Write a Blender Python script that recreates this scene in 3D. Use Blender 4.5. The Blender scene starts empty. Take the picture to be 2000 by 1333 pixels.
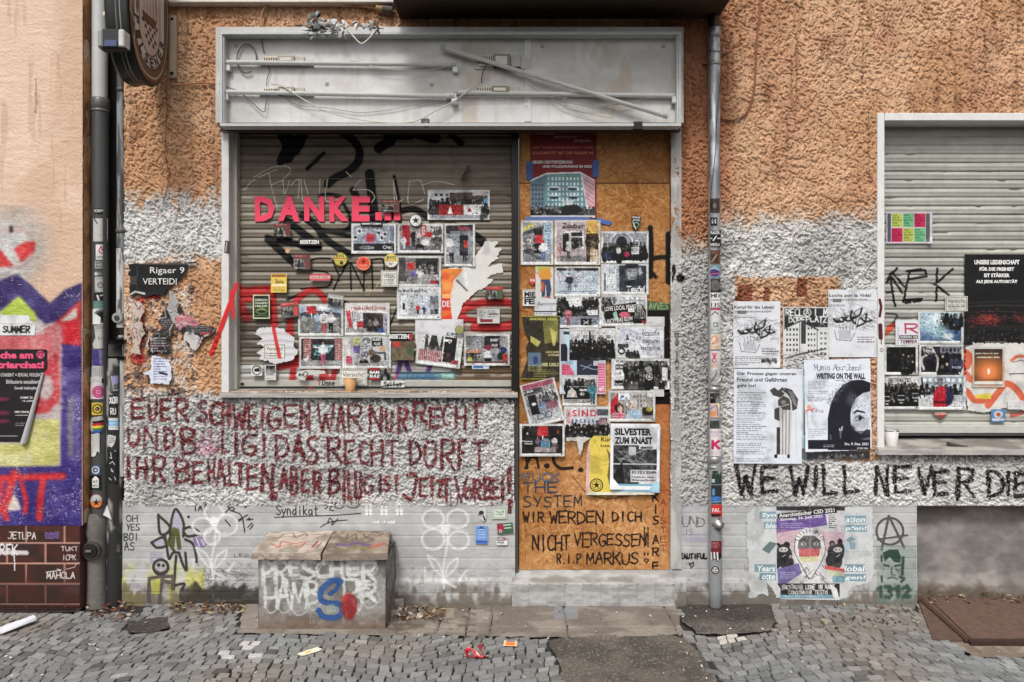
import bpy, math, random
import numpy as np
# ------------------------------------------------------------------ camera, sky, sun, exposure
SC = bpy.context.scene
D, CX, HY, EYE = 4.3333, 1000.0, 650.0, 1.59
S = 2000 / 6.0
cam = bpy.data.cameras.new('camera'); cam.lens = 26.0; cam.sensor_width = 36.0; cam.clip_end = 500
cam.shift_y = (HY - 666.5) / 2000.0
camo = bpy.data.objects.new('camera', cam); SC.collection.objects.link(camo)
camo.location = (0, -D, EYE); camo.rotation_euler = (math.pi / 2, 0, 0); SC.camera = camo
SUN_EL, SUN_AZ = math.radians(52), math.radians(14)      # azimuth measured from straight behind the camera, towards the left
W = bpy.data.worlds.new('World'); SC.world = W; W.use_nodes = True
wn = W.node_tree; bg = wn.nodes['Background']
sky = wn.nodes.new('ShaderNodeTexSky'); sky.sky_type = 'NISHITA'; sky.sun_disc = False
sky.sun_elevation = SUN_EL; sky.sun_rotation = math.pi + SUN_AZ; sky.dust_density = 6; sky.air_density = 1.0
hsv = wn.nodes.new('ShaderNodeHueSaturation'); hsv.inputs['Saturation'].default_value = 0.12
wn.links.new(sky.outputs[0], hsv.inputs['Color']); wn.links.new(hsv.outputs[0], bg.inputs['Color'])
bg.inputs['Strength'].default_value = 0.118
sl = bpy.data.lights.new('sun', 'SUN'); sl.energy = 1.5; sl.angle = math.radians(10); sl.color = (1.0, 0.96, 0.91)
so = bpy.data.objects.new('sun', sl); SC.collection.objects.link(so)
so.rotation_euler = (math.pi / 2 - SUN_EL, 0, -SUN_AZ)
SC.view_settings.view_transform = 'Standard'; SC.view_settings.look = 'None'
SC.view_settings.exposure = 0.24; SC.view_settings.gamma = 1
# ------------------------------------------------------------------ helpers
rng = np.random.default_rng(7); random.seed(5)
TAB = rng.random((64, 256, 256)).astype(np.float32)
def vn(x, y, seed=0):
    x = np.asarray(x, float) + seed * 13.37; y = np.asarray(y, float) + seed * 7.71
    xi = np.floor(x).astype(int); yi = np.floor(y).astype(int); fx = x - xi; fy = y - yi
    fx = fx * fx * (3 - 2 * fx); fy = fy * fy * (3 - 2 * fy); T = TAB[seed % 64]
    a, b = T[xi & 255, yi & 255], T[(xi + 1) & 255, yi & 255]
    c, d = T[xi & 255, (yi + 1) & 255], T[(xi + 1) & 255, (yi + 1) & 255]
    return (a * (1 - fx) + b * fx) * (1 - fy) + (c * (1 - fx) + d * fx) * fy
def fbm(x, y, seed=0, o=4):
    s = 0; a = .5; t = 0
    for k in range(o): s = s + a * vn(x * 2 ** k, y * 2 ** k, seed + k); t += a; a *= .55
    return s / t
def sst(a, b, x): t = np.clip((x - a) / (b - a), 0, 1); return t * t * (3 - 2 * t)
def lin(c):
    c = np.asarray(c, float)
    if c.size and c.max() > 1.001: c = c / 255.0
    return np.where(c <= .04045, c / 12.92, ((np.clip(c, 0, 9) + .055) / 1.055) ** 2.4)
def C8(c): c = np.asarray(c, float); return c / 255.0
def P(px, py, Y):
    k = (D + Y) / D / S
    return np.stack(np.broadcast_arrays((np.asarray(px) - CX) * k, Y, EYE - (np.asarray(py) - HY) * k), -1)
def G(px, py, z=0.0):
    d = (EYE - z) * D * S / (np.asarray(py, float) - HY)
    return np.stack(np.broadcast_arrays((np.asarray(px, float) - CX) * d / D / S, d - D, z), -1)
def topx(x, y, z):
    k = D * S / (D + y); return CX + x * k, HY - (z - EYE) * k
# ---- materials: all read the colour attribute "Col" and add procedural variation
MATS = {}
def mat(name, rough=.7, spec=.3, metal=0.0, var=.12, vs=25, bumps=(), alpha=False, coat=0.0):
    m = bpy.data.materials.new(name); m.use_nodes = True; nt = m.node_tree; b = nt.nodes['Principled BSDF']
    at = nt.nodes.new('ShaderNodeAttribute'); at.attribute_name = 'Col'
    tc = nt.nodes.new('ShaderNodeTexCoord')
    nz = nt.nodes.new('ShaderNodeTexNoise'); nz.inputs['Scale'].default_value = vs; nz.inputs['Detail'].default_value = 6
    nz.inputs['Roughness'].default_value = .65
    nt.links.new(tc.outputs['Object'], nz.inputs['Vector'])
    mr = nt.nodes.new('ShaderNodeMapRange'); mr.inputs[1].default_value = .25; mr.inputs[2].default_value = .75
    mr.inputs[3].default_value = 1 - var; mr.inputs[4].default_value = 1 + var * .6
    nt.links.new(nz.outputs['Fac'], mr.inputs[0])
    vm = nt.nodes.new('ShaderNodeVectorMath'); vm.operation = 'SCALE'
    nt.links.new(at.outputs['Color'], vm.inputs[0]); nt.links.new(mr.outputs[0], vm.inputs['Scale'])
    nt.links.new(vm.outputs[0], b.inputs['Base Color'])
    b.inputs['Roughness'].default_value = rough; b.inputs['Specular IOR Level'].default_value = spec
    b.inputs['Metallic'].default_value = metal; b.inputs['Coat Weight'].default_value = coat
    prev = None
    for sc, st, dist in bumps:
        n2 = nt.nodes.new('ShaderNodeTexNoise'); n2.inputs['Scale'].default_value = sc; n2.inputs['Detail'].default_value = 5
        nt.links.new(tc.outputs['Object'], n2.inputs['Vector'])
        bp = nt.nodes.new('ShaderNodeBump'); bp.inputs['Strength'].default_value = st; bp.inputs['Distance'].default_value = dist
        nt.links.new(n2.outputs['Fac'], bp.inputs['Height'])
        if prev: nt.links.new(prev.outputs[0], bp.inputs['Normal'])
        prev = bp
    if prev: nt.links.new(prev.outputs[0], b.inputs['Normal'])
    if alpha:
        tr = nt.nodes.new('ShaderNodeBsdfTransparent'); mx = nt.nodes.new('ShaderNodeMixShader')
        nt.links.new(at.outputs['Alpha'], mx.inputs[0]); nt.links.new(tr.outputs[0], mx.inputs[1]); nt.links.new(b.outputs[0], mx.inputs[2])
        nt.links.new(mx.outputs[0], nt.nodes['Material Output'].inputs['Surface'])
    MATS[name] = m; return m
mat('stucco', 1.0, .04, var=.2, vs=9, bumps=((190, .7, .005), (480, .6, .003)))
mat('fine_plaster', .9, .15, var=.08, vs=6, bumps=((90, .55, .006), (240, .45, .003)))
mat('masonry', .8, .25, var=.14, vs=14, bumps=((45, .25, .004), (260, .3, .0015)))
mat('concrete', .88, .2, var=.22, vs=18, bumps=((60, .4, .004), (350, .5, .0015)))
mat('asphalt', .92, .2, var=.3, vs=120, bumps=((160, .9, .005), (420, .6, .002)))
mat('cobble_stone', .8, .3, var=.25, vs=60, bumps=((70, .5, .004), (300, .4, .0015)))
mat('granite', .6, .35, var=.75, vs=420, bumps=((300, .2, .001),))
mat('paper', .62, .3, var=.05, vs=30, bumps=((26, .22, .003),))
mat('plastic', .38, .45, var=.1, vs=12, bumps=((200, .06, .001),))
mat('painted_metal', .45, .4, var=.14, vs=20, bumps=((120, .12, .001),))
mat('zinc', .42, .5, metal=.75, var=.2, vs=30, bumps=((80, .1, .001),))
mat('wood_board', .75, .25, var=.12, vs=40, bumps=((220, .35, .001),))
mat('spray_paint', .7, .25, var=.12, vs=60, bumps=((300, .3, .001),), alpha=True)
mat('rubber', .55, .4, var=.1, vs=50)
mat('glaze', .3, .5, var=.2, vs=16, bumps=((40, .15, .002),), coat=.2)
mat('rust', .85, .25, var=.35, vs=30, bumps=((180, .5, .002),))
mat('dry_leaf', .8, .2, var=.3, vs=90)
# ---- mesh builder
WL = {}
def wloc(o): return np.array(WL.get(o.name, (0, 0, 0)), float)
class MB:
    def __init__(s): s.V = []; s.C = []; s.F = {3: [], 4: []}; s.n = 0
    def add(s, V, F, col, a=1.0):
        V = np.asarray(V, float).reshape(-1, 3); k = len(V); c = np.empty((k, 4), np.float32)
        c[:, :3] = col; c[:, 3] = a
        s.V.append(V); s.C.append(c)
        if isinstance(F, (list, tuple)) and len(F) and not isinstance(F, np.ndarray):
            for q in (3, 4):
                f = [x for x in F if len(x) == q]
                if f: s.F[q].append(np.array(f, np.int64) + s.n)
        else:
            F = np.asarray(F, np.int64)
            if len(F): s.F[F.shape[1]].append(F + s.n)
        s.n += k; return s
    def box(s, x0, x1, y0, y1, z0, z1, col, bev=0.0, M=None):
        lo = np.array([min(x0, x1), min(y0, y1), min(z0, z1)], float); hi = np.array([max(x0, x1), max(y0, y1), max(z0, z1)], float)
        b = min(bev, (hi - lo).min() * .49); V = []; idx = {}
        for sx in (0, 1):
            for sy in (0, 1):
                for sz in (0, 1):
                    sg = (sx, sy, sz)
                    for a in range(3):
                        p = [(hi[i] if sg[i] else lo[i]) - (0 if i == a else (b if sg[i] else -b)) for i in range(3)]
                        idx[sg + (a,)] = len(V); V.append(p)
        F = []
        for a in range(3):
            o = [i for i in range(3) if i != a]
            for sa in (0, 1):
                q = []
                for u, v in ((0, 0), (1, 0), (1, 1), (0, 1)):
                    sg = [0, 0, 0]; sg[a] = sa; sg[o[0]] = u; sg[o[1]] = v; q.append(idx[tuple(sg) + (a,)])
                F.append(q)
        if b > 0:
            for a, b2 in ((0, 1), (0, 2), (1, 2)):
                c = 3 - a - b2
                for sa in (0, 1):
                    for sb in (0, 1):
                        g0 = [0, 0, 0]; g0[a] = sa; g0[b2] = sb; g1 = list(g0); g1[c] = 1
                        F.append([idx[tuple(g0) + (a,)], idx[tuple(g0) + (b2,)], idx[tuple(g1) + (b2,)], idx[tuple(g1) + (a,)]])
            for sx in (0, 1):
                for sy in (0, 1):
                    for sz in (0, 1): F.append([idx[(sx, sy, sz, a)] for a in range(3)])
        V = np.array(V)
        if M is not None: V = M(V)
        return s.add(V, F, lin(col))
    def hexa(s, pts, col):
        return s.add(pts, np.array([[0, 1, 2, 3], [4, 5, 6, 7], [0, 1, 5, 4], [1, 2, 6, 5], [2, 3, 7, 6], [3, 0, 4, 7]]), lin(col))
    def tube(s, pts, r, col, n=8, caps=True, smooth=0):
        pts = np.asarray(pts, float)
        if smooth: pts = catmull(pts, smooth)
        k = len(pts); r = np.broadcast_to(np.asarray(r, float), (k,)); T = np.gradient(pts, axis=0)
        T /= np.linalg.norm(T, axis=1)[:, None] + 1e-9
        up = np.array([0, 1, 0.]) if abs(T[0][1]) < .9 else np.array([1., 0, 0]); V = []
        for i in range(k):
            a = np.cross(T[i], up); a /= np.linalg.norm(a) + 1e-9; b = np.cross(T[i], a)
            th = np.arange(n) * 2 * math.pi / n
            V.append(pts[i] + r[i] * (np.cos(th)[:, None] * a + np.sin(th)[:, None] * b))
        V = np.concatenate(V); F = []
        for i in range(k - 1):
            for j in range(n): F.append([i * n + j, i * n + (j + 1) % n, (i + 1) * n + (j + 1) % n, (i + 1) * n + j])
        if caps:
            V = np.concatenate([V, pts[:1], pts[-1:]])
            for j in range(n):
                F.append([k * n, j, (j + 1) % n]); F.append([k * n + 1, (k - 1) * n + j, (k - 1) * n + (j + 1) % n])
        return s.add(V, F, lin(col))
    def lathe(s, cx, cy, prof, col, n=20):            # prof: list of (radius, z)
        th = np.arange(n) * 2 * math.pi / n
        V = np.concatenate([np.stack([cx + r * np.cos(th), cy + r * np.sin(th), np.full(n, z)], 1) for r, z in prof]); F = []
        for i in range(len(prof) - 1):
            for j in range(n): F.append([i * n + j, i * n + (j + 1) % n, (i + 1) * n + (j + 1) % n, (i + 1) * n + j])
        return s.add(V, F, lin(col))
    def grid(s, V, cols, a=None, keep=None):         # V (h,w,3)
        h, w = V.shape[:2]; I = np.arange(h * w).reshape(h, w)
        F = np.stack([I[:-1, :-1], I[:-1, 1:], I[1:, 1:], I[1:, :-1]], -1).reshape(-1, 4)
        V = V.reshape(-1, 3); cols = np.broadcast_to(cols, (h, w, 3)).reshape(-1, 3)
        a = np.ones(len(V)) if a is None else a.reshape(-1)
        if keep is not None:
            F = F[keep.reshape(-1)]; u, inv = np.unique(F, return_inverse=True)
            V, cols, a, F = V[u], cols[u], a[u], inv.reshape(-1, 4)
        return s.add(V, F, cols, a)
    def build(s, name, m, parent=None, smooth=False, **tags):
        V = np.concatenate(s.V); Cc = np.concatenate(s.C); me = bpy.data.meshes.new(name)
        base = np.array([(V[:, 0].min() + V[:, 0].max()) / 2, (V[:, 1].min() + V[:, 1].max()) / 2, V[:, 2].min()])
        me.vertices.add(len(V)); me.vertices.foreach_set('co', (V - base).astype(np.float32).ravel())
        L = []; tot = []
        for q in (3, 4):
            for f in s.F[q]: L.append(f.ravel()); tot.append(np.full(len(f), q))
        L = np.concatenate(L); tot = np.concatenate(tot); st = np.concatenate([[0], np.cumsum(tot)[:-1]])
        me.loops.add(len(L)); me.loops.foreach_set('vertex_index', L.astype(np.int32))
        me.polygons.add(len(tot)); me.polygons.foreach_set('loop_start', st.astype(np.int32)); me.polygons.foreach_set('loop_total', tot.astype(np.int32))
        me.polygons.foreach_set('use_smooth', np.full(len(tot), smooth))
        ca = me.color_attributes.new('Col', 'FLOAT_COLOR', 'POINT'); ca.data.foreach_set('color', Cc.astype(np.float32).ravel())
        me.update(); me.validate()
        me.materials.append(MATS[m]); o = bpy.data.objects.new(name, me); SC.collection.objects.link(o)
        WL[o.name] = tuple(base)
        if parent: o.parent = parent; o.location = base - wloc(parent)
        else: o.location = base
        tag(o, **tags); return o
def tag(o, label=None, cat=None, group=None, kind=None):
    for k, v in (('label', label), ('category', cat), ('group', group), ('kind', kind)):
        if v: o[k] = v
    return o
def thing(name, label, cat, loc, group=None):
    o = bpy.data.objects.new(name, None); SC.collection.objects.link(o); o.location = loc; o.empty_display_size = .1
    WL[o.name] = tuple(loc); return tag(o, label, cat, group)
def catmull(p, n=6):
    p = np.asarray(p, float)
    if len(p) < 3: return p
    q = np.concatenate([[2 * p[0] - p[1]], p, [2 * p[-1] - p[-2]]]); out = []
    for i in range(1, len(q) - 2):
        t = (np.arange(n) / n)[:, None]; a, b, c, d = q[i - 1:i + 3]
        out.append(.5 * (2 * b + (c - a) * t + (2 * a - 5 * b + 4 * c - d) * t ** 2 + (3 * b - a - 3 * c + d) * t ** 3))
    return np.concatenate(out + [p[-1:]])
# ---- stroke lettering for brush and spray writing
FONT = {'A': "0,1 .5,0 1,1|.2,.62 .8,.6", 'B': "0,0 .04,1|~0,.02 .8,.08 .85,.3 .5,.45 .05,.5|~.05,.5 .85,.58 1,.82 .6,.98 0,1",
 'C': "~1,.1 .6,0 .15,.2 0,.55 .2,.9 .6,1 1,.9", 'D': "0,0 .05,1|~0,.02 .6,.1 1,.45 .85,.8 .05,1", 'E': "0,0 .03,1|0,.03 1,0|.02,.48 .85,.45|.03,1 1,.95",
 'F': "0,0 0,1|0,.03 1,0|0,.48 .8,.45", 'G': "~1,.1 .6,0 .15,.2 0,.55 .2,.92 .6,1 .95,.85 1,.6|.55,.58 1,.56", 'H': "0,0 0,1|1,0 1,1|0,.52 1,.48",
 'I': ".5,0 .5,1", 'J': "~.3,0 1,.02 .95,.5 .7,.95 .3,1 0,.85", 'K': "0,0 0,1|1,0 .05,.55|.3,.42 1,1", 'L': "0,0 .02,1|.02,1 1,.95", 'M': "0,1 .1,0 .5,.7 .9,0 1,1",
 'N': "0,1 .05,0 .95,1 1,0", 'O': "~.5,0 .1,.2 0,.55 .2,.92 .5,1 .85,.88 1,.5 .85,.12 .5,0", 'P': "0,0 .03,1|~0,.03 .8,.06 1,.28 .7,.5 .05,.55", 'Q': "~.5,0 .1,.2 0,.55 .2,.92 .5,1 .85,.88 1,.5 .85,.12 .5,0|.6,.7 1,1",
 'R': "0,0 .03,1|~0,.03 .8,.04 .95,.25 .7,.48 .05,.52|.35,.52 1,1", 'S': "~1,.1 .5,0 .1,.18 .3,.42 .85,.6 .95,.82 .5,1 0,.9", 'T': "0,.02 1,0|.5,0 .5,1",
 'U': "~0,0 .02,.6 .2,.95 .6,1 .95,.75 1,0", 'V': "0,0 .45,1 1,0", 'W': "0,0 .25,1 .5,.4 .75,1 1,0", 'X': "0,0 1,1|1,0 0,1", 'Y': "0,0 .5,.5|1,0 .4,1", 'Z': "0,.03 1,0 0,1 1,.97",
 '!': ".5,0 .5,.7|.5,.93 .5,1", '.': ".5,.93 .5,1", ',': ".6,.9 .3,1.15", '1': ".1,.2 .6,0 .6,1", '2': "~0,.2 .5,0 1,.25 .6,.6 0,1|0,1 1,1", '3': "~0,.05 .8,.05 .9,.3 .4,.45 1,.65 .7,1 0,.95", '0': "~.5,0 0,.3 0,.7 .5,1 1,.7 1,.3 .5,0",
 '9': "~1,.35 .5,.55 0,.3 .4,0 .95,.15 1,.5 .6,1", '-': ".1,.5 .9,.5", "'": ".5,0 .5,.2", 's': "~.9,.45 .3,.4 .2,.6 .8,.75 .7,1 .1,.95", 'y': "0,.4 .4,.85|1,.35 .2,1.3", 'n': "~.05,1 .1,.4 .5,.4 .8,.6 .85,1|.1,.4 .05,1",
 'd': "~.8,.5 .3,.45 .05,.8 .4,1 .8,.8|.85,0 .85,1", 'i': ".5,.4 .5,1|.5,.12 .5,.18", 'k': ".1,0 .1,1|.8,.4 .15,.7 .9,1", 'a': "~.8,.5 .3,.45 .05,.75 .3,1 .8,.8|.85,.45 .9,1", 't': ".5,.05 .5,.95 .8,1|.1,.38 .95,.35",
 'o': "~.5,.4 .1,.6 .2,.95 .6,1 .9,.75 .5,.4", 'e': ".1,.7 .9,.65|~.9,.65 .5,.4 .1,.6 .2,.95 .9,.95", 'r': ".1,.4 .1,1|~.1,.6 .5,.4 .9,.45", 'u': "~.1,.4 .1,.85 .5,1 .85,.8|.9,.4 .9,1", 'm': "~.0,1 .05,.4 .3,.45 .4,1|~.4,.6 .6,.4 .85,.5 .9,1", 'l': ".4,0 .4,1", 'b': ".1,0 .1,1|~.1,.6 .6,.45 .9,.7 .6,1 .1,.95", 'v': "0,.4 .45,1 1,.4", 'h': ".1,0 .1,1|~.1,.6 .5,.42 .85,.6 .9,1", 'c': "~.9,.5 .4,.42 .1,.7 .4,1 .9,.92", 'j': "~.6,.4 .6,1 .3,1.3 0,1.2", 'p': ".1,.4 .1,1.3|~.1,.5 .6,.42 .9,.65 .6,1 .1,.95", '?': "~0,.2 .5,0 1,.2 .5,.55 .5,.7|.5,.93 .5,1"}
UML = {'Ü': 'U', 'Ä': 'A', 'Ö': 'O', 'ä': 'a', 'ü': 'u', 'ö': 'o'}
def strokes(ch):
    out = []
    for part in FONT.get(UML.get(ch, ch), FONT.get(ch.upper(), '')).split('|'):
        if not part: continue
        sm = part[0] == '~'; q = np.array([[float(v) for v in t.split(',')] for t in part.lstrip('~').split()])
        out.append(catmull(q, 6) if sm else q)
    if ch in UML: out = [q * [1, .85] + [0, .15] for q in out] + [np.array([[.25, -.02], [.27, .05]]), np.array([[.7, -.02], [.72, .05]])]
    return out
# ---- printed lettering: glyph outlines of the built-in font, each evaluated once
GL = {}
def load_glyphs():
    chars = ''.join(chr(i) for i in range(33, 127)) + 'ÄÖÜäöüß'; tmp = []
    def mk(body, off):
        cu = bpy.data.curves.new('g', 'FONT'); cu.body = body; cu.offset = off; cu.resolution_u = 2
        o = bpy.data.objects.new('g', cu); SC.collection.objects.link(o); tmp.append((o, cu)); return o
    it = [(ch, b, mk(ch, (0, .022, .05)[b]), mk('I' + ch + 'I', 0) if not b else None) for ch in chars for b in (0, 1, 2)]
    ii = mk('II', 0); bpy.context.view_layer.update(); dg = bpy.context.evaluated_depsgraph_get()
    def ext(o):
        e = o.evaluated_get(dg); me = e.to_mesh(); me.calc_loop_triangles()
        v = np.empty(len(me.vertices) * 3, np.float32); me.vertices.foreach_get('co', v)
        t = np.empty(len(me.loop_triangles) * 3, np.int32); me.loop_triangles.foreach_get('vertices', t); e.to_mesh_clear()
        return v.reshape(-1, 3)[:, :2].astype(float), t.reshape(-1, 3)
    wi = np.ptp(ext(ii)[0][:, 0]); adv = {}
    for ch, b, o, o2 in it:
        if o2: adv[ch] = np.ptp(ext(o2)[0][:, 0]) - wi
        v, t = ext(o); GL[ch, b] = (v, t, adv[ch])
    for o, cu in tmp: bpy.data.objects.remove(o); bpy.data.curves.remove(cu)
load_glyphs()
def text2d(s, x0, y0, x1, y1, b=1, sp=0.0):        # triangles in photo-like pixel units (y down), fitted to the box
    V = []; F = []; n = 0; x = 0
    for ch in s:
        if ch == ' ' or (ch, b) not in GL: x += .3; continue
        v, t, ad = GL[ch, b]; V.append(v + [x, 0]); F.append(t + n); n += len(v); x += ad + sp
    V = np.concatenate(V); F = np.concatenate(F); lo = V.min(0); hi = V.max(0)
    hasd = any(c in 'gjpqy,;' for c in s)
    V = (V - lo) / (hi - lo); return np.stack([x0 + V[:, 0] * (x1 - x0), y1 - V[:, 1] * (y1 - y0)], 1), F
# ---- a printed or painted surface: a raster of colours carried by a fine mesh
class Cv:
    def __init__(s, x0, y0, x1, y1, res=1.0, base=None, clear=False):
        s.b = (x0, y0, x1, y1); s.w = max(3, int((x1 - x0) * res) + 1); s.h = max(3, int((y1 - y0) * res) + 1)
        s.xs = np.linspace(x0, x1, s.w); s.ys = np.linspace(y0, y1, s.h); s.X, s.Y = np.meshgrid(s.xs, s.ys); s.res = res
        s.a = np.zeros((s.h, s.w, 3)); s.m = np.zeros((s.h, s.w)) if clear else np.ones((s.h, s.w)); s.T = []; s.hole = None
        if base is not None: s.a[:] = C8(base)
        s.rs = np.random.default_rng(abs(hash((round(x0), round(y0)))) % 99991)
    def sl(s, x0, y0, x1, y1):
        i0, i1 = np.searchsorted(s.xs, [x0, x1]); j0, j1 = np.searchsorted(s.ys, [y0, y1]); return slice(j0, j1 + 1), slice(i0, i1 + 1)
    def put(s, q, cov, c):
        if not cov.size: return s
        cov = np.clip(cov, 0, 1); m0 = s.m[q]; mn = 1 - (1 - m0) * (1 - cov); wgt = np.where(mn > 1e-6, cov / np.maximum(mn, 1e-6), 0)[..., None]
        s.a[q] = s.a[q] * (1 - wgt) + C8(c) * wgt; s.m[q] = mn; return s
    def r(s, x0, y0, x1, y1, c, o=1.0): q = s.sl(x0, y0, x1, y1); q = (slice(q[0].start, max(q[0].stop - 1, q[0].start)), slice(q[1].start, max(q[1].stop - 1, q[1].start))); return s.put(q, np.full(s.X[q].shape, o), c)
    def e(s, cx, cy, rx, ry, c, o=1.0, soft=None):
        q = s.sl(cx - rx * 1.6 - 1, cy - ry * 1.6 - 1, cx + rx * 1.6 + 1, cy + ry * 1.6 + 1); d = np.hypot((s.X[q] - cx) / rx, (s.Y[q] - cy) / ry); f = soft if soft else .8 / min(rx, ry)
        return s.put(q, o * (1 - sst(1 - f, 1 + f, d)), c)
    def ring(s, cx, cy, r, w, c, o=1.0): q = s.sl(cx - r - w, cy - r - w, cx + r + w, cy + r + w); d = np.abs(np.hypot(s.X[q] - cx, s.Y[q] - cy) - r); return s.put(q, o * (1 - sst(w * .5 - .3, w * .5 + .5, d)), c)
    def inpoly(s, pts, q):
        X, Y = s.X[q], s.Y[q]; ins = np.zeros(X.shape, bool); n = len(pts)
        for i in range(n):
            (xa, ya), (xb, yb) = pts[i], pts[(i + 1) % n]
            if ya == yb: continue
            ins ^= ((ya > Y) != (yb > Y)) & (X < (xb - xa) * (Y - ya) / (yb - ya) + xa)
        return ins
    def p(s, pts, c, o=1.0):
        pts = np.asarray(pts, float); q = s.sl(*pts.min(0), *pts.max(0)); return s.put(q, o * s.inpoly(pts, q).astype(float), c)
    def l(s, pts, w, c, o=1.0, soft=.5, sm=0, drip=False):
        pts = np.asarray(pts, float)
        if sm: pts = catmull(pts, sm)
        q = s.sl(*(pts.min(0) - w - soft), *(pts.max(0) + w + soft)); X, Y = s.X[q], s.Y[q]; d = np.full(X.shape, 1e9)
        for i in range(len(pts) - 1):
            a, b = pts[i], pts[i + 1]; v = b - a; L2 = v @ v + 1e-9; t = np.clip(((X - a[0]) * v[0] + (Y - a[1]) * v[1]) / L2, 0, 1)
            d = np.minimum(d, np.hypot(X - a[0] - t * v[0], Y - a[1] - t * v[1]))
        return s.put(q, o * (1 - sst(w / 2 - soft, w / 2 + soft, d)), c)
    def ch(s, c0, x0, y0, x1, y1, w, c, o=1.0, soft=.7, jit=.0):
        for st in strokes(c0):
            st = st * [x1 - x0, y1 - y0] + [x0, y0]
            if not jit: s.l(st, w, c, o, soft); continue
            d = np.concatenate([[0], np.cumsum(np.linalg.norm(np.diff(st, axis=0), axis=1))]); k = max(4, min(14, int(d[-1] / max(w, 1.5) / 1.2))); t = np.linspace(0, d[-1], k + 1)
            if len(d) < 7: t = np.sort(np.concatenate([t[[all(abs(v - e) > d[-1] / k * .5 for e in d) for v in t]], d]))
            k = len(t) - 1
            st = np.stack([np.interp(t, d, st[:, 0]), np.interp(t, d, st[:, 1])], 1) + s.rs.normal(0, jit * .6, (k + 1, 2)); ph = s.rs.uniform(0, 6)
            for i in range(k): s.l(st[i:i + 2], w * (1 + .2 * math.sin(ph + i * .9) + s.rs.normal(0, .07)), c, o * s.rs.uniform(.86, 1), soft)
            if w > 5 and s.rs.random() < .3: s.l([st[-1], st[-1] + [s.rs.normal(0, .4), s.rs.uniform(4, 11)]], w * .28, c, o * .8, soft)
        return s
    def hw(s, t, x0, y0, x1, y1, w, c, o=1.0, gap=.25, jit=.3, soft=.5):   # handwriting fitted to a box
        n = len(t); cw = (x1 - x0) / max(n - gap, .5)
        for i, ch in enumerate(t):
            if ch != ' ': s.ch(ch, x0 + i * cw, y0 + s.rs.normal(0, jit), x0 + (i + 1 - gap) * cw, y1 + s.rs.normal(0, jit), w, c, o, soft, jit * .4)
        return s
    def t(s, tx, x0, y0, x1, y1, c, b=1, sp=0.0, sh=0.0, rot=0.0):
        V, F = text2d(tx, x0, y0, x1, y1, b, sp); V[:, 0] += (y1 - V[:, 1]) * sh
        if rot: ce = np.array([(x0 + x1) / 2, (y0 + y1) / 2]); a = math.radians(rot); Rm = np.array([[math.cos(a), -math.sin(a)], [math.sin(a), math.cos(a)]]); V = (V - ce) @ Rm.T + ce
        s.T.append((V, F, c)); return s
    def g(s, amt=6):
        s.a = np.clip(s.a + s.rs.normal(0, amt / 255, s.a.shape[:2])[..., None] * np.ones(3), 0, 1); return s
    def mott(s, sc, amt, x0=None, y0=None, x1=None, y1=None, seed=3):   # blotchy print tones
        q = s.sl(x0, y0, x1, y1) if x0 is not None else (slice(None), slice(None))
        s.a[q] = np.clip(s.a[q] + ((fbm(s.X[q] / sc, s.Y[q] / sc, seed, 3) - .5) * 2 * amt / 255)[..., None], 0, 1); return s
    def tl(s, x0, y0, x1, y1, n, c, fill=.9, o=.75):      # rows of print too small to read
        p = (y1 - y0) / n
        for i in range(n):
            x = x0; xe = x0 + (x1 - x0) * (s.rs.uniform(.75, 1) if i % 5 != 4 else s.rs.uniform(.3, .7)) * fill / .9
            while x < xe:
                w = s.rs.uniform(3, 10); s.r(x, y0 + i * p, min(x + w, xe), y0 + i * p + max(p * .45, 1.01 / s.res), c, o * s.rs.uniform(.7, 1)); x += w + 1.4
        return s
    def win(s, x0, y0, x1, y1, nx, ny, c, k=.55):
        dx = (x1 - x0) / nx; dy = (y1 - y0) / ny
        for i in range(nx):
            for j in range(ny): s.r(x0 + (i + (1 - k) / 2) * dx, y0 + (j + .2) * dy, x0 + (i + (1 + k) / 2) * dx, y0 + (j + .8) * dy, np.array(c) + s.rs.normal(0, 12))
        return s
    def crowd(s, x0, y0, x1, y1, rows=3, dk=40, sp=60, hr=None, tint=(1, 1, 1)):
        H = y1 - y0
        for j in range(rows):
            yy = y0 + H * (j + .3) / rows; r0 = hr or H / rows * .22; x = x0 + s.rs.uniform(0, r0)
            while x < x1:
                g = max(5, dk + s.rs.uniform(-.5, 1) * sp); cl = np.array([g, g, g]) * tint; f = s.rs.uniform(90, 190); r0 = (hr or H / rows * .22) * s.rs.uniform(.65, 1.05); yj = s.rs.normal(0, r0 * .6); yy = y0 + H * (j + .3) / rows + yj
                s.e(x, yy + r0 * 3.0, r0 * 1.7, r0 * 2.6, cl); s.e(x, yy, r0, r0 * 1.2, cl * .45); s.e(x + r0 * s.rs.uniform(-.3, .3), yy + r0 * .25, r0 * .6, r0 * .75, [f, f * .9, f * .84] if s.rs.random() < .55 else cl * .6); x += r0 * s.rs.uniform(2.0, 3.2)
        q = s.sl(x0, y1, x1, y1 + 99); return s
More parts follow.
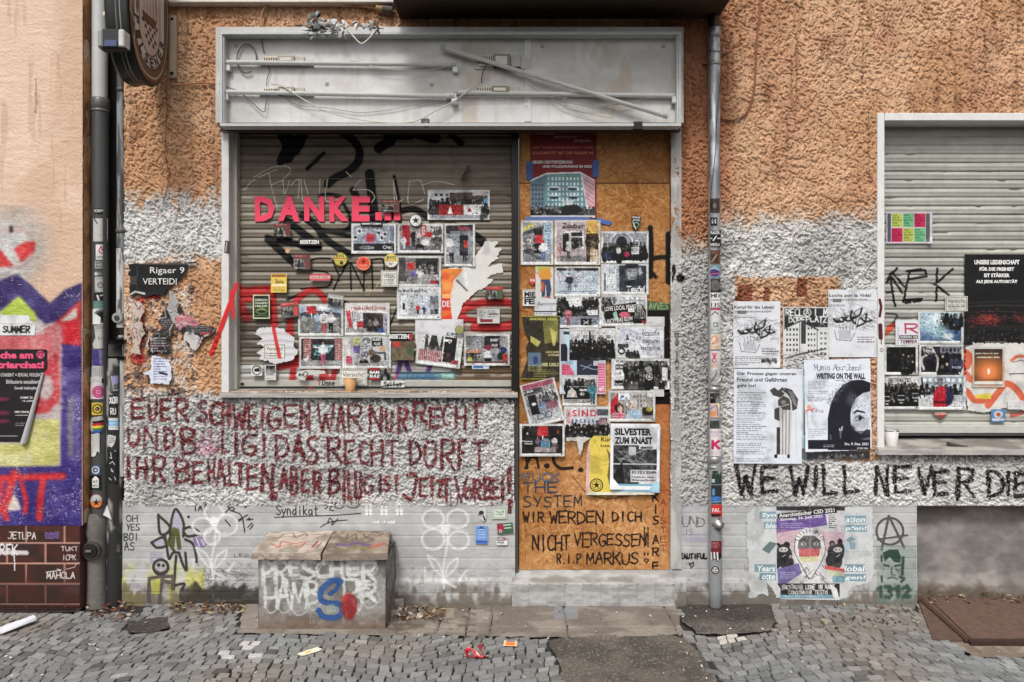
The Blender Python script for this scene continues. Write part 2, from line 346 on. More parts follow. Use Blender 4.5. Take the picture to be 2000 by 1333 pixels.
    def man(s, x, yb, h, top, leg, head=(205, 170, 150), w=.24, hair=(40, 32, 30)):
        s.p([(x - h * w * .28, yb), (x - h * w * .45, yb - h * .5), (x + h * w * .45, yb - h * .5), (x + h * w * .35, yb), (x + h * .02, yb), (x, yb - h * .4), (x - h * .02, yb)], leg)
        s.p([(x - h * w * .45, yb - h * .46), (x - h * w * .62, yb - h * .78), (x - h * .05, yb - h * .86), (x + h * .05, yb - h * .86), (x + h * w * .62, yb - h * .78), (x + h * w * .45, yb - h * .46)], top)
        s.l([(x - h * w * .55, yb - h * .76), (x - h * w * .75, yb - h * .58), (x - h * w * .3, yb - h * .55)], h * .065, top); s.l([(x + h * w * .55, yb - h * .76), (x + h * w * .75, yb - h * .58), (x + h * w * .3, yb - h * .52)], h * .065, top)
        s.e(x, yb - h * .94, h * .055, h * .07, hair); s.e(x, yb - h * .925, h * .045, h * .055, head); return s
# ================================================================== STRUCTURE
def bx(mb, x0, y0, x1, y1, Yf, Yb, col, bev=.003, M=None):
    a = P(x0, y0, Yf); b = P(x1, y1, Yf); return mb.box(a[0], b[0], Yf, Yb, b[2], a[2], col, bev, M)
def sheet3(mb, px0, py0, px1, py1, Yref, step, yf, cf, hole=None):     # a vertical relief surface in metres
    a = P(px0, py0, Yref); b = P(px1, py1, Yref)
    xs = np.linspace(a[0], b[0], max(3, int((b[0] - a[0]) / step))); zs = np.linspace(a[2], b[2], max(3, int((a[2] - b[2]) / step)))
    X, Z = np.meshgrid(xs, zs); Y = yf(X, Z); px, py = topx(X, Yref, Z); keep = None
    if hole is not None:
        xc = (px[:-1, :-1] + px[1:, 1:]) / 2; yc = (py[:-1, :-1] + py[1:, 1:]) / 2; keep = ~hole(xc, yc)
    return mb.grid(np.stack([X, Y, Z], -1), lin(np.clip(cf(px, py, X, Z), 0, 255) / 255.0 * .99999), keep=keep)
def mixc(a, b, m): m = m[..., None]; return np.asarray(a, float) * (1 - m) + np.asarray(b, float) * m
def const(c): return lambda px, py, X, Z: np.broadcast_to(np.asarray(c, float), px.shape + (3,))
def relief(x, z):
    wx = x + .012 * (vn(x / .035, z / .035, 3) - .5); wz = z + .012 * (vn(x / .035, z / .035, 4) - .5)
    def an(t, su, sv, sd): c, s = math.cos(t), math.sin(t); return vn((wx * c + wz * s) / su, (-wx * s + wz * c) / sv, sd)
    px, py = CX + x * S, HY - (z - EYE) * S
    g = np.maximum(sst(755, 775, py), np.maximum(sst(1305, 1318, px) * sst(425, 470, py), .6 * sst(385, 395, py) * sst(510, 498, py)))      # overpainted bands are rougher
    m = sst(.42, .58, vn(x / .06, z / .05, 8)); m2 = sst(.62, .75, vn(x / .11, z / .16, 14))
    n = (an(.5, .022, .0068, 5) * (1 - m) + an(-.45, .020, .0065, 6) * m) * (1 - m2) + an(1.5, .030, .0075, 7) * m2
    fine = vn(wx / .0055, wz / .005, 9); big = fbm(x / .045, z / .033, 11, 2)
    thin = (1 - sst(.0, .10, np.abs(an(1.35, .05, .016, 16) - .5))) * sst(.52, .62, vn(x / .05, z / .05, 17))         # narrow drag cracks
    pit = sst(.68, .80, an(-.6, .021, .011, 12)) + .9 * sst(.70, .82, an(.9, .013, .009, 13)) + sst(.74, .84, an(1.5, .034, .009, 15)) + .8 * thin + .5 * sst(.66, .8, an(1.45, .05, .009, 20))
    grain = sst(.3, .62, vn(wx / .0085, wz / .0075, 18)) * .6 + sst(.35, .65, vn(wx / .016, wz / .012, 19)) * .4
    return (.0016 + .0036 * g) * (1 - np.abs(2 * n - 1)) ** 1.1 + (.0012 + .0048 * g) * grain + .0026 * fine + (.003 + .005 * g) * (big - .5) - (.0085 + .003 * g) * np.minimum(pit, 1.3) + .0028 * (1 - g)
def inr(x, y, x0, y0, x1, y1): return (x > x0) & (x < x1) & (y > y0) & (y < y1)
def wallcol(px, py, X, Z):
    n1 = fbm(X / .35, Z / .35, 21, 4); n2 = fbm(X / .07, Z / .07, 22, 3); sp = vn(X / .012, Z / .012, 23)
    base = mixc((214, 174, 140), (198, 154, 118), sst(.36, .68, n1 + .10 * (px < 470) - .06 * (px > 1450)))
    base = mixc(base, (182, 132, 106), .4 * sst(.5, .75, fbm(X / .22, Z / .3, 24, 3)))
    base = mixc(base, (150, 88, 62), .5 * sst(0, 40, 90 - np.abs(px - 1360)) * (py < 470))  # reddish darkening near the balcony is its shade put into the wall colour
    e = (n2 - .5) * 56 + (sp - .5) * 26 + (n1 - .5) * 30
    wA = sst(374, 410, py + e) * (1 - sst(490, 520, py + e)) * (px < 440)
    wB = sst(760, 775, py + e * .5) * (px < 1012)
    wC = sst(452, 506, py + e) * (px > 1300) * (px < 1392)
    wD = sst(398, 450, py + e) * (px >= 1392)
    wE = sst(505, 640, py) * (px < 440) * .0
    patch = inr(px + e * .15, py + e * .2, 1436, 542, 1640, 604) | inr(px + e * .2, py + e * .2, 1636, 690, 1716, 900) | inr(px + e * .2, py, 1520, 600, 1700, 720)
    m = np.clip(wA + wB + wC + wD, 0, 1) * (1 - patch * .93) * (.90 + .1 * sst(.2, .4, sp))
    grey = mixc((218, 217, 215), (178, 177, 175), sst(.45, .7, n1) * .6 + .4 * sst(.5, .7, n2))
    grey = mixc(grey, (150, 149, 148), ((px > 1312) & (px < 1392)) * .45 + .25 * (wB > .5) * (py < 960))
    c = mixc(base, grey, m)
    stain = sst(.62, .75, fbm(X / .03, Z / .25, 31, 3)) * (py < 420) * .3
    c = mixc(c, (110, 70, 48), stain)
    old = inr(px + e * .5, py + e * .5, 240, 560, 385, 775) * sst(.42, .52, fbm(X / .02, Z / .03, 33, 2)) * .7
    c = mixc(c, mixc((214, 206, 200), (84, 74, 78), sst(.5, .6, fbm(X / .05, Z / .05, 34, 3))), old)
    brown = (inr(px + e * .2, py, 1440, 556, 1470, 604) | inr(px + e * .2, py, 1492, 560, 1506, 604) | inr(px, py, 1555, 545, 1575, 580)) * .6
    return mixc(c, (110, 48, 34), brown)
def Yw(px, py): p = P(px, py, 0.0); return -relief(p[..., 0], p[..., 2])
house = thing('apartment_house', 'orange rough plastered house front with pale overpainted bands and two closed shutters', 'building', (0.4, 0.1, 0))
wm = MB()
def wall_hole(x, y): return inr(x, y, 434, 246, 1310, 764) | inr(x, y, 1004, 700, 1310, 1200) | inr(x, y, 1716, 222, 9999, 886)
def edge_back(X, Z):
    px, py = topx(X, 0, Z); t = sst(972, 990, py) ; return -relief(X, Z) * (1 - .5 * t) + .004 * t
sheet3(wm, 243, -330, 2250, 988, 0, .0034, edge_back, wallcol, wall_hole)
for q in ((243, -330, 432, 990), (432, -330, 1312, 235), (430, 790, 1000, 990), (1316, -330, 1712, 990), (1712, -330, 2250, 208), (1712, 900, 2250, 990)):
    bx(wm, *q, .022, .30, (150, 140, 128), 0)
wall = wm.build('wall', 'stucco', house, True)
# ---- plinth of small painted tiles
JT = np.arange(1003, 1185, 22.0)
def plinth_y(X, Z):
    px, py = topx(X, .004, Z); g = np.zeros_like(X)
    for j in JT: g = np.maximum(g, 1 - sst(.6, 2.0, np.abs(py - j + 1.2 * (vn(X / .3, Z * 0 + j, 40) - .5))))
    row = np.floor((py - JT[0]) / 22); vx = (px + row * 37) % 74; g = np.maximum(g, .7 * (1 - sst(.4, 1.5, np.minimum(vx, 74 - vx))))
    low = sst(1131, 1136, py + 3 * vn(X / .05, Z / .05, 41)) * (((px > 765) & (px < 1340)) * .022 + .004)
    return .005 + .0017 * g + .0018 * (fbm(X / .05, Z / .05, 42, 3) - .5) - low
def plinth_c(px, py, X, Z):
    n = fbm(X / .12, Z / .1, 43, 4); c = mixc((184, 184, 183), (170, 170, 170), sst(.35, .7, n)); b = fbm(X / .04, Z / .06, 44, 3)
    yl = sst(1085, 1150, py + 60 * (b - .5)) * (px < 400) * sst(.42, .56, fbm(X / .05, Z / .12, 45, 3)); c = mixc(c, (188, 184, 78), yl * .75)
    gr = sst(1140, 1172, py + 70 * (b - .5)); c = mixc(c, (92, 82, 72), gr * .75)
    bk = sst(1138, 1150, py + 30 * (b - .5)) * ((px > 350) & (px < 505)); c = mixc(c, (48, 45, 42), bk * .8)
    sc = sst(.63, .72, fbm(X / .16, Z / .012, 46, 3)); c = mixc(c, (132, 130, 128), sc * .16)
    lil = sst(.5, .65, fbm(X / .1, Z / .1, 48, 2)) * ((px > 1312) & (px < 1400) & (py < 1060)); c = mixc(c, (158, 152, 172), lil * .6)
    return mixc(c, (120, 112, 104), .35 * sst(.6, .7, fbm(X / .03, Z / .03, 47, 3)) * (py > 1100))
pm = MB()
sheet3(pm, 238, 978, 1006, 1192, .004, .0038, plinth_y, plinth_c); sheet3(pm, 1309, 978, 1791, 1196, .004, .0038, plinth_y, plinth_c)
bx(pm, 238, 980, 1004, 1195, .016, .25, (150, 148, 145), 0); bx(pm, 1311, 980, 1790, 1195, .016, .25, (150, 148, 145), 0)
plinth = pm.build('plinth', 'masonry', house, True)
# ---- basement recess at the right, step at the door
rm = MB()
def rec_c(px, py, X, Z):
    c = mixc((146, 140, 136), (118, 113, 109), sst(.35, .65, fbm(X / .2, Z / .15, 51, 4))); return mixc(c, (92, 80, 68), sst(1128, 1160, py + 40 * (fbm(X / .05, Z / .05, 52, 3) - .5)) * .8)
sheet3(rm, 1770, 970, 2300, 1200, .10, .006, lambda X, Z: .10 + .007 * fbm(X / .06, Z / .05, 53, 4) - .035 * sst(.17, .10, Z + .03 * vn(X / .06, Z / .06, 54)), rec_c)
rm.build('basement_panel', 'concrete', house, True)
sm = MB(); a = P(1000, 1141, -.035); b = P(1318, 1141, -.035)
def step_c(px, py, X, Z): return mixc((190, 189, 186), (150, 147, 142), sst(.4, .65, fbm(X / .08, Z / .05, 61, 4)))
xs = np.linspace(a[0], b[0], 240); t = np.concatenate([np.linspace(0, .45, 22), np.linspace(.46, 1, 26)])
Xg, Tg = np.meshgrid(xs, t); z0 = a[2]
up = Tg <= .455
Yg = np.where(up, .06 - (.06 + .035) * Tg / .45, -.035 - .004 * fbm(Xg / .05, Tg / .1, 62, 3)); Zg = np.where(up, z0 + .075 - .075 * (Tg / .45) ** .8, z0 * (1 - (Tg - .46) / .54))
Yg += .006 * (fbm(Xg / .04, Tg / .1, 63, 3) - .5) + .004 * (np.abs((Xg % .105) - .05) > .047) * (~up); Zg += .008 * (fbm(Xg / .06, Tg / .2, 64, 3) - .5) * up
sm.grid(np.stack([Xg, Yg, Zg], -1), lin(mixc(mixc((170, 169, 167), (150, 148, 145), sst(.4, .62, fbm(Xg / .09, Tg / .12, 65, 4))), (112, 104, 94), .55 * sst(.12, .3, Tg) * (1 - sst(.36, .45, Tg)) * sst(.4, .6, fbm(Xg / .12, Tg / .3, 66, 3))) / 255))
sm.box(a[0], b[0], -.02, .1, 0, z0 - .004, (150, 148, 145), 0)
sm.build('door_step', 'masonry', house, True)
# ---- window frames, reveals, sills
fm = MB(); bx(fm, 432, 245, 447, 771, -.006, .125, (214, 213, 211), .003); bx(fm, 441, 246, 462, 762, .06, .14, (196, 192, 182), .003)
frame1 = fm.build('window_frame', 'painted_metal', house)
fm = MB(); bx(fm, 1714, 221, 1728, 890, -.014, .13, (222, 221, 219), .003); bx(fm, 1729, 221, 2300, 236, -.014, .13, (222, 221, 219), .003)
frame2 = fm.build('window_frame', 'painted_metal', house)
fm = MB()
sheet3(fm, 1311, 246, 1331, 1112, -.008, .004, lambda X, Z: -.008 + .003 * fbm(X / .03, Z / .1, 71, 3), lambda px, py, X, Z: mixc((186, 184, 180), (160, 157, 153), sst(.4, .6, fbm(X / .05, Z / .2, 72, 3))))
bx(fm, 1311.4, 246, 1330.6, 1112, -.002, .12, (176, 174, 170), .002)
jamb = fm.build('door_jamb', 'masonry', house, True)
fm = MB(); bx(fm, 999, 246, 1013, 766, .0, .12, (16, 15, 15), .003); bx(fm, 1005.5, 776, 1012.5, 1116, .012, .12, (70, 66, 62), .002); bx(fm, 1308, 250, 1313, 1113, .045, .12, (52, 44, 38), 0)
fm.build('door_post', 'painted_metal', house)
fm = MB(); bx(fm, 440, 240, 1312, 256, .02, .2, (40, 34, 30), 0); fm.build('lintel', 'masonry', house)
def sill(x0, x1, ft, fb, bt, Yf, Yb):
    m = MB(); A = P(x0, ft, Yf); B = P(x1, fb, Yf); T = P(x0, bt, Yb); xs = np.linspace(A[0], B[0], 300); v = np.linspace(0, 1, 40)
    X, V = np.meshgrid(xs, v); up = V < .6; Y = np.where(up, Yb + (Yf - Yb) * V / .6, Yf); Z = np.where(up, T[2] + (A[2] - T[2]) * V / .6, A[2] + (B[2] - A[2]) * (V - .6) / .4)
    Z += .002 * (fbm(X / .03, V / .2, 81, 3) - .5); Y += .002 * (fbm(X / .02, V / .1, 82, 3) - .5) * ~up
    c = mixc((176, 170, 162), (128, 122, 114), sst(.35, .65, fbm(X / .15, V / .25, 83, 4))); c = mixc(c, (196, 195, 193), (~up) * .5)
    m.grid(np.stack([X, Y, Z], -1), lin(c / 255)); m.hexa([[A[0], Yf + .002, B[2] + .001], [B[0], Yf + .002, B[2] + .001], [B[0], Yb, B[2] + .001], [A[0], Yb, B[2] + .001], [A[0], Yf + .002, A[2] - .004], [B[0], Yf + .002, A[2] - .004], [B[0], Yb, T[2] - .004], [A[0], Yb, T[2] - .004]], (140, 136, 130))
    bx(m, x0 + 4, fb + 1, x1 - 3, fb + 14, -.004, .03, (146, 145, 143), .004)
    return m.build('window_sill', 'granite', house, True)
sill(429, 1011, 768.5, 777, 757, -.035, .15); sill(1716, 2300, 878, 889, 856, -.05, .15)
# ---- roller shutters
def shut_fun(Y0, z_top, pitch, seed, dent):
    def f(X, Z):
        t = ((z_top - Z) / pitch) % 1.0; i = np.floor((z_top - Z) / pitch); b = np.sin(np.pi * np.clip(t, 0, 1)) ** .3
        d = dent * (vn(X / .35, i * .77, seed) - .5) + dent * 1.6 * sst(.78, .9, vn(X / .07, i * 1.37, seed + 1)) * (t < .3)
        return Y0 + .016 * (1 - b) + .0024 * np.sin(4 * np.pi * t) * .5 + d
    return f
PIT = 16.55 / S * (D + .115) / D
ysh1 = shut_fun(.108, P(500, 250, .115)[2], PIT, 91, .003); ysh2 = shut_fun(.112, P(1900, 251, .115)[2], PIT * 1.018, 93, .005)
def shutter(px0, py0, px1, py1, fun, c1, c2, label, rail):
    m = MB(); a = P(px0, py0, .115); b = P(px1, py1, .115); n = int((a[2] - b[2]) / PIT * 14)
    X, Z = np.meshgrid(np.linspace(a[0], b[0], 160), np.linspace(a[2], b[2], n)); px, py = topx(X, .115, Z); nn = fbm(X / .5, Z / .05, 95, 4); n2 = fbm(X / .2, Z / .2, 96, 4)
    c = mixc(c1, c2, sst(.4, .62, nn) * .7 + .3 * sst(.4, .6, n2)); c = mixc(c, np.array(c2) * .86, .25 * sst(.6, .8, fbm(X / .05, Z / .12, 97, 4)))
    if rail == 1: c = mixc(c, (176, 176, 172), sst(706, 712, py) * (px < 880) * .8); c = mixc(c, (96, 72, 50), sst(705, 715, py) * sst(880, 905, px) * .7)
    m.grid(np.stack([X, fun(X, Z), Z], -1), lin(c / 255)); bx(m, px0, py0, px1, py1, .14, .2, (60, 58, 55), 0)
    return tag(m.build('roller_shutter', 'painted_metal', house, True), label)
sh1 = shutter(458, 250, 1003, 744, ysh1, (134, 124, 110), (106, 97, 85), 'brown beige roller shutter covered in posters and tags', 1)
sh2 = shutter(1726, 238, 2300, 830, ysh2, (178, 177, 168), (158, 157, 150), 'pale grey green roller shutter with bent slats', 2)
m = MB(); bx(m, 463, 743.5, 999, 756, .10, .13, (172, 170, 162), .004); m.box(*(P(470, 750, .099)[[0]] + [0, .02]).repeat(1), .094, .1, P(0, 753, .1)[2], P(0, 748, .1)[2], (30, 30, 30), .002); m.build('bottom_rail', 'painted_metal', sh1)
m = MB(); bx(m, 1729, 831, 2300, 847, .102, .13, (186, 185, 180), .004); bx(m, 1729, 849, 2300, 851, .11, .13, (90, 88, 84), 0); m.build('bottom_rail', 'painted_metal', sh2)
m = MB(); a = P(899, 350, .108); m.hexa([[a[0], .105, a[2]], [a[0] + .05, .105, a[2] + .085], [a[0] + .05, .03, a[2] + .06], [a[0], .03, a[2] - .02], [a[0] + .003, .109, a[2]], [a[0] + .053, .109, a[2] + .085], [a[0] + .053, .034, a[2] + .06], [a[0] + .003, .034, a[2] - .02]], (150, 158, 156)); m.build('bracket', 'zinc', sh1)
# ---- boarded door: oriented strand board
def osb(px0, py0, px1, py1, Yb, res, n, seed):
    c = Cv(px0, py0, px1, py1, res, (178, 126, 78)); r = np.random.default_rng(seed); pal = np.array([(206, 150, 88), (188, 128, 70), (218, 168, 108), (172, 112, 58), (198, 138, 84), (160, 98, 50), (226, 180, 120)])
    for i in range(n):
        x, y = r.uniform(px0, px1), r.uniform(py0, py1); a = r.normal(0, .9) + (r.random() < .3) * 1.2; L = r.uniform(6, 24); w = r.uniform(1.2, 4); ca, sa = math.cos(a), math.sin(a)
        c.p([(x - ca * L / 2 - sa * w / 2, y - sa * L / 2 + ca * w / 2), (x + ca * L / 2 - sa * w / 2, y + sa * L / 2 + ca * w / 2), (x + ca * L / 2 + sa * w / 2, y + sa * L / 2 - ca * w / 2), (x - ca * L / 2 + sa * w / 2, y - sa * L / 2 - ca * w / 2)], pal[r.integers(7)] * .8 + np.array((172, 124, 80)) * .13 + r.normal(0, 6), .7)
        if r.random() < .22: c.l([(x - ca * L / 2, y - sa * L / 2 + w / 2), (x + ca * L / 2, y + sa * L / 2 + w / 2)], .8, (120, 72, 38), .55)
    c.mott(60, 18); c.mott(150, 26, seed=9); c.r(px0, py0, px1, 358, (120, 80, 48), .22); [c.l([(x, y), (x + r.normal(0, 3), y + r.uniform(20, 90))], r.uniform(1, 5), (112, 72, 44), .16, 1.5) for x, y in zip(r.uniform(px0, px1, 60), r.uniform(py0, py1, 60))]; c.r(px0, 357.5, px1, 359.5, (70, 42, 24), .9)  # brown wash above the seam paints in the shade on the upper door
    c.p([(1275, 700), (1309, 700), (1309, 1105), (1285, 1000)], (170, 84, 44), .4)
    m = MB(); lum = c.a.mean(-1)
    m.grid(P(c.X, c.Y, Yb) + np.stack([lum * 0, -.0022 * lum - .001 * fbm(c.X / 5, c.Y / 4, 71, 2) + .003 * ((c.Y > 357) & (c.Y < 360)), lum * 0], -1), lin(c.a)); bx(m, px0, py0, px1, py1, Yb + .006, Yb + .03, (170, 120, 70), 0); return m
door = osb(1013.5, 250, 1308, 1113, .042, 1.0, 9000, 4).build('boarded_door', 'wood_board', house, True); tag(door, 'doorway boarded up with an orange strand board sheet')
# ---- gap between the houses, neighbour house
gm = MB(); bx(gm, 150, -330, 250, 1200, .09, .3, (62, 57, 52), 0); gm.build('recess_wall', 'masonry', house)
YN = -.09
nb = thing('neighbour_house', 'pale pink plastered house end with brown tiled base and bright mural paint', 'building', (-2.8, 0, 0))
m = MB()
def nb_y(X, Z): return YN - .0035 * (1 - np.abs(2 * fbm(X / .02, Z / .008, 101, 3) - 1)) - .003 * fbm(X / .06, Z / .02, 102, 3)
def nb_c(px, py, X, Z):
    n = fbm(X / .4, Z / .4, 103, 4); c = mixc((226, 198, 176), (212, 180, 156), sst(.4, .62, n)); ln = (np.abs(px - 70 - 3 * vn(X * 0, Z / .05, 104)) < 1.5) & (py > 155) & (py < 222); c = mixc(c, (120, 90, 74), ln * .6)
    return mixc(c, (176, 138, 110), sst(.6, .75, fbm(X / .04, Z / .3, 105, 3)) * .3)
sheet3(m, -420, -330, 162, 1026, YN, .006, nb_y, nb_c); a = P(162, 0, YN)[0]; m.box(a - 1.8, a - .002, YN + .003, .3, P(0, 1024, YN)[2], 4.6, (205, 180, 158), 0)
nwall = m.build('wall', 'fine_plaster', nb, True)
m = MB(); X, Z = np.meshgrid(np.linspace(0, 1, 24), np.linspace(P(0, 1020, -.04)[2], 4.6, 500)); Yy = YN + .002 + .094 * X; k0 = a + .001
m.grid(np.stack([k0 + .003 * fbm(Z / .06, X / .2, 111, 3) - .006 * sst(.55, .7, fbm(Z / .15, X, 112, 3)), Yy, Z], -1), lin(mixc((198, 148, 104), (150, 108, 76), sst(.4, .65, fbm(Z / .1, X * 2, 113, 4))) / 255)); m.build('corner_strip', 'concrete', nb, True)
m = MB()
def tile_y(X, Z):
    px, py = topx(X, YN, Z); r = np.floor((py - 1020) / 39.5); g = np.minimum((py - 1020) % 39.5, 39.5 - (py - 1020) % 39.5); vx = (px + 22 + (r % 2) * 37) % 75; g = np.minimum(g, np.minimum(vx, 75 - vx)); return YN - .012 + .004 * (1 - sst(1.0, 2.2, g))
def tile_c(px, py, X, Z):
    r = np.floor((py - 1020) / 39.5); g = np.minimum((py - 1020) % 39.5, 39.5 - (py - 1020) % 39.5); vx0 = px + 22 + (r % 2) * 37; vx = vx0 % 75; g = np.minimum(g, np.minimum(vx, 75 - vx))
    tcol = vn(np.floor(vx0 / 75) * 3.3, r * 2.7, 121); c = mixc(mixc((84, 46, 38), (60, 32, 28), tcol), (48, 36, 32), .7 * sst(.45, .65, fbm(X / .12, Z / .08, 122, 4))); return mixc(c, mixc((178, 132, 116), (110, 70, 60), sst(1100, 1150, py)), 1 - sst(1.2, 2.0, g))
sheet3(m, -420, 1027, 158, 1184, YN, .004, tile_y, tile_c); m.box(a - 1.8, a - .014, YN - .006, .2, 0, P(0, 1027, YN)[2], (90, 50, 42), 0); m.box(a - 1.8, a - .01, YN - .05, YN, 0, .012, (80, 70, 62), .003); nbase = m.build('tiled_base', 'glaze', nb, True)
# ================================================================== GROUND
m = MB(); m.box(-14, 14, -14, .6, -.5, -.014, (56, 53, 50)); tag(m.build('ground', 'concrete'), kind='structure')
CONC = [(486, 1150), (1314, 1150), (1332, 1240), (1180, 1246), (462, 1238)]
ASP1 = [(1068, 1252), (1110, 1243), (1280, 1238), (1335, 1246), (1380, 1290), (1408, 1340), (1100, 1340), (1088, 1290)]
ASP2 = [(1322, 1170), (1500, 1178), (1514, 1212), (1500, 1232), (1440, 1240), (1365, 1238), (1330, 1215)]
HATCH = [(1775, 1150), (2400, 1150), (2400, 1285), (1905, 1285), (1860, 1262), (1800, 1205)]
PLATE = [(247, 1213), (325, 1205), (328, 1226), (290, 1238), (250, 1236)]
def pin(pts, x, y):
    r = False; n = len(pts)
    for i in range(n):
        (xa, ya), (xb, yb) = pts[i], pts[(i + 1) % n]
        if (ya > y) != (yb > y) and x < (xb - xa) * (y - ya) / (yb - ya) + xa: r = not r
    return r
EXCL = (CONC, ASP1, ASP2, HATCH, PLATE)
m = MB(); r = np.random.default_rng(12); pv, pf3, pf4, pc, n0 = [], [], [], [], 0
def arc(u, v): return u + .05 * math.sin(v * 2.2), v + .17 * abs(math.sin(math.pi * (u + .45) / 1.55)) + .03 * math.sin(u * 2.3 + v) + .10 * math.sin(u * .9)
v = -2.35
while v < .32:
    rh = r.uniform(.046, .056); u = -4.4 + r.uniform(0, .06)
    while u < 4.4:
        wv = r.uniform(.048, .078)
        cx, cy = arc(u + wv / 2, v + rh / 2); qx, qy = topx(cx, cy, 0)
        if cy < .0 and cy > -2.1 and not any(pin(e, qx, qy) for e in EXCL) and not (cx < -2.1 and cy > -.11):
            j = lambda: r.normal(0, .0034)
            q = np.array([[*arc(u + .003 + j(), v + .003 + j())], [*arc(u + wv - .003 + j(), v + .003 + j())], [*arc(u + wv - .003 + j(), v + rh - .003 + j())], [*arc(u + .003 + j(), v + rh - .003 + j())]])
            ring = []
            for i in range(4):
                a0, b0, c0 = q[i - 1], q[i], q[(i + 1) % 4]; ring += [b0 + (a0 - b0) * r.uniform(.05, .15), b0 + (c0 - b0) * r.uniform(.05, .15)]
            ring = np.array(ring); ce = ring.mean(0); h = r.normal(.0, .0012) + .006 * math.sin(cx * 2.1) * math.sin(cy * 3); tl = r.normal(0, .022, 2)
            V = []
            for ins, z in ((0, -.03), (.0, -.004), (.04, -.0006), (.12, .0002)):
                p2 = ring + (ce - ring) * ins; V.append(np.concatenate([p2, (h + z + (p2 - ce) @ tl)[:, None] if z > -.02 else np.full((8, 1), z)], 1))
            V.append(np.array([[*ce, h + .0004]])); V = np.concatenate(V); F = []
            for k in range(3):
                for i in range(8): F.append([k * 8 + i, k * 8 + (i + 1) % 8, (k + 1) * 8 + (i + 1) % 8, (k + 1) * 8 + i])
            F += [[24 + i, 24 + (i + 1) % 8, 32] for i in range(8)]
            wr = vn(cx / .5, cy / .3, 131); col = np.array([137, 135, 132]) + r.normal(0, 10) + np.array([2, -3, -7]) * sst(.4, .8, wr) + np.array([-3, 0, 3]) * sst(.5, .2, wr)
            if r.random() < .12: col = col * r.uniform(.72, 1.16)
            if abs(qx - 470) < 34 and abs(qy - 1268) < 16 and r.random() < .6: col = np.array([205, 200, 196])
            if abs(qx - 1428) < 28 and abs(qy - 1243) < 8: col = np.array([212, 205, 196])
            m.add(V, F, lin(np.clip(col * .93, 0, 255)))
        u += wv
    v += rh
tag(m.build('cobbled_pavement', 'cobble_stone', None, False), kind='structure')
def gsheet(poly, z, res, colf, hf, name, mt):
    ps = np.array([G(*p)[:2] for p in poly]); x0, y0 = ps.min(0); x1, y1 = ps.max(0); X, Y = np.meshgrid(np.arange(x0, x1, res), np.arange(y0, y1, res)); ins = np.zeros(X.shape, bool); n = len(ps); e = .03 * (fbm(X / .06, Y / .06, 141, 3) - .5)
    Xt, Yt = X + e, Y + e
    for i in range(n):
        (xa, ya), (xb, yb) = ps[i], ps[(i + 1) % n]
        if ya != yb: ins ^= ((ya > Yt) != (yb > Yt)) & (Xt < (xb - xa) * (Yt - ya) / (yb - ya) + xa)
    qx, qy = topx(X, Y, 0); mm = MB(); mm.grid(np.stack([X, Y, z + hf(X, Y, qx, qy)], -1), lin(np.clip(colf(X, Y, qx, qy), 0, 255) / 255 * .99999), keep=ins[:-1, :-1]); return tag(mm.build(name, mt, None, True), kind='structure')
def slab_c(X, Y, qx, qy):
    n = fbm(X / .2, Y / .15, 151, 4); c = mixc((142, 133, 124), (118, 109, 101), sst(.4, .62, n)); c = mixc(c, (88, 76, 62), .6 * sst(.5, .62, fbm(X / .04, Y / .04, 152, 4)) * (qx < 930) * (qx > 760)); c = mixc(c, (176, 172, 164), .4 * sst(.82, .88, vn(X / .009, Y / .009, 153)) * sst(.5, .6, fbm(X / .2, Y / .2, 154, 2)))
    pl = inr(qx, qy, 1082, 1184, 1128, 1209); c = mixc(c, (132, 136, 138), pl * .9); return mixc(c, (150, 144, 128), inr(qx, qy, 865, 1187, 887, 1207) * .8)
def slab_h(X, Y, qx, qy):
    h = .004 * fbm(X / .05, Y / .05, 155, 4)
    for xj in (-.245, .245 - .36, .3, .885, -.40): h = h - .014 * (1 - sst(.003, .009, np.abs(X - xj + .01 * (vn(Y / .05, X * 0, 156) - .5))))
    h = h - .014 * (1 - sst(.002, .008, np.abs(Y + .335 + .008 * vn(X / .1, Y, 157)))) ; return h - .01 * (1 - sst(.002, .007, np.abs(Y + .27))) * (X > -.4) * (X < -.1)
gsheet(CONC, -.003, .007, slab_c, slab_h, 'concrete_path', 'concrete')
asp_c = lambda X, Y, qx, qy: mixc(mixc((102, 95, 88), (84, 79, 75), sst(.4, .6, fbm(X / .15, Y / .15, 161, 4))), (130, 122, 112), .8 * sst(.68, .75, vn(X / .008, Y / .008, 162)))
asp_h = lambda X, Y, qx, qy: .012 * fbm(X / .25, Y / .2, 163, 2) + .004 * vn(X / .008, Y / .008, 164)
gsheet(ASP1, -.010, .006, asp_c, asp_h, 'asphalt_patch', 'asphalt')
gsheet(ASP2, -.010, .006, lambda X, Y, qx, qy: asp_c(X, Y, qx, qy) * (.72 + .3 * sst(1205, 1222, qy))[..., None], asp_h, 'asphalt_patch', 'asphalt')
gsheet(PLATE, -.006, .006, lambda X, Y, qx, qy: asp_c(X, Y, qx, qy) * .8, asp_h, 'asphalt_patch', 'asphalt')
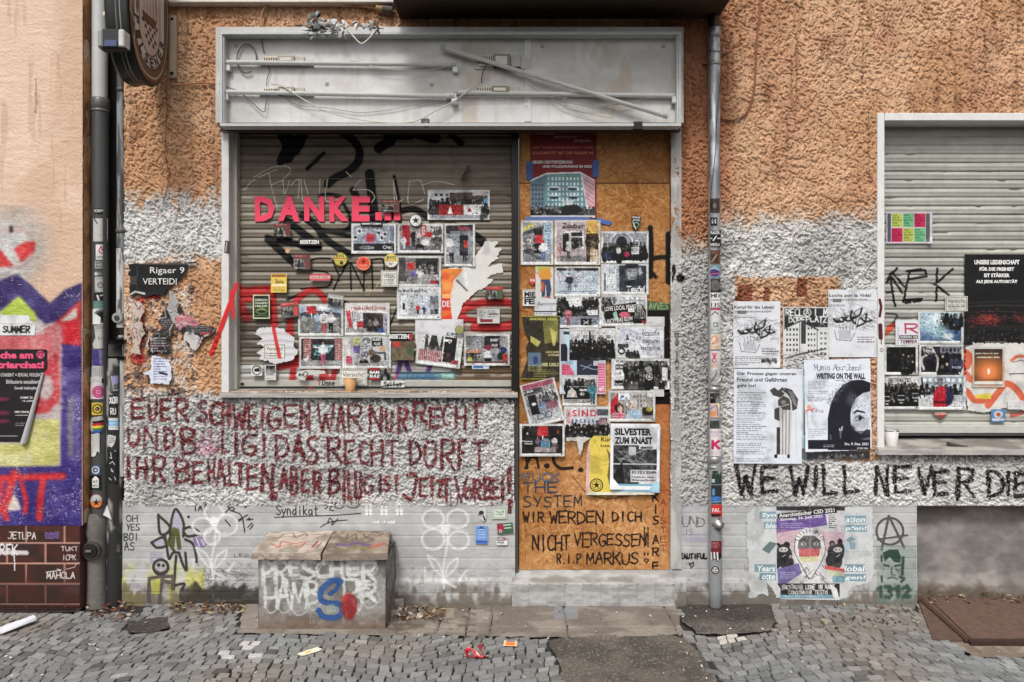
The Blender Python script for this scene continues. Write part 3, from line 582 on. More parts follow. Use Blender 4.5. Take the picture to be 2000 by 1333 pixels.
# kerb frame of the hatch (concrete) and the rusty plates
gsheet(HATCH, -.004, .008, lambda X, Y, qx, qy: mixc((150, 138, 126), (122, 108, 96), sst(.4, .62, fbm(X / .1, Y / .1, 171, 4))), lambda X, Y, qx, qy: .006 * fbm(X / .06, Y / .06, 172, 3), 'hatch_surround', 'concrete')
hat = thing('cellar_hatch', 'rusty brown steel cellar hatch set in the pavement below the basement panel', 'hatch', tuple(G(1980, 1210)))
def qpl(mb, pts, z0, z1, col): q = [G(*p) for p in pts]; return mb.hexa([[a[0], a[1], z0] for a in q] + [[a[0], a[1], z1] for a in q], col)
m = MB(); qpl(m, [(1822, 1254), (2300, 1254), (2300, 1176), (1790, 1166)], .0, .012, (98, 78, 68)); m.build('plate', 'rust', hat)
m = MB(); qpl(m, [(1896, 1262), (2300, 1262), (2300, 1257), (1890, 1256)], 0, .02, (62, 46, 40)); qpl(m, [(1884, 1257), (1893, 1257), (1792, 1168), (1784, 1168)], 0, .02, (74, 54, 46)); m.build('rim', 'rust', hat)
m = MB(); qpl(m, [(1896, 1254), (2300, 1254), (2300, 1184), (1812, 1172)], .0125, .019, (104, 82, 72)); q = [G(1868, 1228), G(1872, 1228)]; m.build('lid', 'rust', hat)
# ================================================================== FIXTURES AND OBJECTS
def poly3(pts, Y): return [P(x, y, Y if np.isscalar(Y) else Y[i]) for i, (x, y) in enumerate(pts)]
# ---- balcony slab above and pale ledge at the top
m = MB(); m.box(-.66, 1.21, -.50, .0, 3.425, 3.62, (70, 60, 50), .01); m.box(-.66, 1.21, -.52, -.48, 3.412, 3.62, (96, 86, 76), .006)
bal = m.build('balcony', 'concrete', house)
m = MB(); bx(m, 322, -30, 770, 5, -.06, .02, (222, 214, 208), .004); m.build('window_sill', 'masonry', house)
_P, _bx, LO = P, bx, .065          # the whole box stands this much further out from the wall
P = lambda px, py, Y: _P(px, py, np.asarray(Y, float) - LO)
bx = lambda mb, x0, y0, x1, y1, Yf, Yb, col, bev=.003, M=None: _bx(mb, x0, y0, x1, y1, Yf - LO, Yb - LO, col, bev, M)
# ---- stripped light box over the shop
lb = thing('light_box', 'stripped white shop light box with bare fluorescent tubes and loose wires above the shutter', 'light box', tuple(P(878, 240, -.06)))
F0, B0 = -.125, -.058
m = MB(); al = (188, 190, 190)
bx(m, 420, 52.5, 1336, 58.2, F0, B0 + .02, al, .0015); bx(m, 420, 234.6, 1336, 240.5, F0, B0 + .02, al, .0015); bx(m, 420, 58.3, 425, 234.5, F0, B0 + .02, al, .0015); bx(m, 1331, 58.3, 1336, 234.5, F0, B0 + .02, al, .0015)
for q in ((425.3, 59, 429, 234), (1327, 59, 1330.7, 234)): bx(m, *q, F0 + .012, B0, (198, 198, 196), .001)
m.build('frame', 'painted_metal', lb)
m = MB(); X, Yp = np.meshgrid(np.linspace(421, 1335, 230), np.linspace(53, 240, 50)); V = P(X, Yp, B0); V[..., 1] += .003 * (vn(X / 90, Yp / 60, 181) - .5)
cc = mixc((206, 205, 203), (184, 182, 178), sst(.4, .65, fbm(X / 120, Yp / 60, 182, 4))); cc = mixc(cc, (168, 150, 132), .5 * sst(.56, .7, fbm(X / 50, Yp / 90, 183, 4)) * (X > 900)); cc = mixc(cc, (190, 186, 178), .5 * sst(.6, .7, fbm(X / 10, Yp / 70, 184, 3)))  # patchy browning of the right half imitates the balcony's shade in colour
m.grid(V, lin(cc / 255)); bx(m, 421, 54, 1335, 239, B0 + .004, .0, (120, 116, 110), .002); m.build('back_panel', 'painted_metal', lb, True)
m = MB(); bx(m, 421, 240.6, 1335, 250, -.05, .0, (34, 30, 28), .002); bx(m, 1242, 231, 1259, 246, F0 - .004, -.1, (20, 20, 20), .001); m.build('bottom_trim', 'painted_metal', lb)
m = MB(); bx(m, 1025, 66, 1038, 231, B0 - .006, B0, (206, 208, 208), .001)
for yy in (112, 190, 200): bx(m, 1028, yy, 1030, yy + 2, B0 - .008, B0, (70, 70, 70), 0)
m.build('joint_strip', 'painted_metal', lb)
def ltube(p0, p1, Y0, Y1):
    m = MB(); a = P(*p0, Y0); b = P(*p1, Y1); d = (b - a) / np.linalg.norm(b - a)
    m.tube([a + d * .02, b - d * .02], .0125, (226, 226, 222), 12); o = m.build('fluorescent_tube', 'plastic', lb, True)
    
    for q in ([a, a + d * .028], [b - d * .028, b]): e = MB(); e.tube(q, .0135, (196, 198, 200), 10); e.build('end_cap', 'plastic', o, True)
ltube((434, 122), (890, 127), -.085, -.085); ltube((430, 180), (888, 189), -.085, -.085); ltube((885, 181), (1323, 188), -.08, -.08); ltube((861, 92), (1304, 229), -.10, -.105)
for q in ((432, 118, 440, 130), (882, 122, 893, 133), (428, 175, 436, 188), (868, 175, 890, 184), (880, 184, 892, 196), (1318, 181, 1327, 194)): m = MB(); bx(m, *q, -.092, B0, (206, 208, 210), .002); m.build('tube_socket', 'plastic', lb)
def ballast(x0, y0, x1, y1, c=(158, 150, 138)):
    m = MB(); w = x1 - x0; bx(m, x0 - 6, y0 + 8, x1, y1 + 2, B0 - .0085, B0, (186, 182, 176), .001); bx(m, x0 + .30 * w, y0, x0 + .62 * w, y1 - 3, B0 - .034, B0 - .006, c, .003); bx(m, x0 + .02 * w, y0 + 2, x0 + .3 * w, y1 - 4, B0 - .024, B0 - .006, (204, 196, 180), .004)
    bx(m, x0 + .63 * w, y0 + 2, x0 + .82 * w, y1 - 1, B0 - .02, B0 - .006, (176, 172, 166), .002); bx(m, x0 + .34 * w, y0 + 4, x0 + .56 * w, y1 - 8, B0 - .036, B0 - .03, (208, 204, 194), .001)
    for i in range(6): bx(m, x0 + (.03 + .045 * i) * w, y0 + 4, x0 + (.05 + .045 * i) * w, y1 - 8, B0 - .028, B0 - .02, (96, 78, 56), .001)
    bx(m, x0 + .3 * w, y1 - 3, x0 + .82 * w, y1 - 1, B0 - .03, B0 - .006, (42, 38, 34), 0); m.build('ballast', 'painted_metal', lb)
for q in ((505, 100, 606, 118), (505, 162, 606, 180)): ballast(*q)
for q in ((932, 97, 1036, 125), (928, 160, 1034, 178)): ballast(*q, (128, 120, 96))
def wire(mb, pts, r, col, Y, sm=8): r *= 1.35; mb.tube([P(x, y, Y if np.isscalar(Y) else Y[i]) for i, (x, y) in enumerate(pts)], r, col, 6, True, sm)
m = MB(); K = (84, 80, 76); Wc = (206, 202, 194)
th = np.linspace(-.4, 5.2, 14); wire(m, [(482 + 19 * math.cos(-t), 115 - 28 * math.sin(-t) * -1) for t in th], .0028, K, -.075); wire(m, [(510, 62), (512, 86), (516, 104)], .002, K, -.065)
wire(m, [(428, 165), (460, 176), (470, 182), (488, 196), (514, 219), (519, 205), (521, 178)], .002, (96, 92, 88), -.08)
wire(m, [(524, 128), (526, 140), (522, 152), (520, 168)], .0016, K, -.07); wire(m, [(681, 119), (700, 121), (740, 133), (790, 137), (840, 137), (885, 126), (893, 124)], .0018, (188, 186, 180), -.092)
wire(m, [(530, 165), (550, 168), (580, 187), (640, 219), (720, 237), (790, 240), (822, 233), (845, 220), (890, 196), (928, 166), (935, 163)], .0024, (190, 184, 172), -.10)
wire(m, [(555, 190), (585, 206), (640, 211), (700, 220), (760, 215), (815, 204), (880, 197)], .0014, (140, 136, 132), -.07)
wire(m, [(690, 189), (1070, 190), (1100, 196), (1130, 205), (1180, 207), (1230, 201), (1257, 193)], .0016, (150, 146, 140), -.085); wire(m, [(1022, 160), (1050, 178), (1080, 196), (1110, 211), (1160, 225), (1200, 231)], .0016, (150, 146, 140), -.08)
wire(m, [(952, 125), (943, 140), (940, 162)], .002, (60, 56, 52), -.08); m.build('wiring', 'rubber', lb, True)
m = MB(); r = np.random.default_rng(3)
for i in range(9): bx(m, 818 + r.uniform(0, 12), 224 + r.uniform(0, 8), 828 + r.uniform(0, 10), 232 + r.uniform(0, 10), -.115 - r.uniform(0, .01), -.1, np.array((90, 88, 80)) + r.normal(0, 30), .003)
m.build('tape_knot', 'rubber', lb)
for (x, y) in ((452, 80), (632, 156), (840, 157), (1060, 82), (1300, 82), (1318, 203)): m = MB(); bx(m, x - 3, y - 3, x + 4, y + 3, B0 - .004, B0, (150, 148, 144), .001); m.build('screw_plate', 'painted_metal', lb)
def rag(name, label, cx, cy, w, h, Y, cols, n, seed, cat):
    r = np.random.default_rng(seed); m = MB()
    for i in range(n):
        x, y = cx + r.normal(0, w * .3), cy + r.normal(0, h * .3); L = r.uniform(.3, .9) * min(w, h + 6); a = r.uniform(0, 6.3); pts = []
        for t in np.linspace(0, 1, 5): pts.append((x + L * t * math.cos(a + t), y + abs(L * t * math.sin(a + t)) * .8))
        q = [P(px, py, Y + r.normal(0, .006)) for px, py in pts]; ww = r.uniform(.006, .016); d = np.array([math.sin(a), .3, math.cos(a)]) * ww
        V = np.array([[p + d * (1 + .3 * r.normal()), p - d, p + d * .2 + [0, -.008, 0]] for p in q]).reshape(-1, 3); F = []
        for k in range(4): F += [[3 * k, 3 * k + 2, 3 * k + 5, 3 * k + 3], [3 * k + 2, 3 * k + 1, 3 * k + 4, 3 * k + 5], [3 * k, 3 * k + 1, 3 * k + 4, 3 * k + 3]]
        m.add(V, F, lin(np.clip(np.array(cols[r.integers(len(cols))]) + r.normal(0, 10, 1), 0, 255)))
    return m.build(name, 'plastic', None, True, label=label, cat=cat)
rag('plastic_scrap', 'black and grey torn plastic scrap knotted on the top edge of the light box', 615, 48, 34, 26, -.115, [(30, 30, 30), (60, 60, 58), (150, 150, 148), (190, 188, 184)], 26, 4, 'plastic scrap')
rag('plastic_scrap', 'crumpled pale grey plastic rag hanging over the light box rim with a string loop', 660, 52, 30, 24, -.118, [(190, 188, 184), (160, 158, 154), (210, 208, 204)], 26, 5, 'plastic scrap')
rag('plastic_scrap', 'thin grey plastic strands along the light box rim, rightmost scrap', 720, 48, 42, 12, -.112, [(150, 150, 146), (190, 186, 180), (120, 118, 114)], 18, 6, 'plastic scrap')
m = MB(); wire(m, [(672, 50), (682, 62), (700, 82), (709, 85), (722, 74), (738, 54)], .003, (214, 208, 198), -.13); wire(m, [(736, 50), (740, 66)], .005, (160, 156, 150), -.13)
m.build('string', 'rubber', None, True, label='pale string looped in a V over the front of the light box', cat='string')
m = MB(); bx(m, 641, 27, 653, 50, -.10, -.05, (206, 208, 212), .004); bx(m, 643, 50, 651, 54, -.1, -.06, (90, 92, 94), .001); m.build('metal_clip', 'painted_metal', None, label='small white metal clip standing on top of the light box', cat='clip')
P, bx = _P, _bx
m = MB(); bx(m, 424, 58, 1332, 246, -.064, -.003, (60, 54, 50), 0); m.build('mounting_frame', 'painted_metal', lb)
m = MB(); wire(m, [(512, 52), (511, 30), (520, 12), (545, 4), (600, 2), (650, 6), (735, 17)], .0035, (176, 128, 92), -.03); cabm = m.build('cable', 'rubber', None, True, label='beige cable curving from the light box up to a small round connector', cat='cable')
a = P(735, 17, -.035); b = P(766, 22, -.035); m = MB(); m.tube([a, a * .6 + b * .4], .021, (206, 176, 130), 12); m.tube([a * .6 + b * .4, b], .026, (128, 118, 116), 12); m.tube([b, P(782, 26, -.035)], .006, (190, 140, 96), 8); m.build('cable_connector', 'plastic', None, True, label='small beige and grey cylindrical connector under the balcony edge', cat='connector')
m = MB(); wire(m, [(1490, -40), (1484, 20), (1478, 80), (1476, 130), (1472, 180), (1458, 220), (1435, 234), (1408, 232)], .004, (142, 92, 66), -.016); m.build('cable', 'rubber', None, True, label='brown painted cable curving down the wall to the right drainpipe', cat='cable')
m = MB(); wire(m, [(330, 168), (360, 166), (395, 162), (422, 164)], .003, (170, 108, 74), -.016); wire(m, [(325, 170), (326, 230), (322, 300), (330, 345), (318, 400)], .0016, (120, 64, 50), -.013); m.build('cable', 'rubber', None, True, label='thin orange painted cable running from the pub sign to the light box', cat='cable')
# ---- pub sign: a double sided shield seen from its edge
ps = thing('pub_sign', 'oval brown and black pilsener pub sign projecting from the wall beside the grey drainpipe', 'sign', (-2.05, -.27, 2.95))
XF, XB, YC, ZC = -1.985, -2.11, -.285, 3.40
def shield(t, s=1.0):
    c, n = math.cos(t), math.sin(t); ex = 2.4; return YC + .225 * s * math.copysign(abs(c) ** (2 / ex), c), ZC + .447 * s * math.copysign(abs(n) ** (2 / ex), n)
N = 72; TH = np.arange(N) * 2 * math.pi / N
def ring_at(x, s): return np.array([[x, *shield(t, s)] for t in TH])
m = MB(); rings = [ring_at(XF - .004, .97), ring_at(XF, 1.0), ring_at(XF - .02, 1.02), ring_at(XF - .045, .985), ring_at(XF - .06, 1.0), ring_at(XB + .06, .985), ring_at(XB + .02, 1.02), ring_at(XB, 1.0), ring_at(XB + .01, .9)]; V = np.concatenate(rings); F = []
for k in range(len(rings) - 1):
    for i in range(N): F.append([k * N + i, k * N + (i + 1) % N, (k + 1) * N + (i + 1) % N, (k + 1) * N + i])
F += [[(len(rings) - 1) * N + i, (len(rings) - 1) * N + (i + 1) % N, len(V)] for i in range(N)]; V = np.concatenate([V, [[XB + .01, YC, ZC]]]); m.add(V, F, lin((30, 34, 31))); m.build('casing', 'plastic', ps, True)
for xx, cl in ((XF - .046, (136, 138, 134)), (XB + .058, (110, 114, 110))): m = MB(); m.tube(np.concatenate([ring_at(xx, .992), ring_at(xx, .992)[:1]]), .0045, cl, 6, False); m.build('rim_highlight', 'painted_metal', ps, True)  # pale rings stand in for the highlight stripes along the casing rim
fc = Cv(-24, -46, 24, 46, 6, (96, 66, 54)); fc.mott(6, 16)             # local units: cm, u to the right (towards the wall), v down
def ell(s): return [(22.5 * s * math.copysign(abs(math.cos(t)) ** (2 / 2.4), math.cos(t)), 44.7 * s * math.copysign(abs(math.sin(t)) ** (2 / 2.4), math.sin(t))) for t in TH]
fc.p(ell(.93), (176, 152, 132)); fc.p(ell(.90), (104, 74, 62))
EL = lambda s: [(-16.5 * s, -46)] + [(-16.5 * s * math.cos(t), 14 + 22 * s * math.sin(t)) for t in np.linspace(0, math.pi, 30)] + [(16.5 * s, -46)]
fc.p(EL(1.04), (36, 30, 28)); fc.p(EL(1.0), (196, 190, 184)); fc.p(EL(.72), (60, 48, 44)); fc.p(EL(.68), (190, 174, 166))
for (y, rx) in ((4, 1.8), (-8, 1.8)): fc.e(-13.6, y, 1.7, 7, (70, 46, 42)); fc.e(-13.6, y, .8, 3, (150, 60, 50))
for i in range(5):                                                     # ship: masts and sails
    x = -7 + i * 3.4; fc.l([(x, -24), (x + .6, 8)], .5, (70, 46, 38)); fc.p([(x - 1.6, -18 + i), (x + 1.7, -18), (x + 2.2, -8), (x - 1.9, -7)], (140, 104, 86)); fc.l([(x - 2, -18 + i), (x + 1.9, -18)], .5, (66, 42, 36))
fc.p([(-9, 8), (8, 8), (5.5, 13), (-6, 13)], (92, 58, 48)); fc.l([(-10, 3), (-5, -10), (1, -22)], .4, (84, 56, 46)); fc.l([(8, 4), (4, -10), (-2, -22)], .4, (84, 56, 46))
for j in range(5):
    for i in range(7):
        if (i + j) % 2 == 0 and abs(i - 3) < 4 - j * .6: fc.p([(-8.6 + i * 2.5 + j * .4, 11 + j * 2.6), (-6.3 + i * 2.5 + j * .4, 11.6 + j * 2.6), (-6.6 + i * 2.5 + j * .4, 13.8 + j * 2.6), (-8.8 + i * 2.5 + j * .4, 13.2 + j * 2.6)], (34, 28, 28))
fc.p([(-22, 12), (-15.6, 18), (-16.4, 26), (-22, 21)], (84, 58, 48)); fc.l([(-22, 12), (-15.6, 18), (-16.4, 26)], .7, (196, 178, 160))
for i, chh in enumerate("PILSENER"):
    t = math.radians(176 - i * 23.4); u, v = 14.2 * math.cos(t), 14 + 18.9 * math.sin(t); Vt, Ft = text2d(chh, -2.1, -2.7, 2.1, 2.7, 1)
    tx, ty = 14.2 * math.sin(t), -18.9 * math.cos(t); an = math.atan2(ty, tx); ca, sa = math.cos(an), math.sin(an); Vt = np.stack([u + Vt[:, 0] * ca - Vt[:, 1] * sa, v + Vt[:, 0] * sa + Vt[:, 1] * ca], 1); fc.T.append((Vt, Ft, (30, 26, 26)))
m = MB(); keep = fc.inpoly(ell(.985), (slice(None), slice(None)))[:-1, :-1]
m.grid(np.stack([np.full_like(fc.X, XF + .003), YC + fc.X / 100, ZC - fc.Y / 100], -1), lin(fc.a), keep=keep)
for Vt, Ft, cl in fc.T: m.add(np.stack([np.full(len(Vt), XF + .005), YC + Vt[:, 0] / 100, ZC - Vt[:, 1] / 100], 1), Ft, lin(cl))
m.build('sign_face', 'plastic', ps)
m = MB(); m.box(XB - .012, XF - .002, YC - .262, YC - .20, 3.045, 3.148, (38, 38, 40), .008); m.box(XB - .014, XB + .02, YC - .268, YC - .2, 3.046, 3.147, (150, 154, 152), .012); m.box(XF - .03, XF, YC - .268, YC - .2, 3.052, 3.142, (200, 200, 198), .006); m.box(XB + .025, XF - .035, YC - .270, YC - .26, 3.052, 3.086, (70, 84, 120), .003); m.build('clamp_band', 'painted_metal', ps)
m = MB(); bx(m, 329, 30, 344, 152, -.03, -.004, (178, 160, 136), .003); m.box(XF - .08, XF - .04, -.07, -.02, 3.3, 3.36, (60, 58, 56), .004); m.tube([P(336, 37, -.034), P(336, 37, -.028)], .008, (40, 38, 36), 8); m.tube([P(336, 144, -.034), P(336, 144, -.028)], .012, (40, 38, 36), 8); m.build('wall_bracket', 'painted_metal', ps)
m = MB(); c0 = P(212, 33, -.4); m.tube([c0 + [-.0, .03, 0], c0 + [0, -.03, 0]], .017, (206, 196, 170), 10); m.build('bolt_cap', 'plastic', ps, True)
# ---- drainpipes
def PX(px, Y): return (px - CX) * (D + Y) / D / S
def ZP(py, Y): return EYE - (py - HY) * (D + Y) / D / S
def vpipe(mb, px, Y, y0, y1, r, col, n=20): x = PX(px, Y); mb.lathe(x, Y, [(r, ZP(y0, Y)), (r, ZP(y1, Y))], col, n)
def collar(mb, px, Y, yc, r, h, col): x = PX(px, Y); z = ZP(yc, Y); mb.lathe(x, Y, [(r * .9, z + h), (r, z + h * .8), (r, z - h * .8), (r * .9, z - h)], col, 20)
PIPE1 = (196, .0, .047); PIPE2 = (237, .015, .0265); PIPE3 = (1395, -.055, .034)
dp1 = thing('drainpipe', 'wide grey and black drainpipe covered in stickers in the gap between the houses', 'drainpipe', (PX(196, 0), 0, 0))
m = MB(); vpipe(m, 195, 0, -330, 195, .043, (196, 196, 196)); m.build('upper_pipe', 'plastic', dp1, True)
m = MB(); vpipe(m, 196, 0, 194, 1010, .047, (74, 74, 74)); collar(m, 196, 0, 205, .052, .035, (88, 88, 88)); collar(m, 196, 0, 218, .05, .008, (110, 108, 106)); m.build('lower_pipe', 'plastic', dp1, True)
m = MB(); x = PX(190, 0); m.lathe(x, 0, [(.05, ZP(1000, 0)), (.062, ZP(1012, 0)), (.062, ZP(1040, 0)), (.056, ZP(1048, 0)), (.054, ZP(1120, 0)), (.058, ZP(1180, 0)), (.06, -.02)], (112, 108, 102), 22); m.build('standpipe', 'rust', dp1, True)
m = MB(); c0 = P(180, 1075, -.055); m.tube([c0, c0 + [0, -.016, 0]], .052, (110, 108, 104), 24); m.tube([c0 + [0, -.016, 0], c0 + [0, -.03, 0]], [.043, .038], (62, 60, 58), 24); m.box(c0[0] - .018, c0[0] + .018, c0[1] - .045, c0[1] - .028, c0[2] - .004, c0[2] + .010, (120, 116, 110), .003); m.build('cleaning_cover', 'zinc', dp1)
dp2 = thing('drainpipe', 'narrow drainpipe with peeling white paint beside the orange wall edge', 'drainpipe', (PX(237, .015), .015, 0))
m = MB(); x = PX(237, .015); zs = np.linspace(ZP(-330, .015), ZP(490, .015), 90); th = np.arange(16) * 2 * math.pi / 16
def paintpipe(mb, px, Y, y0, y1, r, c1, c2, thr, seed, nz=160):
    x = PX(px, Y); zs = np.linspace(ZP(y0, Y), ZP(y1, Y), nz); TT, ZZ = np.meshgrid(np.linspace(0, 2 * math.pi, 25), zs); f = sst(thr - .06, thr + .06, fbm(np.abs(TT - math.pi) * 1.6, ZZ / .14, seed, 4))
    mb.grid(np.stack([x + r * np.cos(TT), Y + r * np.sin(TT), ZZ], -1), lin(mixc(c1, c2, f) / 255))
paintpipe(m, 237, .015, -330, 488, .0245, (74, 74, 76), (140, 142, 144), .56, 191); paintpipe(m, 237, .015, 486, 640, .0265, (196, 196, 194), (90, 88, 84), .58, 192); paintpipe(m, 239, .012, 655, 930, .022, (176, 176, 174), (140, 138, 136), .55, 193); m.build('pipe', 'painted_metal', dp2, True)
for cl in ((177, .028, .012, (60, 60, 62)), (452, .03, .012, (84, 84, 84)), (616, .031, .01, (90, 90, 88)), (662, .03, .01, (36, 36, 36))): m = MB(); collar(m, 237, .015, *cl); m.build('pipe_clip', 'painted_metal', dp2, True)
m = MB(); bx(m, 209, 664, 243, 671, -.02, .03, (24, 24, 24), .002); bx(m, 209, 697, 243, 703, -.02, .03, (24, 24, 24), .002); bx(m, 211, 671, 240, 697, -.012, .02, (92, 92, 88), .003); m.build('pipe_bracket', 'painted_metal', dp2, True)
m = MB(); c0 = P(231, 621, -.012); m.tube([c0, c0 + [0, -.014, 0]], .03, (150, 150, 148), 14); m.tube([c0 + [0, -.014, 0], c0 + [0, -.022, 0]], .014, (60, 60, 60), 12); m.build('tap', 'painted_metal', dp2)
m = MB(); paintpipe(m, 226, .02, 700, 1180, .05, (46, 46, 46), (150, 148, 144), .64, 194, 200); m.build('lower_pipe', 'plastic', dp2, True)
dp3 = thing('drainpipe', 'slim zinc drainpipe with a painted sticker covered lower half right of the doorway', 'drainpipe', (PX(1395, -.055), -.055, 0))
m = MB(); vpipe(m, 1393, -.055, -330, 58, .031, (62, 58, 54)); paintpipe(m, 1395, -.055, 56, 420, .034, (206, 208, 210), (150, 152, 156), .52, 195); m.build('upper_pipe', 'zinc', dp3, True)
m = MB(); x = PX(1395, -.055); paintpipe(m, 1395, -.055, 418, 905, .0345, (152, 152, 154), (120, 120, 122), .55, 196); m.lathe(PX(1397, -.055), -.055, [(.036, ZP(900, -.05)), (.040, ZP(915, -.05)), (.038, ZP(940, -.05)), (.037, ZP(1150, -.05)), (.036, .01), (.028, -.0), (.01, -.004)], (138, 140, 142), 22); m.build('lower_pipe', 'painted_metal', dp3, True)
for y, hh in ((66, .03), (104, .006), (126, .012), (760, .012), (898, .02), (912, .008)): m = MB(); collar(m, 1395, -.055, y, .039, hh, (168, 168, 168)); m.build('pipe_clip', 'zinc', dp3, True)
m = MB(); m.tube([P(1398, 106, -.05), P(1424, 103, 0)], .004, (180, 178, 174), 6); m.tube([P(1384, 126, -.055), P(1372, 128, 0)], .006, (110, 108, 104), 6); wire(m, [(1408, 150), (1400, 230), (1398, 290), (1388, 380), (1386, 420)], .0014, (50, 58, 50), -.1, 6); m.build('fixing_wire', 'zinc', dp3, True)
m = MB(); c0 = P(1403, 1025, -.092); m.tube([c0 + [0, .01, 0], c0 + [0, -.012, 0]], .028, (158, 158, 156), 20); m.tube([c0 + [0, -.012, 0], c0 + [0, -.034, 0]], [.017, .012], (186, 186, 184), 16); m.box(c0[0] - .036, c0[0] + .036, c0[1], c0[1] + .012, c0[2] - .008, c0[2] + .008, (140, 140, 138), .003); m.box(c0[0] - .009, c0[0] + .009, c0[1], c0[1] + .012, c0[2] - .042, c0[2] + .04, (140, 140, 138), .003); m.build('cleaning_cover', 'zinc', dp3, True)
# ---- masonry vent block with two tilted lid slabs
YB = -.355
vb = thing('vent_block', 'squat concrete cellar vent block tagged with white, blue and red paint standing on the pavement', 'masonry block', (PX(630, YB), YB / 2, 0))
m = MB(); A = P(505, 1092, YB); B = P(753, 1092, YB); ztop = A[2]
def blk(X, Z, s): return .010 * (fbm(X / .06, Z / .05, s, 4) - .5) + .012 * sst(.06, 0, Z) * vn(X / .05, Z / .05, s + 1)
X, Z = np.meshgrid(np.linspace(A[0], B[0], 190), np.linspace(ztop, -.02, 110))
def blkc(X, Z, s): c = mixc((150, 148, 144), (116, 112, 107), sst(.4, .62, fbm(X / .08, Z / .07, s, 4))); c = mixc(c, (92, 86, 80), .22 * sst(.55, .75, vn(X / .006, Z / .006, s + 3))); return mixc(c, (104, 82, 68), .7 * sst(.16, .02, Z + .08 * vn(X / .06, Z / .1, s + 2)))
m.grid(np.stack([X, YB - blk(X, Z, 201), Z], -1), lin(blkc(X, Z, 202) / 255))
Yg, Z = np.meshgrid(np.linspace(YB - .003, 0, 90), np.linspace(ztop, -.02, 110)); m.grid(np.stack([B[0] + blk(Yg, Z, 205), Yg, Z], -1), lin(blkc(Yg, Z, 206) * .95 / 255)); m.grid(np.stack([A[0] - blk(Yg, Z, 207), Yg, Z], -1), lin(blkc(Yg, Z, 208) / 255))
m.box(A[0] + .008, B[0] - .008, YB + .01, -.002, 0, ztop - .005, (110, 106, 100), 0); block = m.build('block', 'concrete', vb, True)
def lid(name, f0, f1, b0, b1, col, seed, marks):
    m = MB(); Yf = YB - .035; Ybk = -.01; n = 60; pf0, pf1 = P(*f0, Yf), P(*f1, Yf); pb0, pb1 = P(*b0, Ybk), P(*b1, Ybk); U, V = np.meshgrid(np.linspace(0, 1, 90), np.linspace(0, 1, n)); T = ((1 - U)[..., None] * pf0 + U[..., None] * pf1) * (1 - V)[..., None] + ((1 - U)[..., None] * pb0 + U[..., None] * pb1) * V[..., None]
    T[..., 2] += .004 * (fbm(U * 6, V * 5, seed, 4) - .5); th = .035
    c = mixc(col, np.array(col) * .78, sst(.4, .62, fbm(U * 5, V * 4, seed + 1, 4))); c = mixc(c, (226, 214, 200), .22 * sst(.5, .75, fbm(U * 9, V * 7, seed + 2, 3))); q = Cv(0, 0, 89, 59, 1); q.a = np.clip(c, 0, 255) / 255; r = np.random.default_rng(seed)
    for ln, cl, w in marks: q.l(ln, w, cl, .8, .8, 4)
    m.grid(T, lin(q.a * .9999))
    E = T[:1].repeat(12, 0).copy(); tt = np.linspace(0, 1, 12)[:, None]; E[..., 2] -= th * tt; E[..., 1] -= .006 * (fbm(U[:12] * 12, V[:12] * 9, seed + 4, 3) - .5) * (tt > 0); m.grid(E, lin(np.clip(mixc(np.array(col) * .9, (120, 108, 96), .6 * sst(.4, .7, fbm(U[:12] * 14, tt * 2 + 0 * U[:12], seed + 5, 3))), 0, 255) / 255))
    for k in (0, -1): Sd = T[:, k:k + 1 if k == 0 else None].repeat(6, 1).copy(); Sd[..., 2] -= th * np.linspace(0, 1, 6)[None]; m.grid(Sd, lin((150, 138, 126)))
    m.hexa([pf0 - [0, 0, th], pf1 - [0, 0, th], pb1 - [0, 0, th], pb0 - [0, 0, th], pf0 - [0, 0, .012], pf1 - [0, 0, .012], pb1 - [0, 0, .012], pb0 - [0, 0, .012]], (120, 110, 102))
    return tag(m.build('lid_slab', 'concrete', vb, True), name)
lid1 = lid('pale left lid slab with pinkish scribbles', (491, 1080), (626, 1081), (526, 1039), (651, 1037), (192, 178, 164), 211, [([(20, 38), (24, 52), (34, 54), (44, 40), (52, 52), (58, 44)], (92, 64, 58), 1.6), ([(18, 22), (30, 16), (28, 30), (46, 24), (60, 28), (58, 14)], (176, 60, 60), 1.8), ([(26, 12), (40, 20), (56, 16)], (176, 70, 66), 1.4), ([(74, 14), (76, 30)], (150, 50, 50), 3), ([(80, 12), (82, 28)], (90, 60, 54), 1.4), ([(12, 40), (76, 50), (82, 40)], (110, 84, 76), 1.2)]); lid2 = lid('darker right lid slab with purple and red smears', (630, 1083), (757, 1081), (652, 1037), (762, 1037), (152, 136, 122), 217, [([(14, 24), (30, 20), (40, 26), (62, 20)], (104, 84, 130), 5), ([(66, 16), (82, 24)], (176, 96, 84), 7), ([(24, 50), (26, 38), (36, 50), (40, 38)], (66, 48, 44), 1.8), ([(48, 50), (54, 40), (60, 48), (70, 44), (78, 50)], (70, 52, 46), 1.8), ([(20, 10), (50, 14), (70, 8)], (150, 140, 70), 2.5)])
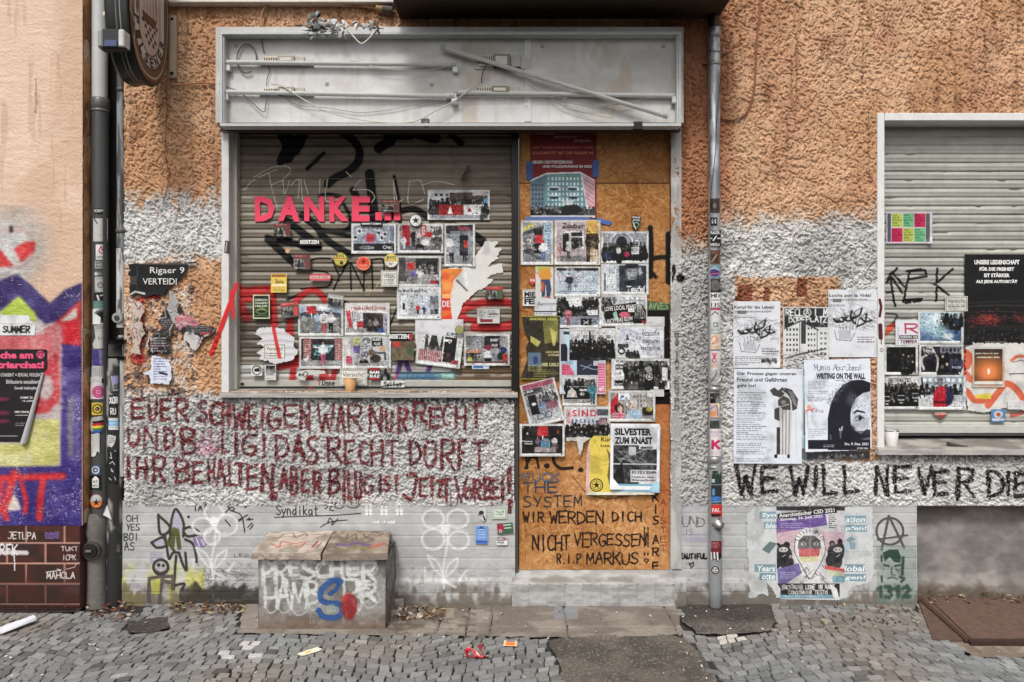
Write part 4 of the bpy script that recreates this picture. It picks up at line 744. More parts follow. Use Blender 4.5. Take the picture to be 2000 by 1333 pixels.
# ---- cups on the sills
def cup(label, px, yb, h, r0, r1, Y, col, liquid):
    t = thing('paper_cup', label, 'cup', tuple(P(px, yb, Y))); x, z = PX(px, Y), ZP(yb, Y); m = MB(); m.lathe(x, Y, [(.0, z + .003), (r0, z), (r0, z + .004), (r1, z + h), (r1 * .93, z + h), (r0 * .93, z + .006), (0, z + .006)], col, 24); m.build('cup_body', 'paper', t, True)
    m = MB(); th = np.linspace(0, 2 * math.pi, 25); m.tube([[x + (r1) * math.cos(a), Y + (r1) * math.sin(a), z + h] for a in th], .0022, liquid[0], 6); m.build('rim', 'paper', t, True)
    m = MB(); m.lathe(x, Y, [(0, z + h * .8), (r1 * .86, z + h * .8)], liquid[1], 20); m.build('drink', 'plastic', t)
cup('tan paper coffee cup standing on the sill of the brown shutter', 684, 764, .076, .027, .036, .035, (196, 150, 100), ((206, 190, 168), (70, 44, 28)))
cup('white paper cup with dark inside on the right sill corner', 1741, 872, .094, .030, .040, .03, (206, 204, 200), ((60, 58, 56), (30, 28, 26)))
m = MB()
wire(m, [(1850, 866), (1866, 870), (1880, 873), (1890, 875)], .008, (70, 68, 66), .0, 4); m.build('rubber_strip', 'rubber', None, True, label='dark bent rubber strip lying on the right window sill', cat='strip')
# ---- things on the ground
def litter(name, label, pts, z, col, mt, cat, fold=.012, seed=1, marks=()):
    r = np.random.default_rng(seed); q = np.array([G(*p) for p in pts]); U, V = np.meshgrid(np.linspace(0, 1, 14), np.linspace(0, 1, 10)); T = (1 - V)[..., None] * ((1 - U)[..., None] * q[0] + U[..., None] * q[1]) + V[..., None] * ((1 - U)[..., None] * q[3] + U[..., None] * q[2])
    T[..., 2] = z + fold * fbm(U * 3, V * 3, seed, 3); c = np.broadcast_to(np.asarray(col, float), T.shape).copy()
    for (u0, v0, u1, v1, cl) in marks: c[(U >= u0) & (U <= u1) & (V >= v0) & (V <= v1)] = cl
    m = MB(); m.grid(T, lin(c / 255 * .9999)); T2 = T.copy(); T2[..., 2] -= .0015; m.grid(T2, lin(np.array(col) * .9)); return m.build(name, mt, None, True, label=label, cat=cat)
m = MB(); c0 = G(38, 1236); a0, a1 = G(-8, 1240), G(66, 1216); T, U = np.meshgrid(np.linspace(-.2, 2.9, 20), np.linspace(0, 1, 14)); ax = a1 - a0; n2 = np.array([-ax[1], ax[0], 0]) / np.linalg.norm(ax)
m.grid(a0 + U[..., None] * ax + np.cos(T)[..., None] * n2 * (.026 + .022 * (1 - U))[..., None] + np.stack([0 * T, 0 * T, .006 + (.014 + .018 * U) * np.sin(np.maximum(T, 0)) + .006 * vn(U * 5, T * 2, 9)], -1), lin((214, 216, 222))); m.build('paper_sleeve', 'paper', None, True, label='curled white paper sheet lying on the cobbles at the left edge', cat='paper')
litter('paper_sheet', 'flat white paper with a yellow stripe on the cobbles before the vent block', [(580, 1281), (620, 1268), (629, 1273), (590, 1286)], .006, (226, 220, 196), 'paper', 'paper', .008, 2, ((.3, .3, .6, .7, (216, 190, 120)),))
litter('card', 'small orange and yellow card lying flat on the cobbles', [(983, 1265), (985, 1254), (1010, 1255), (1010, 1266)], .007, (240, 200, 150), 'paper', 'card', .004, 3, ((.1, .2, .65, .8, (226, 120, 50)), (.7, .2, .95, .8, (70, 80, 130))))
r = np.random.default_rng(9); m = MB(); c0 = G(936, 1284)
for i in range(10):
    a = r.uniform(0, 6.3); p0 = c0 + [.035 * math.cos(a) - .02, .025 * math.sin(a), .012]; d = r.normal(0, .028, 3); e2 = r.normal(0, .022, 3); V = [p0, p0 + d + [0, 0, .03], p0 + e2 + [0, 0, .012]]; m.add(V, [[0, 1, 2]], lin([(206, 30, 52), (190, 24, 44), (224, 50, 66), (220, 214, 200)][r.choice(4, p=[.4, .3, .15, .15])]))
w = MB(); U, V = np.meshgrid(np.linspace(-1, 1, 26), np.linspace(0, 1, 16)); q0, q1, q2 = G(918, 1270), G(926, 1291), G(962, 1288); T = q0 * (1 - V)[..., None] + q1 * V[..., None] + (q2 - q1)[None, None] * ((U + 1) / 2)[..., None] * (V * .9 + .1 - .35 * (1 - V))[..., None]; T[..., 2] = .004 + .03 * fbm(U * 2.2, V * 2.2, 231, 3) * (1 - ((U + 1) / 2) ** 2); cc = np.where((fbm(U * 3, V * 3, 232, 2) > .6)[..., None] & (U < .3)[..., None], (226, 220, 206), (206, 32, 54)); m.grid(T, lin(cc / 255.))
m.build('sweet_wrapper', 'plastic', None, True, label='crumpled red sweet wrapper on the cobbles', cat='wrapper')
def stone(label, px, py, rad, seed, col, z=0, sq=(1.1, .9, .85)):
    r = np.random.default_rng(seed); c0 = G(px, py); bm_ = MB(); U, V = np.meshgrid(np.linspace(0, 2 * math.pi, 19), np.linspace(0, math.pi, 11)); n = np.stack([np.cos(U) * np.sin(V), np.sin(U) * np.sin(V), np.cos(V)], -1); k = 1 + .5 * (vn(n[..., 0] * 1.4 + n[..., 2] + 9, n[..., 1] * 1.4 + 5 + seed, seed % 60) - .5); k = k / np.maximum(np.abs(n).max(-1), .62) * .72
    k[:, -1] = k[:, 0]; bm_.grid(c0 + n * k[..., None] * np.array(sq) * rad + [0, 0, rad * sq[2] * .6 + z], lin(np.clip(np.array(col) * (1 + .25 * (fbm(n[..., 0] * 3, n[..., 1] * 3, seed % 60, 3) - .5))[..., None], 0, 255) / 255)); return bm_.build('stone', 'concrete', None, False, label=label, cat='stone')
stone('larger grey rubble stone beside the vent block corner', 779, 1184, .038, 31, (170, 164, 156)); stone('small grey rubble stone in front of the larger one', 771, 1203, .026, 32, (150, 144, 136))
stone('dark broken stone at the foot of the black pipe', 222, 1176, .05, 33, (104, 92, 82), 0, (1.5, .8, .6)); stone('grey wedge of broken stone at the tiled base corner', 147, 1180, .04, 34, (104, 96, 88), 0, (1.2, .8, 1.0))
def leaves(name, label, n, px0, px1, py0, py1, seed, pal, zj=.01):
    r = np.random.default_rng(seed); m = MB()
    for i in range(n):
        c0 = G(r.uniform(px0, px1), r.uniform(py0, py1)); c0[1] = min(c0[1], .08); L = r.uniform(.008, .022) * (.5 if name == 'grit' else 1); a = r.uniform(0, 6.3); d = np.array([math.cos(a), math.sin(a), r.normal(0, .3)]) * L; e2 = np.array([-math.sin(a), math.cos(a), r.normal(0, .5)]) * L * .45; z = np.array([0, 0, .008 + abs(r.normal(0, zj))])
        m.add([c0 + z - d, c0 + z + e2 - d * .1, c0 + z + d, c0 + z - e2], [[0, 1, 2], [0, 2, 3]], lin(np.clip(np.array(pal[r.integers(len(pal))]) + r.normal(0, 12), 5, 255)))
    return m.build(name, 'dry_leaf', None, label=label, kind='stuff')
LP = [(104, 76, 56), (122, 88, 64), (88, 66, 52), (150, 124, 98), (76, 58, 46), (164, 146, 122)]
leaves('dead_leaves', 'drift of dead brown leaves against the basement panel', 230, 1790, 2080, 1160, 1186, 41, LP, .022); leaves('dead_leaves', 'scattered leaf crumbs right of the vent block', 130, 770, 870, 1186, 1212, 42, LP + [(190, 176, 160)], .004)
leaves('dead_leaves', 'leaf litter along the plinth foot left of the vent block', 160, 330, 480, 1180, 1200, 43, LP + [(150, 140, 100)], .006); leaves('dead_leaves', 'reddish leaf litter by the foot of the drainpipes', 110, 170, 262, 1181, 1216, 44, [(112, 64, 50), (126, 82, 64), (96, 68, 54), (180, 170, 160), (90, 70, 60)], .006); leaves('dead_leaves', 'pale leaf crumbs on the cobbles near the hatch', 60, 1560, 1800, 1184, 1240, 45, LP, .004)
leaves('grit', 'pale grit, gum and paper crumbs trodden into the cobbled pavement', 420, 0, 2000, 1190, 1333, 46, [(190, 186, 178), (150, 142, 130), (110, 96, 80), (210, 206, 200), (90, 78, 66)], .001)
r = np.random.default_rng(77)
for i, (px, py, lb_) in enumerate(((190, 1272, 'white cigarette butt on the cobbles at the left'), (818, 1242, 'white cigarette butt lying by the slab edge below the stones'), (783, 1265, 'cigarette end in the joint of the cobbles beneath the slabs'), (980, 1201, 'cigarette butt on the concrete slab before the doorway'), (1795, 1218, 'cigarette butt on the concrete surround of the hatch'), (1072, 1249, 'short cigarette end beside the asphalt patch'), (435, 1187, 'cigarette butt in the leaf litter by the plinth'))):
    c0 = G(px, py) + [0, 0, .009]; a = r.uniform(0, 3); d = np.array([math.cos(a), math.sin(a) * .6, 0]) * .014; m = MB(); m.tube([c0 - d, c0 + d * .2], .0042, (232, 230, 224), 8); m.tube([c0 + d * .2, c0 + d], .0043, (206, 160, 100), 8); m.build('cigarette_butt', 'paper', None, True, label=lb_, cat='cigarette butt', group='cigarette butts on the pavement')
# ================================================================== PAINT ON THE WALLS (child parts that follow the relief below them)
def graff(parent, label, cv, Yref, yf, off=.0012, rough=0.0, rel=None):
    p = P(cv.X, cv.Y, Yref); al = cv.m.copy()
    if rough: al = np.clip(al * (1 - rough * sst(.45, .75, fbm(cv.X / 5, cv.Y / 4, 240, 3))), 0, 1)
    if rel is not None: h = relief(p[..., 0], p[..., 2]); al = np.clip(al * (.5 + .5 * sst(rel, rel + .006, h)), 0, 1)
    V = np.stack([p[..., 0], yf(p[..., 0], p[..., 2]) - off, p[..., 2]], -1); k = (al[:-1, :-1] + al[1:, 1:] + al[1:, :-1] + al[:-1, 1:]) > .06
    mb = MB(); mb.grid(V, lin(np.clip(cv.a, 0, .9999)), al, k); return tag(mb.build('graffiti', 'spray_paint', parent, True), label)
yw = lambda X, Z: -relief(X, Z)
# the three line sentence in dark red brush paint
c = Cv(240, 770, 1008, 990, 1.15, (112, 34, 40), clear=True); BR = (120, 48, 52)
ROWS = ["E256,778,285,820 U289,776,309,824 E313,778,335,823 R342,777,371,826 S384,780,408,826 C408,784,437,831 H433,785,451,834 W453,785,484,840 E484,788,503,841 I508,789,519,842 G521,793,550,842 E554,789,580,836 N585,787,607,840 W619,787,655,845 A656,788,676,847 R678,787,709,842 N720,792,748,845 U752,800,769,845 R776,794,799,847 R806,783,836,830 E838,794,863,838 C863,790,882,834 H888,790,911,840 T916,788,944,837",
 "U248,836,275,872 N281,832,310,879 D320,833,344,880 B353,833,386,889 I392,840,402,863 L409,838,430,883 L433,840,450,887 I458,844,466,891 G472,846,503,891 !510,848,522,897 D537,848,566,899 A571,848,597,901 S597,850,624,908 R638,852,668,904 E672,858,694,907 C700,860,720,910 H723,858,750,913 T752,859,780,910 D798,858,824,910 Ü827,860,854,914 R860,856,890,920 F894,858,911,916 T920,862,952,918",
 "I247,889,256,936 H266,892,289,936 R298,889,326,944 B341,895,373,944 E375,901,400,946 H406,897,421,944 A421,895,443,951 L447,899,465,951 T458,903,482,951 E481,907,505,959 N509,905,537,961 ,532,955,541,976 A544,913,566,959 B566,912,585,967 E587,916,607,963 R611,918,630,965 B641,913,665,966 I668,918,676,976 L678,920,690,977 L692,920,706,976 I702,918,708,974 G709,926,730,968 I740,926,746,964 S748,928,764,962 T769,928,780,966 J786,924,816,976 E818,932,837,972 T838,930,850,972 Z852,936,868,974 T864,934,880,982 V886,928,916,982 O906,950,926,980 R924,934,942,980 B944,930,962,978 E960,934,976,976 I978,926,986,980 !990,912,1000,985"]
for row in ROWS:
    for w_ in row.split(' '):
        q = [float(v) for v in w_[1:].split(',')]; wd = 5.6 * (1.35 if w_[0] in '!' and q[0] > 900 else 1) + c.rs.normal(0, .5)
        iw = min(wd * .5, (q[2] - q[0]) * .3); c.ch(w_[0], q[0] + iw, q[1] + 2.6, q[2] - iw, q[3] - 2.6, wd, np.array(BR) + c.rs.normal(0, 9), 0.97, 1.4, .9)
for (x, y0, y1) in ((673, 960, 984), (686, 955, 986), (700, 960, 986), (880, 960, 992), (893, 970, 990), (960, 965, 988), (1000, 960, 988)): c.l([(x, y0), (x + .5, y1)], 2.5, BR, .6, 1.5)
c.e(535, 970, 9, 9, (120, 36, 44), .8)
graff(wall, 'three lines of dark red brush lettering', c, 0, yw, .0014, .1, -.010)
c = Cv(380, 838, 436, 892, 1, (220, 170, 190), clear=True); c.e(404, 876, 17, 13, (232, 186, 202), .8, .9); c.e(410, 856, 16, 12, (224, 206, 214), .7, .9); graff(wall, 'pink paint splash over the red lettering', c, 0, yw, .002, .5)
# WE WILL NEVER DIE
c = Cv(1425, 895, 2012, 985, 1.15, (24, 22, 22), clear=True)
for w_ in "W1434,905,1478,968 E1484,910,1520,963 W1540,910,1581,967 I1590,909,1595,960 L1605,908,1636,967 L1645,910,1678,964 N1706,909,1736,968 E1743,909,1780,964 V1790,912,1822,967 E1820,919,1852,968 R1868,912,1904,971 D1926,918,1962,973 I1966,920,1970,968 E1978,922,2008,971".split(' '):
    q = [float(v) for v in w_[1:].split(',')]; iw = min(3.4, (q[2] - q[0]) * .3); c.ch(w_[0], q[0] + iw, q[1] + 2, q[2] - iw, q[3] - 2, 7.0, (22, 20, 20), .98, 1.2, .7)
c.l([(1867, 955), (1868, 976)], 5, (22, 20, 20)); c.l([(1452, 968), (1452, 974)], 4, (22, 20, 20))
graff(wall, 'black capital lettering along the band under the right window', c, 0, yw, .0014, .06, -.011)
# red arrow line across the frame, spray spots on the jamb
c = Cv(405, 540, 470, 700, 1.2, (206, 40, 44), clear=True); c.l([(412, 692), (432, 640), (447, 600), (462, 556)], 8, (206, 42, 46), .95, 1.2); c.l([(452, 570), (455, 600), (456, 620)], 7, (206, 42, 46), .8, 1.5); c.l([(432, 640), (440, 618), (449, 596)], 9, (206, 42, 46), .9, 1.5)
graff(wall, 'red spray stroke rising across the window frame', c, -.008, lambda X, Z: np.where(topx(X, -.008, Z)[0] > 431, -.0085, -relief(X, Z) - .002), .001)
c = Cv(250, 570, 330, 790, 1, (190, 44, 50), clear=True); c.l([(262, 592), (280, 580), (310, 580)], 7, (196, 44, 48), .8, 2); c.l([(280, 580), (279, 640), (276, 705)], 8, (196, 44, 48), .75, 2); c.e(272, 700, 14, 11, (190, 40, 48), .8, .6); c.e(330, 560, 12, 12, (190, 60, 80), .0)
graff(wall, 'faded red spray strokes beside the black drainpipe', c, 0, yw, .0014, .7, -.004)
c = Cv(1262, 436, 1350, 796, 1, (10, 10, 10), clear=True)
c.l([(1270, 445), (1272, 490), (1270, 540)], 10, (12, 11, 12), .97, 2); c.l([(1306, 458), (1306, 500), (1306, 550)], 12, (12, 11, 12), .97, 2); c.l([(1276, 505), (1290, 502), (1306, 503)], 9, (12, 11, 12), .9, 2); c.l([(1274, 534), (1280, 541)], 8, (12, 11, 12), .9, 2); c.r(1265, 607, 1308, 790, (14, 13, 14), .97); c.p([(1265, 588), (1308, 594), (1308, 607), (1265, 607)], (70, 96, 66), .8); c.hw("AVVES", 1268, 592, 1304, 604, 1.6, (140, 170, 120)); c.l([(1268, 790), (1280, 772), (1306, 768)], 3, (120, 116, 112), .6); c.l([(1276, 680), (1306, 660)], 1.5, (150, 146, 140), .6)
c.l([(1311, 530), (1316, 520), (1318, 536), (1312, 548)], 6, (14, 13, 14), .95, 1)
yd = lambda X, Z: np.where(topx(X, 0, Z)[0] > 1311, -.0095, .0385)
graff(door, 'black spray letter, green tag and black square on the board', c, .04, lambda X, Z: np.full_like(X, .0385), .0)
c = Cv(1312, 515, 1345, 800, 1.3, (10, 10, 10), clear=True); c.e(1329, 543, 8, 8, (12, 11, 12), .98, .2); c.l([(1312, 530), (1316, 519), (1318, 530), (1311, 550)], 5, (14, 13, 14), .95, 1)
for i, chh in enumerate("BA TAY EGYPD"): c.ch(chh, 1318, 648 + i * 13, 1326, 658 + i * 13, 1.3, (60, 58, 56), .9, .4, .2)
c.e(1322, 673, 2.6, 2.6, (70, 70, 72), .9); graff(jamb, 'black spray blob and a vertical row of small pen letters', c, -.01, lambda X, Z: np.where(topx(X, -.01, Z)[0] > 1331.5, -relief(X, Z) - .003, -.0105), .0015)
# ---- writing on the board
c = Cv(1014, 888, 1308, 1112, 1.5, (30, 20, 16), clear=True); K1 = (36, 24, 20)
for q in ([(1028, 894), (1030, 915)], [(1026, 915), (1036, 893), (1048, 893)], [(1048, 893), (1052, 914)]): c.l(q, 4.4, K1, .95, .8)
c.e(1068, 910, 5.5, 5, K1); c.e(1134, 918, 5, 4.5, K1); c.l([(1080, 890), (1083, 905), (1096, 915), (1118, 914)], 6, K1, .95, .8, 6); c.l([(1102, 872), (1112, 884)], 4, K1)
IN = (46, 62, 84)
c.hw("FUCK", 1022, 925, 1092, 940, 3, (88, 96, 110), .9); c.hw("THE", 1022, 942, 1088, 962, 3, IN, .9); c.hw("SYSTEM", 1022, 969, 1136, 990, 2.6, (50, 52, 62), .9, .25, .8)
c.hw("WIR", 1022, 1001, 1062, 1020, 3, K1, .95); c.hw("WERDEN", 1074, 999, 1178, 1022, 3, K1, .95, .2, 1); c.hw("DICH", 1196, 1000, 1252, 1018, 3.2, K1, .95); c.hw("NICHT", 1040, 1046, 1112, 1074, 3.2, K1, .95, .2, 1); c.hw("VERGESSEN", 1122, 1042, 1262, 1066, 2.8, K1, .95, .2, 1.5); c.hw("!!", 1256, 1030, 1268, 1084, 2.4, K1, .9); c.hw("R.I.P", 1088, 1082, 1134, 1100, 2.6, K1, .95); c.hw("MARKUS", 1146, 1080, 1246, 1102, 3, K1, .95, .2, 1); c.l([(1258, 1093), (1262, 1091), (1267, 1094), (1262, 1100), (1258, 1093)], 2, K1)
for chh, y in zip("KIS AREE", (964, 986, 1008, 0, 1046, 1070, 1098)):
    if chh != ' ': c.ch(chh, 1275, y, 1286, y + 16, 2.8, K1, .95, .6, .4)
for i, chh in enumerate("AISTET"): c.ch(chh, 1290, 975 + i * 18, 1300, 987 + i * 18, 1.6, (122, 40, 34), .6)
for q in ([(1118, 930), (1132, 948), (1146, 965)], [(1150, 968), (1190, 975), (1230, 968)], [(1270, 700), (1284, 740)]): c.l(q, 2, (96, 56, 32), .6)
graff(door, 'dark marker handwriting on the lower half of the board', c, .041, lambda X, Z: np.full_like(X, .0385), .0)
# ---- shutter tags
c = Cv(462, 252, 1000, 742, 1.0, (16, 16, 17), clear=True); K2 = (17, 17, 18)
for pts, w in (([(668, 258), (690, 275), (702, 295), (698, 318), (680, 335), (655, 348), (640, 360)], 13), ([(556, 262), (566, 286), (560, 305)], 24), ([(590, 262), (580, 285), (566, 300)], 20), ([(552, 305), (548, 316)], 13), ([(722, 340), (726, 380), (732, 432)], 15), ([(522, 464), (560, 474), (622, 478)], 9), ([(524, 468), (550, 492), (574, 514)], 12), ([(560, 432), (600, 462), (606, 466)], 12), ([(590, 420), (616, 440), (640, 470), (684, 498)], 11), ([(618, 448), (650, 452), (684, 450)], 7), ([(560, 468), (600, 486), (624, 486)], 8), ([(572, 510), (580, 522)], 4), ([(740, 442), (770, 420), (806, 408), (835, 424)], 10), ([(624, 384), (640, 380), (664, 384)], 6), ([(672, 400), (682, 420), (684, 440), (676, 448)], 5), ([(690, 372), (696, 385)], 12), ([(760, 262), (800, 262)], 20), ([(740, 290), (764, 275)], 16), ([(880, 262), (900, 280)], 10), ([(928, 462), (940, 470), (944, 474)], 14), ([(562, 585), (590, 574)], 4), ([(600, 430), (622, 448), (628, 462)], 10), ([(640, 452), (684, 462)], 6), ([(770, 345), (780, 400), (782, 440)], 5), ([(820, 262), (850, 270)], 18), ([(632, 300), (600, 330)], 6), ([(628, 574), (640, 582)], 4)):
    c.l(pts, w * 1.2, K2, .96, 1.8, 6)
for pts in ([(605, 510), (620, 505), (645, 505)], [(650, 510), (664, 538), (678, 510)], [(664, 538), (652, 566)], [(684, 515), (686, 566)], [(686, 515), (712, 568)], [(712, 516), (710, 568)], [(726, 508), (728, 566)], [(726, 508), (748, 508), (750, 540), (752, 545)], [(610, 528), (636, 532), (648, 545), (640, 560), (612, 562), (588, 565)], [(640, 575), (690, 596)], [(776, 600), (760, 640)]): c.l(pts, 3.2, K2, .9, .8, 5)
for pts in ([(477, 372), (496, 352), (540, 332)], [(495, 348), (530, 328), (562, 326), (566, 338), (552, 350)], [(526, 340), (530, 365), (542, 408)], [(530, 362), (554, 352)], [(553, 352), (556, 380), (566, 352)], [(566, 365), (584, 350), (582, 388)], [(588, 350), (592, 392), (604, 396)], [(594, 352), (602, 380)], [(625, 350), (624, 378)], [(640, 350), (636, 392), (662, 390)], [(690, 372), (700, 356), (706, 352)], [(692, 372), (720, 372), (732, 385), (726, 396)], [(768, 352), (776, 395)], [(768, 352), (772, 395), (788, 390)], [(800, 352), (798, 398), (828, 390)], [(802, 356), (820, 352), (826, 366), (830, 380)], [(824, 362), (856, 355), (888, 362)], [(676, 336), (686, 346)]): c.l(pts, 2.1, (206, 200, 186), .92, .6, 4)
for pts in ([(750, 530), (735, 560), (716, 580)], [(745, 545), (728, 575)], [(722, 560), (708, 588)]): c.l(pts, 1.8, (196, 176, 140), .7, .5)
graff(sh1, 'black spray letters with thin white scratched tag', c, .11, ysh1, .0015)
c = Cv(460, 545, 1014, 760, 1.0, (190, 40, 42), clear=True); RD = (182, 46, 48)
for pts, w in (([(463, 562), (470, 600), (482, 620)], 16), ([(470, 568), (500, 566), (532, 564)], 10), ([(532, 566), (535, 620), (536, 690), (548, 700)], 11), ([(566, 656), (568, 620), (578, 590), (600, 570), (620, 570), (638, 590)], 10), ([(566, 650), (566, 680), (582, 706)], 11), ([(545, 718), (572, 712), (584, 712)], 9), ([(574, 712), (571, 750)], 10), ([(602, 720), (606, 752)], 13), ([(628, 722), (630, 745)], 9), ([(655, 722), (650, 740)], 9), ([(680, 724), (690, 730)], 6), ([(904, 604), (940, 592), (985, 590), (1008, 598), (1012, 616), (1000, 632), (960, 640), (926, 640)], 12), ([(464, 574), (488, 580), (510, 572)], 18), ([(606, 724), (628, 716), (640, 740)], 8), ([(648, 716), (690, 722)], 8), ([(918, 575), (906, 600), (900, 640)], 10), ([(900, 620), (930, 628)], 9), ([(930, 640), (975, 642), (1004, 634), (1010, 610)], 10), ([(962, 575), (972, 570)], 10)):
    c.l(pts, w * 1.25, np.array(RD) + c.rs.normal(0, 8), .86, 2.6, 6)
c.r(470, 600, 530, 690, (60, 34, 30), .25)
graff(sh1, 'red spray letters across the lower shutter', c, .11, ysh1, .003, .15)
c = Cv(762, 680, 960, 760, 1.0, (100, 60, 130), clear=True); PU = (92, 58, 122)
for q in ([(784, 700), (776, 735), (806, 736)], [(790, 700), (800, 726)], [(840, 716), (832, 736), (846, 738)], [(788, 746), (800, 752)]): c.l(q, 9, PU, .85, 1.5)
c.p([(780, 727), (890, 726), (892, 742), (776, 742)], (86, 132, 140), .8); c.hw("IZVORK", 792, 729, 850, 740, 2.5, (60, 90, 130)); c.hw("TERR", 862, 730, 886, 739, 2, (160, 190, 176)); c.r(866, 742, 960, 753, (150, 120, 78), .8); c.hw("COMRAR", 868, 744, 920, 752, 1.2, (90, 70, 44)); c.l([(774, 732), (772, 740)], 5, (190, 80, 110), .8)
graff(sh1, 'purple and teal tag along the bottom slats', c, .11, ysh1, .0015)
c = Cv(600, 738, 670, 756, 1.6, (30, 28, 28), clear=True); c.hw("Done", 630, 742, 654, 753, 1.4, (40, 36, 36)); c.hw("T", 621, 744, 627, 752, 1.4, (180, 60, 50)); graff(sh1, 'small pen scribble on the bottom rail', c, .1, lambda X, Z: np.full_like(X, .0985), .0)
c = Cv(1729, 520, 1866, 606, 1.2, (22, 22, 22), clear=True)
for q in ([(1732, 552), (1742, 532), (1766, 560)], [(1738, 535), (1744, 580), (1748, 598)], [(1732, 572), (1746, 570)], [(1776, 532), (1764, 590)], [(1778, 530), (1806, 528), (1810, 540), (1774, 546)], [(1766, 586), (1800, 584), (1798, 588), (1768, 592)], [(1830, 525), (1828, 588)], [(1860, 526), (1826, 556), (1852, 576)], [(1770, 530), (1798, 526)], [(1733, 545), (1752, 524)], [(1740, 540), (1762, 572)]): c.l(q, 4.2, (24, 23, 23), .95, 1)
graff(sh2, 'black brush tag on the right shutter', c, .115, ysh2, .0015)
c = Cv(1729, 605, 2010, 850, 1.0, (200, 80, 60), clear=True)
for q, w in (([(1729, 650), (1746, 634)], 12), ([(1730, 612), (1752, 616), (1744, 632)], 3), ([(1884, 690), (1888, 780), (1920, 786)], 14), ([(1930, 790), (1960, 752), (1980, 756), (2004, 785)], 11), ([(1884, 720), (1894, 730)], 10)): c.l(q, w, (204, 84, 60) if w > 4 else (40, 36, 34), .85, 2, 5)
c.r(1884, 672, 1899, 790, (206, 110, 76), .6); c.r(1960, 684, 2010, 800, (206, 202, 196), .75); c.l([(1962, 732), (2008, 730)], 2, (60, 58, 56)); c.l([(1978, 706), (2008, 700)], 5, (120, 70, 50), .8); c.p([(1905, 775), (1935, 770), (1935, 782), (1905, 780)], (220, 200, 70), .8); c.l([(1888, 800), (1900, 806), (1925, 800)], 2.5, (190, 176, 80), .7); c.r(1920, 838, 1942, 847, (200, 110, 90), .6); c.l([(1975, 812), (1998, 806)], 8, (196, 84, 66), .7)
graff(sh2, 'orange red spray remnants behind the lower flyers', c, .115, ysh2, .0012)
c = Cv(1705, 580, 1732, 690, 1.6, (70, 26, 30), clear=True); c.l([(1718, 586), (1721, 600), (1718, 618)], 5, (84, 30, 36)); c.l([(1719, 636), (1720, 660)], 8, (84, 30, 36)); c.l([(1721, 660), (1721, 672)], 1.5, (84, 30, 36)); c.ring(1722, 684, 3, 1, (150, 110, 110)); graff(frame2, 'dark red paint drips on the white frame', c, -.014, lambda X, Z: np.full_like(X, -.0155), 0)
c = Cv(430, 465, 450, 500, 1.6, (40, 36, 34), clear=True); c.p([(440, 470), (452, 472), (449, 497), (438, 494)], (70, 64, 60)); c.l([(443, 474), (441, 492)], 2, (190, 186, 180)); c.l([(434, 690), (434, 720)], 1, (0, 0, 0), 0); graff(frame1, 'dark torn sticker residue on the white frame', c, -.006, lambda X, Z: np.full_like(X, -.0075), 0)
# ---- neighbour mural
c = Cv(-40, 400, 164, 1027, 1.0, (60, 44, 120), clear=True); VI = (60, 50, 104); RE = (176, 52, 54)
c.e(30, 478, 60, 72, (206, 204, 200), .7, .6); c.e(8, 500, 50, 50, (206, 206, 204), .6, .6); c.ring(28, 484, 40, 3, (190, 110, 110), .5); c.ring(20, 482, 46, 7, (206, 60, 64), .0)
c.p([(28, 486), (52, 472), (72, 474), (66, 494), (42, 514), (36, 500)], (204, 62, 62), .95); c.p([(-40, 474), (2, 488), (28, 520), (-40, 528)], (198, 56, 58), .95); c.l([(8, 458), (24, 450), (40, 452)], 2, (150, 90, 96), .7); c.r(20, 442, 27, 456, (30, 22, 22), .95)
c.p([(-40, 590), (0, 556), (36, 534), (66, 560), (98, 592), (130, 570), (162, 552), (162, 1027), (-40, 1027)], (190, 178, 178), .9)
c.p([(-40, 570), (0, 548), (34, 536), (62, 556), (98, 594), (128, 566), (162, 552), (162, 590), (110, 628), (90, 634), (66, 612), (38, 578), (4, 606), (-40, 640)], VI, .97); c.p([(4, 608), (38, 578), (70, 612), (72, 628), (4, 630)], (168, 190, 72), .97)
c.p([(106, 632), (162, 582), (162, 690), (130, 672), (120, 640)], RE, .95); c.p([(118, 628), (152, 600), (152, 620), (140, 626)], (206, 200, 196), .95); c.p([(120, 634), (152, 626), (156, 680), (122, 674)], (200, 40, 52), .95)
c.p([(-40, 655), (100, 652), (104, 700), (-40, 690)], (198, 84, 90), .8); c.p([(86, 640), (120, 632), (120, 790), (86, 800)], (196, 96, 100), .8)
c.p([(72, 715), (112, 690), (118, 780), (96, 806), (60, 810)], (192, 50, 56), .9); c.e(90, 757, 16, 24, (190, 182, 180), .9, .2); c.e(86, 757, 9, 18, (150, 60, 70), .0)
c.p([(122, 672), (162, 676), (162, 1027), (118, 1027)], (60, 46, 116), .96); c.p([(130, 720), (158, 716), (156, 900), (134, 900)], (110, 100, 150), .5); c.p([(132, 790), (146, 770), (144, 890), (134, 890)], (120, 116, 120), .7)
c.p([(-40, 868), (46, 866), (66, 820), (116, 818), (118, 900), (106, 912), (-40, 912)], (190, 186, 112), .96); c.p([(-40, 888), (60, 884), (66, 908), (-40, 910)], (206, 204, 150), .8); c.mott(16, 20)
c.p([(-40, 912), (160, 910), (160, 1027), (-40, 1027)], (54, 42, 112), .96)
for q, w in (([(-30, 936), (60, 932), (124, 930)], 13), ([(30, 925), (16, 970), (14, 1010)], 16), ([(86, 932), (80, 975), (78, 1012)], 13), ([(6, 940), (0, 975), (4, 1000)], 9), ([(44, 945), (52, 980), (50, 1000)], 9)): c.l(q, w, (200, 44, 46), .92, 1.5, 5)
c.p([(18, 988), (28, 964), (38, 980), (42, 996), (18, 998)], (220, 206, 196)); c.r(18, 998, 42, 1012, (60, 56, 128), .9)
